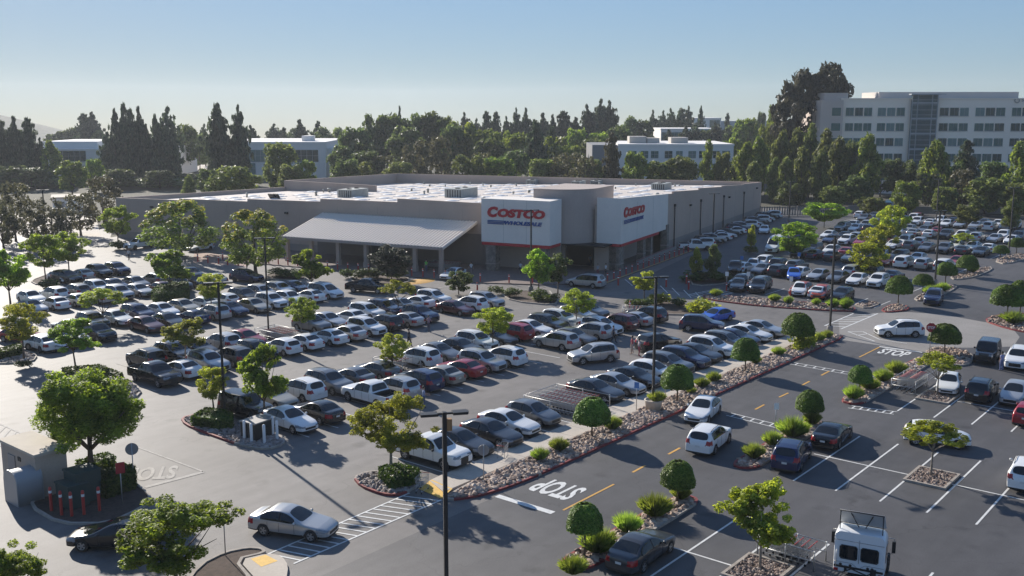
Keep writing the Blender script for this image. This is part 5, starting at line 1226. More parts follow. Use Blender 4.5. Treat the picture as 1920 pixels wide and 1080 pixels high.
# ------------------------------------------------------------------ people
SKIN = mat('skin', (0.42, 0.26, 0.18), .6); HAIR = mat('dark hair', (0.02, 0.015, 0.012), .6); SHOE = mat('shoe', (0.03, 0.03, 0.03), .6)
CLOTH = {}
def cloth(c):
    if c not in CLOTH: CLOTH[c] = mat('cloth', c, .85)
    return CLOTH[c]
def person(p, deg, label, shirt, trousers, pose='walk', H=1.72, shorts=False, long_sleeve=False):
    """one continuous body grown on a posed skeleton; hair is a child"""
    st = .24 if pose == 'walk' else .03; ar = .22 if pose == 'walk' else .03
    J = {'pel': (0, 0, .94), 'wai': (0, 0, 1.08), 'che': (0, 0, 1.30), 'nk': (0, 0, 1.46), 'hd0': (.01, 0, 1.53), 'hd1': (.03, 0, 1.64), 'hd2': (.01, 0, 1.73)}
    E_ = [('pel', 'wai'), ('wai', 'che'), ('che', 'nk'), ('nk', 'hd0'), ('hd0', 'hd1'), ('hd1', 'hd2')]
    Rd = {'pel': (.15, .12), 'wai': (.135, .105), 'che': (.16, .115), 'nk': (.058, .058), 'hd0': (.068, .07), 'hd1': (.08, .095), 'hd2': (.055, .065)}
    for s, n in ((1, 'l'), (-1, 'r')):
        f = st*s
        J['hip'+n] = (0, .095*s, .88); J['kn'+n] = (f*.55+.03, .10*s, .49); J['an'+n] = (f*1.0 - (.05 if f < 0 else 0), .10*s, .09 + (.04 if f < 0 else 0)); J['to'+n] = (f+.17, .11*s, .035)
        J['sh'+n] = (0, .18*s, 1.40); a = -ar*s
        J['el'+n] = (a*.6-.02, .235*s, 1.13); 
        J['wr'+n] = (a*1.2+.08, .24*s, .90); J['pa'+n] = (a*1.3+.10, .235*s, .83)
        if pose == 'push': J['el'+n] = (.06, .235*s, 1.15); J['wr'+n] = (.33, .20*s, 1.06); J['pa'+n] = (.41, .19*s, 1.05)
        E_ += [('pel', 'hip'+n), ('hip'+n, 'kn'+n), ('kn'+n, 'an'+n), ('an'+n, 'to'+n), ('che', 'sh'+n), ('sh'+n, 'el'+n), ('el'+n, 'wr'+n), ('wr'+n, 'pa'+n)]
        Rd.update({'hip'+n: (.10, .10), 'kn'+n: (.062, .062), 'an'+n: (.045, .045), 'to'+n: (.04, .03), 'sh'+n: (.065, .06), 'el'+n: (.045, .045), 'wr'+n: (.03, .027), 'pa'+n: (.038, .02)})
        P_ = Vector(J['pa'+n]); dn = (P_ - Vector(J['wr'+n])).normalized()
        for q, (dy, ln) in enumerate(((-.03, .075), (-.01, .085), (.01, .08), (.028, .065))):
            k = f'f{q}{n}'; side = Vector((dn.z, 0, -dn.x)); J[k] = tuple(P_ + side*dy + dn*ln); E_.append(('pa'+n, k)); Rd[k] = (.009, .009)
        k = 'th'+n; J[k] = tuple(Vector(J['wr'+n]) + dn*.05 + Vector((.045, -.01*s, -.02))); E_.append(('wr'+n, k)); Rd[k] = (.010, .010)
    names = list(J); me = bpy.data.meshes.new('person'); me.from_pydata([J[n] for n in names], [(names.index(a), names.index(b)) for a, b in E_], [])
    o = bpy.data.objects.new('tmp', me); COL.objects.link(o); md = o.modifiers.new('skin', 'SKIN'); md.use_smooth_shade = True
    sub_ = o.modifiers.new('sub', 'SUBSURF'); sub_.levels = 1
    for i, n in enumerate(names): me.skin_vertices[0].data[i].radius = Rd[n]; me.skin_vertices[0].data[i].use_root = (n == 'pel')
    dg = bpy.context.evaluated_depsgraph_get(); bm_ = bpy.data.meshes.new_from_object(o.evaluated_get(dg), depsgraph=dg); bpy.data.objects.remove(o)
    for m_ in (SKIN, cloth(shirt), cloth(trousers), SHOE): bm_.materials.append(m_)
    for f in bm_.polygons:
        c = f.center; z = c.z; arm = abs(c.y) > .175
        f.material_index = 3 if z < .075 else (2 if z < 1.0 and not arm and (z > .5 or not shorts) else (1 if (z < 1.455 and z >= 1.0 and not arm) or (arm and z > (1.2 if not long_sleeve else .95) and z < 1.47) else 0))
        f.use_smooth = True
    q = bpy.data.objects.new('person', bm_); COL.objects.link(q); k = H/1.75; q.scale = (k, k, k); q.location = (p[0], p[1], p[2] if len(p) > 2 else 0); q.rotation_euler = (0, 0, R(deg))
    mb = MB(); mb.lathe([(.001, .125), (.06, .11), (.095, .06), (.105, 0), (.095, -.05), (.07, -.09)], 14, 0, 'z', Matrix.Translation((-.005, 0, 1.665)) @ Matrix.Diagonal((1.0, .88, .9, 1)))
    mb.v = [(x if x < .045 or z > 1.70 else .045, y, z) for x, y, z in mb.v]
    mb.build('hair', HAIR, q)
    for s in (1, -1): m = MB(); m.lathe([(.001, -.006), (.012, 0), (.001, .006)], 8, 0, 'y', Matrix.Translation((.105, .032*s, 1.645))); m.build('eye', SHOE, q)
    tag(q, label, 'person'); return q
person(G(1185, 664), 100, 'person in a pink top and pale shorts standing behind the black car', (0.55, 0.10, 0.11), (0.5, 0.42, 0.36), 'stand', 1.75, True)
person(G(1198, 668), -40, 'person in white top and pink trousers beside the black car', (0.6, 0.5, 0.5), (0.45, 0.09, 0.10), 'stand', 1.68)
person(G(767, 652), -70, 'person in dark clothes walking in the left aisle', (0.04, 0.04, 0.045), (0.02, 0.02, 0.025), 'walk', 1.85, False, True)
person(G(804, 622), 20, 'person in a grey pink shirt loading the navy SUV', (0.32, 0.20, 0.24), (0.05, 0.05, 0.08), 'push')
person(G(795, 765), -40, 'person in a pale blue shirt pushing a cart behind the navy SUV', (0.28, 0.33, 0.48), (0.10, 0.12, 0.2), 'push')
person(G(242, 488), 200, 'person walking across the sunlit drive beside the white truck', (0.5, 0.5, 0.52), (0.03, 0.03, 0.04))
person(G(463, 505), 0, 'person in dark clothes standing by the golden tree trunk', (0.03, 0.03, 0.03), (0.02, 0.02, 0.03), 'stand')
person(UW(118.2, 72.6, .13), 190, 'person in a bright green vest standing among the carts', (0.15, 0.55, 0.08), (0.08, 0.09, 0.16), 'stand', 1.8)
person(UW(119.4, 66.2, .13), 180, 'person in a white shirt walking by the stone column', (0.65, 0.63, 0.62), (0.15, 0.13, 0.13))
person(UW(122.6, 60.3, .13), 190, 'person in a pale top walking out of the left doorway', (0.5, 0.5, 0.52), (0.06, 0.06, 0.08))
person(UW(126.5, 49.4, .13), 150, 'person in a white shirt standing at the rounded corner', (0.7, 0.7, 0.7), (0.03, 0.03, 0.04), 'stand')
person(UW(125.6, 50.2, .13), 190, 'person in a grey shirt beside the one in white', (0.35, 0.35, 0.38), (0.2, 0.05, 0.06), 'stand')
person(UW(121.5, 56.9, .13), 200, 'person in black leaving the store doors with a cart', (0.02, 0.02, 0.022), (0.03, 0.03, 0.05), 'push')
person(UW(133.2, 54.4, .13), 230, 'person in a grey top inside the dark entrance', (0.3, 0.28, 0.28), (0.05, 0.05, 0.06))
person(G(1877, 695), 60, 'person in a lilac shirt standing between the black off-roader and the white car', (0.38, 0.36, 0.55), (0.18, 0.2, 0.36), 'stand')
person(G(1150, 643), -60, 'person in navy clothes walking behind the silver SUV', (0.03, 0.035, 0.07), (0.02, 0.02, 0.03))

# ------------------------------------------------------------------ parked and driving cars
NAMES = {k: v[0] for k, v in PAINT.items()}
OCC = []
def occupied(x, y, r_=1.7):
    return any((x-a)**2 + (y-b)**2 < r_*r_ for a, b in OCC)
def row(codes, x0, y, deg, where, pitch=PITCH_X, alongy=False, jit=.12, scale=1.0, flip=.25):
    n = 0
    for i, c in enumerate(codes.split()):
        if c == '--': continue
        a = x0 + i*pitch + rng.uniform(-jit, jit); b = y + rng.uniform(-.25, .25); n += 1
        xx, yy = (b, a) if alongy else (a, b)
        if occupied(xx, yy): continue
        dd = deg + (180 if rng.random() < flip else 0) + rng.uniform(-2, 2); k = c[1]
        car(c, xx, yy, dd, f"{NAMES[c[0]]} {KIND[k]['word']}, {ordw(n-1)} from the near end, {where}"); OCC.append((xx, yy))
row('wP dS dS wS gH -- -- dS sS kS wH gU nU dS wU gU nS wS sS', 45.4, 43.3, -90, 'row facing the beige walkway', flip=0)
OCCBASE = len(OCC)
row('wS kS -- wP sU nU tS rS sU wU -- -- sU gS sU wU mU sS kU', 43.9, 56.1, 90, 'second row behind the beige walkway', flip=.3)
row('-- tS wU gU gS gS -- wU gS dS wU dS rU wS dU wU sU gU', 44.2, 61.5, -90, 'third row behind the beige walkway', flip=.15)
row('kP wS sU dU kU wH wS wS sS wU kU sS nU -- mS wU sU', 44.6, 74.6, -90, 'fourth row behind the beige walkway', flip=.5)
row('kU kU dS sU rS -- -- gU sS wS wU nU sS wS wU', 47.3, 80.1, -90, 'fifth row behind the beige walkway', flip=.3)
CW = 'wS wU wS wU wH sS sU sU gS gU dS dU kS kU kU nU nS mS rS tS wM sS wU gU kS wS sU'.split()
def rand_codes(n, seed, gap=.05):
    g = random.Random(seed); return ' '.join('--' if g.random() < gap else g.choice(CW) for _ in range(n))
row('wS sU kU -- ' + rand_codes(10, 11), 44.6, 93.1, -90, 'sixth row behind the beige walkway', flip=.4)
row(rand_codes(12, 12), 49.9, 98.6, -90, 'seventh row behind the beige walkway', flip=.4)
row(rand_codes(10, 13), 52.4, 111.6, -90, 'eighth row behind the beige walkway', flip=.4)
row('wS wU gU ' + rand_codes(6, 14), 55.2, 117.1, -90, 'ninth row behind the beige walkway', flip=.4)
row('wS sS kU nU', 64.6, 128.6, -90, 'farthest left row by the sunlit drive', flip=.4)
WR = ['row nearest the bush planter', 'second row beyond the bush planter', 'third row beyond the bush planter', 'fourth row beyond the bush planter',
      'fifth row beyond the bush planter', 'sixth row beyond the bush planter', 'seventh row beyond the bush planter', 'eighth row beyond the bush planter',
      'ninth row beyond the bush planter', 'tenth row beyond the bush planter', 'last row beyond the bush planter']
CODES = {0: '-- kH wS oH -- gU kU', 1: '-- wU wS gS sS wS dU gS wS', 2: '-- nS kU sU -- -- gU kU wU'}
for i, xc in enumerate((117.0, 128.9, 134.4, 147.4, 152.9, 166, 171.5, 184.5, 190, 203, 208.5)):
    n = int((33.5 + .21*xc - 40)/2.65); row(CODES.get(i) or rand_codes(n, 30+i, .08), 41.6, xc, 180 if i != 2 else 0, WR[i], 2.65, True, flip=.35)
WALLCARS = 'wP wU kU sU wS wS kS wS nU sU wU wS gU wU wS kU wU'
n = 0
for i, c in enumerate(WALLCARS.split()):
    p = UW(157.5 + i*3.35, 46.2); n += 1
    car(c, p.x, p.y, 12.4 - 62 + rng.uniform(-3, 3) + (180 if i % 3 == 1 else 0), f"{NAMES[c[0]]} {KIND[c[1]]['word']} along the store side wall, {ordw(i)} car from its near end")
def car2(code, fr, re, label, dy=0, s=1.0):
    """car given by where its front and rear ends meet the ground"""
    a, b = G(*fr), G(*re); m = (a+b)/2; d = a-b
    return car(code, m.x, m.y, math.degrees(math.atan2(d.y, d.x)), label, None, s)
car2('sS', (604, 1006), (500, 992), 'silver sedan turning across the striped crosswalk near the bottom')
car('kS', 25.6, 47.3, 128, 'black sedan half hidden behind the bottom left tree', None)
car('wS', *G(1318, 782)[:2], 192, 'white sedan driving towards the camera on the dark drive', None)
car('wU', *G(1330, 838)[:2], 8, 'white SUV driving away on the dark drive with its tail lights showing', None)
car2('wU', (1655, 630), (1715, 630), 'white SUV turning at the junction beyond the striped crossing')
car('nU', *G(1750, 568)[:2], 190, 'navy SUV coming towards the camera beyond the far rock island', None)
car2('sM', (1072, 535), (1124, 540), 'silver minivan driving past the store entrance')
car2('bS', (1316, 607), (1366, 598), 'blue sedan pulling out beside the yellow-green bush'); bpy.context.view_layer.update()
car2('nU', (1348, 622), (1285, 618), 'navy SUV parked beside the blue sedan')
car('sU', *G(1112, 678)[:2], 150, 'grey SUV with red tail lights backing in the near aisle', None)
car('kU', *G(1235, 655)[:2], -20, 'black car stopped beside the two people in pink', None)
car('nU', *G(1484, 868)[:2], 12, 'dark blue SUV in the right lot beside the grass strip', None)
car('kS', *G(1560, 828)[:2], 6, 'black sedan in front of the dark blue SUV in the right lot', None)
car('dS', *G(1203, 1048)[:2], 3, 'dark grey sedan beside the nearest grass strip with red tail lights', None)
car('wH', *G(1756, 832)[:2], -72, 'white hatchback crossing behind the small tree in the gravel square', None)
car('wS', *G(1778, 731)[:2], 192, 'low white coupe parked beside the small tree and cart corral', None, .95)
car('kU', *G(1840, 745)[:2], 4, 'black SUV with roof rails parked between the white coupe and silver hatchback', None)
car('sH', *G(1902, 752)[:2], 183, 'silver hatchback parked at the right edge beside the black SUV', None)
car('rH', *G(1930, 790)[:2], 2, 'red car at the right edge below the silver hatchback', None)
car('kJ', *G(1850, 676)[:2], 186, 'black boxy off-roader facing the camera by the far rock island', None)
car('wU', *G(1908, 686)[:2], 186, 'white car beside the black boxy off-roader at the right edge', None)
car('wU', *G(1925, 905)[:2], 6, 'white SUV cut by the right edge in the bottom right lot', None)
car('kJ', 43.6, 60.6, -82, 'black boxy off-roader parked beside the cobble island', None)
car('wS', *G(88, 655)[:2], -70, 'white sedan with the red rear beside the left edge island', None)
car('rS', *G(40, 640)[:2], -70, 'dark red car behind the tree at the left edge', None)
car('kU', *G(126, 530)[:2], -80, 'black SUV under the two left trees by the sunlit drive', None)
car('wP', *G(263, 466)[:2], 190, 'white pickup parked in the shade of the golden tree', None)
car('wS', *G(376, 470)[:2], 190, 'white car in the shade between the golden trees', None)
car('nU', *G(463, 528)[:2], -75, 'large dark blue SUV parked in front of the second golden tree', None)
car('wS', *G(850, 522)[:2], 190, 'white car nosing out behind the small dark tree', None)
car('kP', *G(690, 548)[:2], -70, 'black pickup at the end of the row before the canopy', None)
car2('wV', (1432, 480), (1476, 464), 'white cargo van at the near corner of the far lot')
car('bS', *G(1488, 522)[:2], 205, 'bright blue sedan standing out in the far lot', None)
car('wS', *G(1412, 504)[:2], 200, 'white sedan parked beside the dark tree and shrubs', None)
car('kP', *G(1378, 512)[:2], 205, 'black pickup in the shade beside the dark tree', None)
car('kS', *G(1384, 543)[:2], 200, 'dark grey car behind the left parking sign', None)
car('kU', *G(1422, 546)[:2], 200, 'black SUV behind the second parking sign', None)
car('wH', *G(1500, 552)[:2], 196, 'white hatchback facing the bush planter', None)
car('oH', *G(1539, 558)[:2], 190, 'orange red hatchback facing the bush planter', None)
car('wS', *G(1433, 437)[:2], 200, 'white sedan driving along the side wall lane', None)
car('lV', *G(1665, 398)[:2], 195, 'light blue van at the back of the far lot', None)
car('rS', *G(1720, 412)[:2], 185, 'bright red car at the back of the far lot', None)

# white truck cab at the bottom edge
p = at_depth(1606, 44.4); RT = R(13); tr = empty('truck_cab', (p.x, p.y, 0), RT)
tag(tr, 'white truck tractor cab seen from behind with a roof deflector on struts', 'truck')
TH = height_at(p, 1002); wc = 1.1
def rrect(w, z0, z1, r_):
    P = []
    for cx, cz, a0 in ((w-r_, z1-r_, 0), (-w+r_, z1-r_, 90), (-w+.08, z0+.08, 180), (w-.08, z0+.08, 270)):
        q_ = r_ if cz > z0+.3 else .08
        for k in range(4): a = R(a0+30*k); P.append((cx+q_*math.cos(a), cz+q_*math.sin(a)))
    return P
mb = MB(); secs = [(0, rrect(wc, .95, TH, .26)), (.06, rrect(wc+.03, .92, TH+.03, .28)), (1.0, rrect(wc+.03, .92, TH+.05, .3)), (1.35, rrect(wc+.02, .92, TH-.1, .35)), (1.75, rrect(wc-.03, .92, TH-.85, .3)), (3.3, rrect(wc-.2, .85, TH-1.2, .3)), (3.55, rrect(wc-.3, .85, TH-1.5, .3))]
n = len(secs[0][1]); v = [(x, a, b) for x, P in secs for a, b in P]
mb.add(v, [(i*n+k, i*n+(k+1) % n, (i+1)*n+(k+1) % n, (i+1)*n+k) for i in range(len(secs)-1) for k in range(n)], 0, True); mb.add(v, [tuple(range(n))[::-1], tuple(range((len(secs)-1)*n, len(secs)*n))])
TW = mat('white truck paint', (0.70, 0.72, 0.74), .35, coat=.5)
mb.build('cab', TW, tr)
for s in (1, -1):
    m = MB(); P = [(s*.47+a*.36, TH-.98+b*.31) for a, b in ((-.85, -1), (.85, -1), (1, -.8), (1, .8), (.85, 1), (-.85, 1), (-1, .8), (-1, -.8))]; k = len(P)
    v = [(-.03, a, b) for a, b in P] + [(.0, a, b) for a, b in P]; m.add(v, [tuple(range(k))[::-1]] + [(i, (i+1) % k, k+(i+1) % k, k+i) for i in range(k)]); w_ = m.build('rear_window', M['glass'], tr)
    m = MB(); m.tube([(-.032, a*1.0+(a-s*.47)*.06, b+(b-TH+.98)*.06) for a, b in P+P[:1]], .025, 4, 0, False, False); m.build('window_seal', M['trim'], w_)
    m = MB(); m.box(.45, 1.25, s*(wc+.035)-.012, s*(wc+.035)+.012, TH-1.4, TH-.6); m.build('side_window', M['glass'], tr)
    m = MB(); m.tube([(1.4, s*(wc), TH-.5), (1.5, s*(wc+.3), TH-.55), (1.5, s*(wc+.3), TH-1.25), (1.4, s*wc, TH-1.4)], .02, 5); m.box(1.44, 1.6, s*(wc+.28)-.08, s*(wc+.28)+.08, TH-1.25, TH-.7, 1); m.build('mirror', [M['galv'], M['trim']], tr)
    for xw in (2.9, -1.6, -2.9):
        tw, rm = wheel_meshes(.5); o = bpy.data.objects.new('wheel', tw); COL.objects.link(o); par(o, tr); o.location = (xw, s*1.0, .5); o2 = bpy.data.objects.new('rim', rm); COL.objects.link(o2); par(o2, o)
m = MB(); m.box(-3.6, 3.0, -.45, .45, .6, .9); m.box(-3.4, -.3, -.5, .5, .9, .98); m.build('chassis', M['trim'], tr)
m = MB(); m.box(-.03, .0, -1.1, 1.1, 1.15, 1.25); m.tube([(-.03, -.75, TH-1.7), (-.06, -.4, TH-1.95), (-.06, .3, TH-1.75), (-.06, .7, TH-2.0)], .03, 5); m.box(-.14, -.02, -.8, -.55, TH-1.9, TH-1.6); m.box(-.1, -.02, .5, .62, TH-1.9, TH-1.65); m.build('air_hoses', M['trim'], tr)
m = MB()
for y, z in ((-.62, TH-1.62), (-.42, TH-1.62), (.36, TH-1.62), (.8, TH-1.62)): m.lathe([(.001, -.02), (.06, -.02), (.07, .0)], 10, 0, 'z', Matrix.Translation((-.01, y, z)) @ Matrix.Rotation(R(90), 4, 'Y'))
m.build('vent', M['trim'], tr)
m = MB(); m.tube([(-.012, -1.12, TH-1.5), (-.012, -.3, TH-1.5), (-.012, 0, TH-1.72), (-.012, .3, TH-1.5), (-.012, 1.12, TH-1.5)], .012, 4); m.tube([(-.012, 0, TH-1.45), (-.012, 0, TH-.3)], .012, 4); m.tube([(-.012, -1.1, TH-.42), (-.012, 1.1, TH-.42)], .012, 4); m.build('panel_seam', M['sign_back'], tr)
m = MB(); m.tube([(-.08, 1.0, TH-1.75), (-.08, 1.0, TH-.9)], .02, 5); m.build('grab_handle', M['galv'], tr)
for y in (-1.0, 1.0): m = MB(); m.box(-.05, -.005, y-.1, y+.1, TH-1.95, TH-1.83); m.build('tail_light', M['taillight'], tr)
m = MB(); zt = TH+.95
m.add([(.95, -1.05, TH+.1), (.95, 1.05, TH+.1), (.25, 1.0, zt), (.25, -1.0, zt), (1.0, -1.05, TH+.1), (1.0, 1.05, TH+.1), (.30, 1.0, zt+.02), (.30, -1.0, zt+.02)], [(0, 1, 2, 3), (7, 6, 5, 4), (0, 4, 5, 1), (1, 5, 6, 2), (2, 6, 7, 3), (3, 7, 4, 0)]); m.build('roof_deflector', mat('deflector panel', (0.42, 0.43, 0.44), .5), tr)
m = MB(); 
for y in (-.95, .95): m.tube([(.24, y, zt), (.3, y, TH)], .025, 5)
for y in (-.5, .5): m.tube([(.35, y, zt-.1), (.75, y*.3, TH+.03)], .025, 5)
m.tube([(.24, -1.0, zt), (.24, 1.0, zt)], .03, 5); m.tube([(.28, -1.0, TH+.35), (.28, 1.0, TH+.35)], .02, 5); m.build('deflector_strut', M['trim'], tr)

# ------------------------------------------------------------------ trees of the lots (measured foot, top row, crown width in metres)
def near_tree(x, y, top, wid_px, kind, leafm, label, seed, th=.38, name='street_tree', bark='bark', p=None, detail='near', **kw):
    q = G(x, y) if p is None else Vector((p[0], p[1], 0)); H = height_at(q, top); W = wid_px/F_PX*(depth(q)*math.cos(PITCH)+CAM_H*math.sin(PITCH))*1.03
    return tree(name, label, q, H, W, kind, leafm, detail, seed, th, bark, cat='tree', group=kw.pop('group', 'young trees in the lots'), **kw)
NT = [
 (143, 700, 597, 102, 'lobed', 'leaf_green', 'bushy green tree on a thin trunk beside the black pickup, left lot', 1, .46),
 (347, 684, 598, 92, 'lobed', 'leaf_yellow', 'yellow-green tree among the cars behind the black pickup', 2, .42),
 (402, 782, 688, 72, 'vase', 'leaf_yellow', 'small yellow-green tree in the cobble island before the off-roader', 3, .42),
 (497, 790, 648, 100, 'lobed', 'leaf_green', 'upright green tree rising behind the dark cabinet', 4, .3),
 (735, 705, 628, 65, 'vase', 'leaf_yellow', 'small yellow-green tree beside the white SUV and cart corral', 6, .4),
 (566, 632, 558, 72, 'vase', 'leaf_green', 'small green tree beside the crowded cart corral and lamp post', 7, .4),
 (195, 615, 540, 95, 'umbrella', 'leaf_yellow', 'flat-topped yellow-green tree in the sixth row of cars', 8, .4),
 (397, 585, 515, 66, 'vase', 'leaf_yellow', 'rounded yellow-green tree behind the tall lamp post, left lot', 9, .4),
 (320, 552, 470, 90, 'lobed', 'leaf_green', 'bushy green tree standing in the square hedge', 10, .3),
 (585, 548, 468, 78, 'lobed', 'leaf_green', 'green tree in front of the canopy posts, left half', 11, .28),
 (747, 592, 527, 77, 'umbrella', 'leaf_yellow', 'bright yellow-green tree above the navy SUV in the middle', 12, .45),
 (735, 532, 458, 85, 'vase', 'leaf_purple', 'dark crape myrtle with lilac bloom before the canopy', 13, .22),
 (925, 660, 575, 80, 'vase', 'leaf_yellow', 'bright yellow-green tree among cars left of the red SUV', 14, .42),
 (1082, 615, 545, 75, 'vase', 'leaf_yellow', 'yellow-green tree over the white cars right of centre', 15, .42),
 (860, 552, 508, 60, 'vase', 'leaf_dark', 'small dark green tree before the store, left of the large lettering', 16, .2),
 (1010, 552, 470, 66, 'vase', 'leaf_green', 'green tree before the store entrance, left one of the pair', 17, .3),
 (1046, 550, 476, 50, 'vase', 'leaf_dark', 'darker tree with pale tips before the entrance, right one of the pair', 18, .3),
 (1208, 565, 510, 52, 'vase', 'leaf_yellow', 'pale green young tree beside the lamp post before the side walkway', 19, .4),
 (1305, 525, 468, 34, 'column', 'leaf_yellow', 'narrow yellow-green tree in the shade of the side lane', 20, .25),
 (1336, 527, 460, 38, 'column', 'leaf_dark', 'narrow dark tree beside the narrow yellow-green one', 21, .2),
 (1409, 472, 424, 22, 'column', 'leaf_yellow', 'slim column-shaped tree before the white van', 22, .25),
 (20, 575, 467, 92, 'lobed', 'leaf_green', 'leafy green tree at the left edge above the parked cars', 23, .3),
 (86, 528, 440, 84, 'vase', 'leaf_green', 'left one of the two broad green trees by the sunlit drive', 24, .35),
 (130, 514, 437, 84, 'vase', 'leaf_green', 'right one of the two broad green trees by the sunlit drive', 25, .35),
 (45, 675, 572, 88, 'vase', 'leaf_yellow', 'yellow-green tree in the left edge island by the white sedan', 26, .4),
 (222, 462, 388, 68, 'vase', 'leaf_green', 'green tree at the left corner of the store wall', 29, .3),
 (1545, 427, 378, 90, 'vase', 'leaf_green', 'broad green tree at the back of the far lot', 30, .25),
 (1490, 483, 418, 90, 'vase', 'leaf_green', 'broad green tree beside the white van', 31, .2),
 (1622, 517, 456, 84, 'vase', 'leaf_yellow', 'nearest tree of the yellow-green line dividing the far lot', 32, .14),
 (1648, 484, 424, 76, 'vase', 'leaf_yellow', 'second tree of the yellow-green line dividing the far lot', 33, .14),
 (1668, 452, 386, 72, 'vase', 'leaf_yellow', 'farthest tree of the yellow-green line dividing the far lot', 34, .16),
 (1805, 467, 437, 50, 'umbrella', 'leaf_yellow', 'low bright green tree in the right half of the far lot', 35, .35),
 (1812, 432, 385, 58, 'vase', 'leaf_olive', 'taller tree behind the low bright one in the far lot', 36, .3),
 (1895, 434, 375, 48, 'column', 'leaf_olive', 'olive green tree at the right edge of the far lot', 37, .2),
 (1625, 402, 368, 50, 'vase', 'leaf_olive', 'small tree at the far edge of the lot by the blue van', 38, .25),
 (1745, 895, 790, 122, 'umbrella', 'leaf_yellow', 'small pale-trunked tree in the gravel square before the white hatchback', 39, .52),
 (1757, 742, 660, 84, 'umbrella', 'leaf_yellow', 'small tree in the gravel square beside the white coupe', 40, .42),
 (1425, 1068, 905, 150, 'lobed', 'leaf_yellow', 'bright yellow-green tree in the gravel square at the bottom', 41, .3),
]
for (x, y, top, w, kind, lm, lb, sd_, th) in NT:
    far_ = depth(G(x, y)) > 112
    near_tree(x, y, top, w, kind, lm, lb, sd_, th, bark='pale_bark' if sd_ in (39, 40, 41, 2, 7, 15) else 'bark', detail='mid' if far_ else 'near')
near_tree(733, 895, 740, 155, 'lobed', 'leaf_yellow', 'near street tree in the red-kerbed cobble island before the white pickup', 5, .34, detail='close', tr=.11, limbs=7, bark='pale_bark', mesh=None)
near_tree(330, 1090, 930, 250, 'lobed', 'leaf_green', 'big leafy tree at the bottom left in front of the black sedan', 42, .22, detail='close', tr=.1, limbs=7)
near_tree(28, 1150, 1015, 150, 'lobed', 'leaf_green', 'leafy tree cut by the bottom left corner', 43, .25, detail='close')
near_tree(172, 897, 698, 205, 'full', 'leaf_green', 'large dense broad tree rising behind the beige kiosk', 44, .30, detail='close', tr=.2, limbs=7, group='large broad trees')
gm = gold_crown(5); gm2 = gold_crown(9)
near_tree(340, 480, 377, 142, 'umbrella', 'leaf_goldtop', 'left golden-topped broad tree against the store wall', 45, .14, mesh=gm, tr=.28, limbs=8, group='golden-topped trees')
near_tree(480, 518, 397, 134, 'umbrella', 'leaf_goldtop', 'right golden-topped broad tree beside the canopy', 46, .2, mesh=gm2, tr=.28, limbs=8, group='golden-topped trees')
for i, (x, y, top, w, lb) in enumerate([
 (1110, 823, 747, 67, 'dome-clipped tree in the rock planter beside the grey hatchback, nearest in the planter'), (1269, 755, 685, 59, 'dome-clipped tree in the rock planter just beyond the potted lamp post'),
 (1397, 700, 635, 50, 'dome-clipped tree in the rock planter in front of the white SUV'), (1495, 655, 588, 58, 'dome-clipped tree at the far end of the long rock planter'),
 (1270, 945, 865, 62, 'dome-clipped tree at the far end of the nearest grass strip'), (1095, 1048, 945, 65, 'dome-clipped tree behind the near red stop sign'),
 (1612, 737, 686, 43, 'dome-clipped tree at the near end of the strip with the cart corral'), (1517, 795, 733, 50, 'dome-clipped tree behind the black sedan in the middle grass strip'),
 (1770, 665, 608, 56, 'dome-clipped tree beside the far red stop sign'), (1684, 572, 518, 47, 'dome-clipped tree in the small rock island before the navy SUV'),
 (1730, 548, 514, 37, 'smaller dome-clipped tree left of the lamp post at the far lot'), (1773, 532, 492, 37, 'dome-clipped tree just right of the far lot lamp post'),
 (1813, 518, 479, 38, 'dome-clipped tree in the wedge rock island of the far lot'), (1876, 485, 460, 28, 'small dome-clipped tree left of the right edge lamp post'),
 (1905, 475, 446, 28, 'small dome-clipped tree right of the right edge lamp post'), (1888, 597, 535, 62, 'large dome-clipped tree on the right rock island'), (1912, 590, 527, 50, 'dome-clipped tree behind the large one on the right rock island')]):
    q = G(x, y); topiary(q, height_at(q, top), w/F_PX*(depth(q)*.985+3.9), lb)
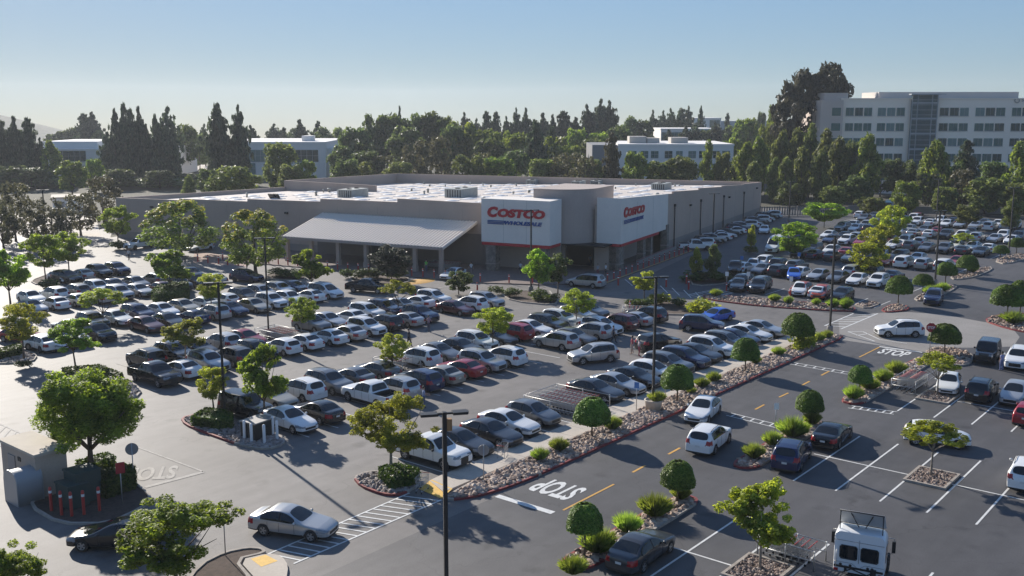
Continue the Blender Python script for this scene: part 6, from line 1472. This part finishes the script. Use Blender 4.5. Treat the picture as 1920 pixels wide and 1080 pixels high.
# grass clumps and shrubs
for i, (x, y, w, h, lb) in enumerate([
 (1012, 866, 1.0, .85, 'grass clump in the rock planter, lowest one near the walkway carts'), (1048, 848, 1.15, .9, 'grass clump in the rock planter before the first dome tree'), (1148, 808, 1.15, 1.0, 'darker round grass clump just beyond the first dome tree'),
 (1316, 728, 1.1, .8, 'grass clump in the rock planter between second and third dome trees'), (1338, 718, 1.1, .85, 'taller grass clump beside the third dome tree'), (1296, 740, .7, .5, 'small grass clump beside the second dome tree'),
 (1416, 684, .9, .8, 'grass clump just beyond the third dome tree'), (1459, 668, 1.1, .8, 'grass clump left of the last planter dome tree'), (1533, 642, 1.3, .9, 'grass clump beyond the last planter dome tree'), (1550, 636, 1.0, .8, 'grass clump at the far tip of the rock planter'), (1517, 650, 1.0, .7, 'small grass clump beside the last planter dome tree'),
 (1228, 972, 1.6, 1.3, 'large grass clump in the nearest strip beside the far dome tree'), (1176, 1002, 1.3, 1.1, 'grass clump in the middle of the nearest strip'), (1120, 1040, 1.7, 1.35, 'large grass clump beside the near stop sign'), (1276, 940, 1.0, .9, 'grass clump behind the dome tree of the nearest strip'), (1075, 1080, 1.2, .9, 'yellowish grass clump at the bottom by the red kerb'),
 (1413, 862, 1.2, 1.0, 'grass clump at the red kerb end of the middle strip'), (1448, 838, 1.2, 1.0, 'grass clump behind the dark blue SUV'), (1486, 822, 1.9, 1.4, 'large grass clump before the black sedan'), (1522, 800, 1.1, 1.1, 'grass clump at the foot of the middle strip dome tree'),
 (1600, 752, 1.3, 1.2, 'grass clump at the near end of the cart corral strip'), (1630, 733, 1.4, 1.0, 'grass clump beside the cart corral strip dome tree'), (1655, 718, 1.3, 1.1, 'grass clump in the middle of the cart corral strip'), (1680, 702, 1.5, 1.1, 'yellowish grass clump at the far part of the cart corral strip'),
 (1900, 608, 2.2, 1.3, 'large bright grass clump on the right rock island'), (1745, 555, 1.6, 1.2, 'grass clump beside the far lot lamp post'), (1767, 548, 1.5, 1.1, 'grass clump right of the far lot lamp post'), (1822, 512, 1.4, 1.1, 'grass clump in the wedge rock island'),
 (1452, 567, 1.2, .9, 'bush in the red-kerbed planter, left part'), (1478, 571, 1.0, .9, 'bush in the red-kerbed planter behind the white hatchback'), (1530, 574, .9, .8, 'bush in the red-kerbed planter behind the orange hatchback'), (1562, 578, 1.4, 1.0, 'bush in the red-kerbed planter near the lamp'), (1586, 581, 1.3, 1.3, 'upright bush at the right end of the red-kerbed planter'), (1342, 557, 1.3, .9, 'bush in the red-kerbed planter before the first parking sign')]):
    bush('tuft', lb, G(x, y), w*.85, h*1.12)
for x, y, w, h, kd, lb in [(1315, 590, 3.6, 2.0, 'yellow', 'large yellow-green bush beside the navy SUV'), (1236, 570, 2.6, 1.4, 'yellow', 'yellow-green bush behind the red bollard'), (1190, 580, 2.4, 1.3, 'dark', 'dark green bush at the foot of the young tree'), (1210, 578, 2.6, 1.2, 'dark', 'low dark bush right of the young tree'),
    (1270, 575, 2.2, 1.1, 'dark', 'dark bush between the corral and yellow-green bush'), (680, 524, 2.8, 1.6, 'bush', 'green bush behind the black pickup, left'), (705, 522, 2.4, 1.5, 'bush', 'green bush behind the black pickup, middle'), (745, 524, 2.8, 1.5, 'bush', 'green bush at the foot of the crape myrtle'), (650, 522, 1.8, 1.4, 'dark', 'dark small bush left of the black pickup'),
    (525, 519, 2.6, 1.3, 'dark', 'dark bush in the front bed, left of three'), (540, 521, 2.4, 1.3, 'dark', 'dark bush in the front bed, middle of three'), (558, 522, 2.2, 1.2, 'dark', 'dark bush in the front bed, right of three'), (960, 557, 2.0, 1.2, 'bush', 'green bush beside the front planter, left of the pair of trees'), (1010, 562, 2.6, 1.3, 'bush', 'green bush below the pair of trees'), (1032, 566, 2.2, 1.1, 'bush', 'green bush right of the pair of trees'), (932, 552, 1.6, 1.1, 'bush', 'green bush by the white pickup before the store'),
    (1310, 528, 4.0, 1.5, 'dark', 'wide dark shrub under the narrow trees'), (1345, 527, 3.6, 1.3, 'dark', 'dark shrub right of the narrow trees'), (1408, 476, 2.2, 1.4, 'bush', 'shrub at the foot of the slim column tree'), (45, 690, 1.4, .7, 'dark', 'dark low shrub beside the left edge hedge'), (90, 545, 3, 1.6, 'dark', 'dark shrub under the two left trees'), (222, 468, 3, 1.6, 'dark', 'dark shrub at the left wall corner'), (1505, 655, 2.4, 1.6, 'yellow', 'yellow-green bush behind the last planter dome tree')]:
    bush(kd, lb, G(x, y), w, h)
for i, (x, y, w, h) in enumerate([(5, 348, 12, 4), (40, 352, 11, 3.6), (75, 350, 12, 4), (110, 352, 10, 3.4), (205, 352, 11, 3.5), (240, 349, 12, 3.2), (275, 352, 10, 3.4), (310, 350, 12, 3.0), (345, 352, 11, 3.2), (385, 348, 12, 3.6), (225, 338, 13, 3.4), (265, 336, 13, 3.6), (305, 336, 13, 3.4), (340, 340, 12, 3.0), (170, 348, 11, 3.6), (140, 346, 10, 3.4)]):
    bush('dark', f'dark shrub on the bank behind the left end of the store, {ordw(i)} of the mass', G(x, y), w, h, 'dark shrubs on the bank', z=0)
# lilac sprays on the crape myrtle
V, Q = leaf_quads([(rng.gauss(0, .3)-.25, rng.gauss(0, .3), rng.uniform(.1, .8), .05) for _ in range(16)], 9000, .03, 77)

OG = [M['office_glass'], mat('office glass pale blind', (0.13, 0.21, 0.195), 0.3, spec=0.35), mat('office glass dark', (0.02, 0.055, 0.052), 0.15, spec=0.35), M['office_glass']]
# ------------------------------------------------------------------ background buildings and woods
RV = Vector((math.sin(YAW), -math.cos(YAW), 0)); FV = Vector((math.cos(YAW), math.sin(YAW), 0))
def block(name, label, px0, px1, D, ytop, deep, wallm, bands=(), turn=0.0, extra=None, ybase=None):
    """office block facing the lot. bands: (y_top_px, y_bottom_px, [(px_a, px_b, n)]) rows of windows"""
    p0 = at_depth(px0, D); a = math.atan2(RV.y, RV.x) + turn; root = empty(name, (p0.x, p0.y, 0), a)
    k = (D*math.cos(PITCH)+CAM_H*math.sin(PITCH))/F_PX; Ln = (px1-px0)*k/max(.6, math.cos(turn)); H = height_at(p0, ytop)
    mb = MB(); mb.box(0, Ln, 0, deep, -1, H-.6); mb.box(-.15, Ln+.15, -.15, deep+.15, H-.6, H); mb.build('wall', wallm, root)
    for yt, yb, runs in bands:
        zt, zb = height_at(p0, yt), height_at(p0, yb)
        for xa, xb, n in runs:
            la, lb_ = (xa-px0)*k, (xb-px0)*k; w = (lb_-la)/n
            for i in range(n):
                x0, x1 = la+w*i+(.12*w if n > 1 else 0), la+w*(i+1)-(.12*w if n > 1 else 0)
                f = MB(); f.box(x0, x1, -.10, .05, zb, zt); 
                fo = f.build('window', rng.choice(OG), root)
                g = MB()
                for q in range(1, max(2, int((x1-x0)/1.6))): xx = x0+(x1-x0)*q/max(2, int((x1-x0)/1.6)); g.box(xx-.05, xx+.05, -.14, -.10, zb, zt)
                g.box(x0, x1, -.16, -.10, zb-.12, zb); g.box(x0, x1, -.13, -.1, (zb+zt)/2-.04, (zb+zt)/2+.04); g.build('window_frame', M['mullion'], fo)
    tag(root, label, 'office building'); return root, k, Ln, H, p0
def add_box_part(info, nm, px0, px1, ytop, y0, y1, m, zb=0):
    root, k, Ln, H, p0 = info; mb = MB(); x0, x1 = (px0-px0_(info))*k, (px1-px0_(info))*k; mb.box(x0, x1, y0, y1, zb, height_at(p0, ytop)); return mb.build(nm, m, root)
PX0 = {}
def px0_(info): return PX0[info[0].name]
def B_(*a, **k): r_ = block(*a, **k); PX0[r_[0].name] = a[2]; return r_
W_ = M['office_white']
b1 = B_('office_building', 'white two-storey office with dark ribbon windows behind pines at the far left', 72, 300, 330, 279, 40, W_, [(283, 302, [(100, 164, 1), (215, 290, 1)]), (312, 323, [(70, 92, 1), (98, 118, 1), (150, 166, 1), (215, 290, 2)])])
add_box_part(b1, 'roof_storey', 74, 178, 266, 4, 30, W_, 8)
b2 = B_('office_building', 'white modern office with dark glass bands, left of the warehouse roof', 420, 612, 330, 266, 40, W_, [(281, 303, [(424, 500, 1), (545, 598, 1)]), (306, 326, [(424, 480, 1), (500, 520, 1)])])
add_box_part(b2, 'side_wing', 612, 637, 279, 3, 34, W_, 0); add_box_part(b2, 'roof_housing', 559, 578, 256, 8, 14, W_, 9)
b3 = B_('office_building', 'white two-storey office with square windows beyond the warehouse roof', 1158, 1373, 300, 270, 30, W_, [(283, 296, [(1176, 1192, 1), (1200, 1214, 1), (1219, 1233, 1), (1245, 1259, 1), (1266, 1278, 1), (1289, 1303, 1), (1309, 1323, 1), (1335, 1347, 1), (1352, 1366, 1)]), (307, 330, [(1176, 1200, 1), (1210, 1245, 2), (1250, 1300, 3), (1315, 1366, 3)])])
add_box_part(b3, 'left_wing', 1110, 1158, 272, 1, 25, mat('grey office cladding', (.2, .2, .21), .8), 0)
for xa, xb, yt in ((1183, 1215, 257), (1217, 1240, 260), (1262, 1294, 259)): add_box_part(b3, 'rooftop_unit', xa, xb, yt, 6, 12, mat('beige roof plant', (.46, .42, .37), .8), 9)
b4 = B_('office_building', 'low white building on the wooded hill, nearer one', 1238, 1340, 470, 241, 25, W_, [(248, 262, [(1240, 1278, 1)]), (244, 256, [(1312, 1336, 1)])])
b5 = B_('office_building', 'white curved-roof building on top of the wooded hill', 1299, 1350, 560, 221, 25, W_, [(225, 239, [(1329, 1348, 1)])])
add_box_part(b5, 'low_wing', 1348, 1440, 227, 2, 20, mat('pale far wall', (.42, .44, .46), .9), 0)
# five-storey office at the right
p0 = at_depth(1536, 287); TURN = R(9); D5 = 287; k5 = (D5*math.cos(PITCH)+CAM_H*math.sin(PITCH))/F_PX
ro = empty('office_tower', (p0.x, p0.y, 0), math.atan2(RV.y, RV.x) - TURN*0 + R(-4)); tag(ro, 'five-storey beige office block with a glazed central stair bay at the right', 'office building')
def X5(px): return (px-1536)*k5
def Z5(y): return height_at(p0, y)
mb = MB(); mb.box(X5(1570), X5(2060), 1.2, 28, 0, Z5(186)); mb.box(X5(1570)-.1, X5(2060), 1.0, 28.2, Z5(186), Z5(185)+.15); mb.build('wall', M['office_beige'], ro)
mb = MB(); mb.box(X5(1532), X5(1572), 0, 26, 0, Z5(188)); mb.build('corner_block', M['office_pink'], ro); mb = MB(); mb.box(X5(1540), X5(1583), 2, 20, Z5(188), Z5(174)); mb.build('stair_head', M['office_pink'], ro)
mb = MB(); mb.box(X5(1646), X5(1900), 6, 24, Z5(186), Z5(172)); mb.build('plant_screen', mat('pale roof screen', (.50, .47, .44), .85), ro)
for r_, (yt, yb) in enumerate(((202, 217), (231, 245), (259, 273), (288, 302))):
    for g in ((1578, 1628), (1636, 1687), (1748, 1802), (1812, 1867), (1877, 1932), (1942, 1996)):
        w = (g[1]-g[0])/3
        for i in range(3):
            xa, xb = X5(g[0]+w*i+1), X5(g[0]+w*(i+1)-1.6); m = MB(); m.box(xa, xb, 1.08, 1.3, Z5(yb), Z5(yt)); wo_ = m.build('window', rng.choice(OG), ro)
            m = MB(); m.box(xa-.1, xb+.1, 1.0, 1.1, Z5(yb)-.15, Z5(yb)); m.box((xa+xb)/2-.03, (xa+xb)/2+.03, 1.04, 1.08, Z5(yb), Z5(yt)); m.build('window_frame', M['mullion'], wo_)
    m = MB(); m.box(X5(1552), X5(1568), -.08, .1, Z5(yb), Z5(yt)); m.build('window', M['office_glass'], ro)
m = MB(); m.box(X5(1696), X5(1742), .2, 1.4, 1, Z5(178)); bay = m.build('stair_bay', M['tower_glass'], ro)
m = MB()
for y in np.linspace(178, 318, 16): m.box(X5(1696)-.05, X5(1742)+.05, .1, .2, Z5(y)-.06, Z5(y)+.06)
for x in (1696, 1706, 1732, 1742): m.box(X5(x)-.1, X5(x)+.1, .08, .2, 1, Z5(178))
for y in (193, 222, 250, 279): m.box(X5(1696), X5(1742), .06, .2, Z5(y)-.2, Z5(y)+.2)
m.box(X5(1692), X5(1754), -.8, 1.5, Z5(178), Z5(176)); m.build('mullion_grid', M['mullion'], bay)
for g in ((1600, 1690), (1750, 1990)):
    n = int((g[1]-g[0])/22)
    for i in range(n): m = MB(); m.box(X5(g[0]+i*22+2), X5(g[0]+i*22+18), 1.08, 1.3, Z5(338), Z5(316)); m.build('window', M['office_glass'], ro)
o = bpy.data.objects.new('wall_lettering', text_mesh('Scripps C', X5(1922)-X5(1893), Z5(184.5)-Z5(193), M['sign_back'], .1, 0, .0)); COL.objects.link(o); par(o, ro); place_text(o, Vector((X5(1893), 1.14, Z5(192.5))), (1, 0, 0), (0, 0, 1))
m = MB(); m.lathe([(.5, 0), (.72, 0), (.72, .1), (.5, .1)], 18, 0, 'y', Matrix.Translation((X5(1885), 1.02, Z5(188.5)))); m.build('wall_emblem', M['sign_back'], ro)
# far hill at the left, rise under the hill buildings
def hill(name, pts, D, deep, m):
    """ridge running across the view; pts = (px, y_top)"""
    mb = MB(); n = len(pts); v = []
    for px, yt in pts:
        p = at_depth(px, D); z = height_at(p, yt); b = ground_z(D)-4
        v += [(p.x - FV.x*deep, p.y - FV.y*deep, b), (p.x - FV.x*deep*.35, p.y - FV.y*deep*.35, b+(z-b)*.72), (p.x, p.y, z), (p.x+FV.x*deep, p.y+FV.y*deep, b)]
    mb.add(v, [(i*4+k, (i+1)*4+k, (i+1)*4+k+1, i*4+k+1) for i in range(n-1) for k in range(3)], 0, True); tag(mb.build(name, m), kind='structure')
M['hill'] = mat('scrub hillside', (0.075, 0.075, 0.045), .95, noise=[(.02, .3), (.15, .3)])
hill('hill', [(-320, 196), (-160, 199), (-60, 207), (0, 215), (30, 222), (60, 234), (90, 246), (120, 255), (170, 264)], 1450, 260, M['hill'])
hill('hill_rise', [(1080, 262), (1150, 250), (1220, 244), (1300, 240), (1400, 243), (1480, 252), (1560, 262)], 590, 130, M['hill'])
# fence and wall behind the far lot, drive beyond
fa, fb = G(1425, 405), G(1575, 404); fl = empty('rail_fence', (fa.x, fa.y, 0), math.atan2((fb-fa).y, (fb-fa).x)); Lf = (fb-fa).length; tag(fl, 'pale picket fence behind the far corner of the lot', 'fence')
mb = MB(); mb.box(0, Lf, -.04, .04, .25, .4); mb.box(0, Lf, -.04, .04, 1.7, 1.85)
for x in np.arange(.2, Lf, .55): mb.box(x, x+.28, -.06, -.04, .1, 2.0)
mb.build('picket_panel', M['wood_fence'], fl); mb = MB()
for x in np.arange(0, Lf, 4): mb.box(x-.09, x+.09, -.09, .09, 0, 2.15)
mb.build('fence_posts', M['wood_fence'], fl)
wa, wb_ = G(1590, 397), G(1960, 402); wl = empty('retaining_wall', (wa.x, wa.y, 0), math.atan2((wb_-wa).y, (wb_-wa).x)); mb = MB(); mb.box(0, (wb_-wa).length, 0, .5, -.2, 1.3); mb.build('wall_face', M['concrete_grey'], wl); mb = MB(); mb.box(-.05, (wb_-wa).length+.05, -.06, .56, 1.3, 1.42); mb.build('coping', M['kerb_grey'], wl); tag(wl, 'low grey retaining wall behind the far lot', 'wall')
for nm, P, m in (('road', [(1590, 352), (1700, 357), (1960, 366), (1960, 372), (1700, 365), (1590, 359)], 'concrete'), ('road', [(320, 310), (420, 308), (420, 318), (320, 322)], 'concrete'), ('parking_lot', [(0, 400), (180, 405), (190, 450), (0, 440)], 'concrete')):
    sheet(nm, gp(P), -.012 if nm != 'parking_lot' else .005, M[m])
bp_ = G(100, 400); sh = empty('white_shed', (bp_.x, bp_.y, 0), YAW-math.pi/2+.4); mb = MB(); mb.box(0, 6, 0, 8, 0, 3.2); mb.build('wall', M['office_white'], sh); mb = MB(); mb.prism([(-.3, -.3), (6.3, -.3), (6.3, 8.3), (-.3, 8.3)], 3.2, 3.45); mb.build('roof', M['kiosk_roof'], sh); mb = MB(); mb.box(.6, 2.4, -.04, .02, .1, 2.4); mb.build('door', M['sign_back'], sh); tag(sh, 'small white shed among the brown trees at the far left', 'shed')
KW = {'con': ('conifer', 'leaf_conifer', .13, 'conifer_tree', 'dark ragged conifer'), 'rnd': ('round', 'leaf_dark', .12, 'broadleaf_tree', 'dark broad-crowned tree'), 'lt': ('round', 'leaf_light', .14, 'broadleaf_tree', 'light green bushy tree'),
      'olv': ('column', 'leaf_olive', .10, 'upright_tree', 'olive green upright tree'), 'brn': ('sparse', 'leaf_brown', .15, 'sparse_tree', 'thin brownish tree'), 'grn': ('round', 'leaf_olive', .12, 'broadleaf_tree', 'olive green rounded tree'), 'ltc': ('column', 'leaf_light', .16, 'upright_tree', 'pale green upright tree'), 'brc': ('conifer', 'leaf_brown', .10, 'conifer_tree', 'brownish slender conifer')}
BG = [  # kind, px, top row, width px, distance
 *[('con', x, t, w, 310) for x, t, w in ((8, 217, 30), (34, 221, 28), (60, 224, 32), (-12, 225, 30), (80, 262, 24))],
 *[('rnd', x, t, w, 500) for x, t, w in ((100, 252, 26), (120, 246, 26), (138, 241, 24), (150, 250, 30), (455, 250, 30), (520, 246, 30), (545, 250, 26))], ('con', 162, 215, 26, 470), ('con', 178, 212, 24, 470), ('rnd', 190, 245, 26, 460),
 *[('con', x, t, w, 318) for x, t, w in ((223, 207, 26), (240, 197, 24), (252, 207, 22), (268, 203, 26), (206, 252, 30), (232, 240, 30), (258, 250, 32), (280, 235, 24), (298, 217, 26), (320, 207, 40))], ('rnd', 350, 238, 50, 360), ('rnd', 375, 252, 36, 380), ('con', 386, 236, 22, 400),
 ('con', 415, 197, 46, 302), ('con', 452, 204, 36, 302), ('con', 473, 238, 24, 420), ('con', 515, 235, 20, 470), ('con', 534, 240, 16, 470), ('con', 565, 226, 26, 430), ('con', 598, 229, 24, 430), ('rnd', 622, 240, 56, 420),
 ('ltc', 100, 268, 36, 300), ('lt', 136, 303, 56, 268), ('lt', 180, 299, 36, 275), ('olv', 357, 332, 34, 235), ('grn', 445, 313, 90, 225), ('grn', 528, 271, 66, 262), ('lt', 575, 302, 40, 258), ('grn', 548, 310, 50, 250), ('rnd', 395, 318, 50, 250), ('rnd', 300, 320, 50, 285), ('rnd', 225, 318, 60, 285), ('rnd', 60, 315, 70, 285), ('rnd', 20, 312, 60, 285),
 ('brn', 195, 332, 64, 200), ('brn', 30, 345, 70, 172), ('brn', 100, 372, 56, 168), ('brn', 152, 362, 62, 180), ('brn', 62, 372, 50, 160), ('brn', 8, 372, 50, 160), ('brn', 128, 390, 44, 165),
 *[('rnd', x, t, w, d) for x, t, w, d in ((668, 243, 64, 322), (690, 285, 60, 285), (706, 217, 56, 350), (732, 217, 56, 350), (782, 219, 52, 350), (808, 213, 56, 350), (834, 222, 46, 350), (848, 238, 46, 330), (640, 275, 46, 300), (760, 240, 60, 330), (650, 300, 50, 262))], ('con', 751, 202, 18, 360),
 *[('brn', x, t, w, 282) for x, t, w in ((722, 290, 56), (772, 269, 48), (800, 262, 54), (828, 258, 50), (905, 285, 40))], *[('grn', x, t, w, 268) for x, t, w in ((880, 292, 66), (750, 305, 60), (670, 305, 60), (1020, 300, 60), (1110, 300, 50))],
 ('lt', 868, 230, 58, 335), ('lt', 908, 246, 56, 330), ('lt', 940, 248, 50, 335), ('rnd', 920, 262, 60, 310), ('lt', 930, 296, 70, 275), ('rnd', 965, 285, 60, 285),
 *[('con', x, t, w, 430) for x, t, w in ((872, 215, 18), (893, 226, 16), (912, 211, 20), (930, 212, 18), (950, 222, 16), (968, 207, 18), (985, 205, 18), (1018, 214, 22), (1036, 217, 18), (1056, 211, 30), (1100, 201, 22), (1124, 191, 24), (1142, 194, 24), (1002, 226, 20), (1078, 222, 22))],
 ('con', 1003, 230, 44, 300), ('con', 1035, 240, 30, 330), ('lt', 972, 252, 54, 320), ('lt', 1042, 258, 54, 320), ('lt', 1082, 245, 50, 345), ('lt', 1122, 250, 56, 345), ('rnd', 1160, 240, 50, 380), ('brn', 1064, 285, 60, 265), ('brc', 1146, 252, 34, 262), ('lt', 1070, 275, 36, 290), ('rnd', 1110, 262, 60, 330), ('brn', 1100, 292, 44, 258), ('lt', 1190, 287, 42, 262), ('grn', 1238, 304, 56, 262), ('grn', 1277, 296, 52, 262), ('ltc', 1326, 268, 36, 262), ('grn', 1352, 288, 36, 262),
 *[('con', x, t, w, 520) for x, t, w in ((1222, 208, 16), (1241, 211, 16), (1256, 207, 18), (1275, 204, 20), (1289, 203, 18), (1312, 200, 10), (1362, 214, 10), (1420, 214, 8), (1232, 228, 18), (1305, 232, 20), (1345, 234, 18), (1218, 231, 20), (1296, 240, 16))], ('rnd', 1180, 220, 36, 470), ('rnd', 1205, 228, 40, 470), ('rnd', 1265, 228, 40, 560), ('rnd', 1375, 236, 40, 450), ('lt', 1388, 226, 36, 420), ('lt', 1405, 224, 36, 420), ('rnd', 1425, 212, 20, 540),
 ('con', 1285, 237, 20, 455), ('con', 1302, 234, 22, 455), ('con', 1340, 233, 20, 455), ('con', 1252, 244, 18, 455), ('rnd', 1322, 246, 24, 455), ('ltc', 1396, 272, 42, 262), ('ltc', 1420, 262, 46, 262), ('lt', 1440, 232, 44, 330), ('rnd', 1445, 204, 20, 340), ('lt', 1370, 262, 40, 320), ('rnd', 1385, 296, 50, 270),
 *[('olv', x, t, w, d) for x, t, w, d in ((1462, 250, 50, 262), (1490, 246, 52, 262), (1515, 240, 46, 258), (1545, 250, 46, 252), (1470, 300, 46, 240), (1500, 280, 46, 242), (1535, 285, 50, 238), (1568, 262, 46, 246), (1450, 300, 40, 244), (1412, 305, 44, 248))], ('rnd', 1590, 268, 46, 252), ('rnd', 1650, 300, 60, 262), ('ltc', 1622, 256, 52, 240), ('con', 1600, 280, 30, 250), ('rnd', 1690, 300, 50, 262), ('rnd', 1600, 330, 50, 236),
 ('ltc', 1748, 268, 56, 238), ('con', 1806, 265, 40, 250), ('rnd', 1780, 300, 56, 250), ('ltc', 1902, 272, 64, 226), ('rnd', 1860, 305, 60, 238), ('lt', 1697, 341, 56, 214), ('brn', 1735, 325, 60, 226), ('brn', 1800, 318, 60, 222), ('grn', 1845, 335, 76, 216), ('grn', 1905, 345, 60, 210), ('grn', 1770, 352, 50, 214), ('grn', 1560, 350, 50, 226), ('grn', 1640, 372, 40, 214), ('rnd', 1480, 345, 50, 232), ('rnd', 1720, 305, 50, 255),
]
ZONES = [(-50, 92, 'at the far left edge'), (92, 205, 'around the far left white office'), (205, 400, 'between the two left white offices'), (400, 640, 'around the second white office'), (640, 860, 'behind the left warehouse roof'), (860, 1000, 'behind the middle warehouse roof'),
         (1000, 1160, 'left of the middle white office'), (1160, 1380, 'around the middle white office'), (1380, 1580, 'before the dark gum tree'), (1580, 2000, 'before the five-storey office')]
CNT = {}
for kd, px, top, w, D in sorted(BG, key=lambda b: b[1]):
    kind, lm, th, nm, adj = KW[kd]; p = at_depth(px, D); H = height_at(p, top); k = (D*math.cos(PITCH)+CAM_H*math.sin(PITCH))/F_PX
    zn = next(z for a, b, z in ZONES if a <= px < b); c = CNT.get((kd, zn), 0); CNT[(kd, zn)] = c+1
    tree(nm, f'{adj} {zn}, {ordw(c)} of its kind from left', p, H, w*k*(1.2 if kd != 'con' else 1.7 if D >= 420 else 1.35)*rng.uniform(.88, 1.14), kind, lm, 'mid' if D < 205 else 'far' if D < 300 else 'wood', 100 + (px*7) % 3, th, tr=.22, group='trees standing beyond the lots', limbs=4)
p = at_depth(1515, 300); tree('gum_tree', 'tall dark gum tree with clumped crown rising above the beige office corner', p, height_at(p, 129), 122*.158, 'euc', 'leaf_gum', 'mid', 7, .06, tr=.5, group=None, rot=YAW-math.pi/2, limbs=7)
print('CARS', N_CARS, 'TREES', N_TREES)

# ------------------------------------------------------------------ air: thin haze over the whole site
hz = bpy.data.materials.new('air haze'); hz.use_nodes = True; hn = hz.node_tree; hn.nodes.clear()
ho = hn.nodes.new('ShaderNodeOutputMaterial'); hv = hn.nodes.new('ShaderNodeVolumePrincipled')
hv.inputs['Color'].default_value = (0.86, 0.92, 1.0, 1); hv.inputs['Density'].default_value = HAZE; hv.inputs['Anisotropy'].default_value = 0.3
hn.links.new(hv.outputs[0], ho.inputs['Volume'])
mb = MB(); mb.box(-1800, 1800, -1800, 1800, -60, 64); tag(mb.build('haze', hz), kind='stuff')
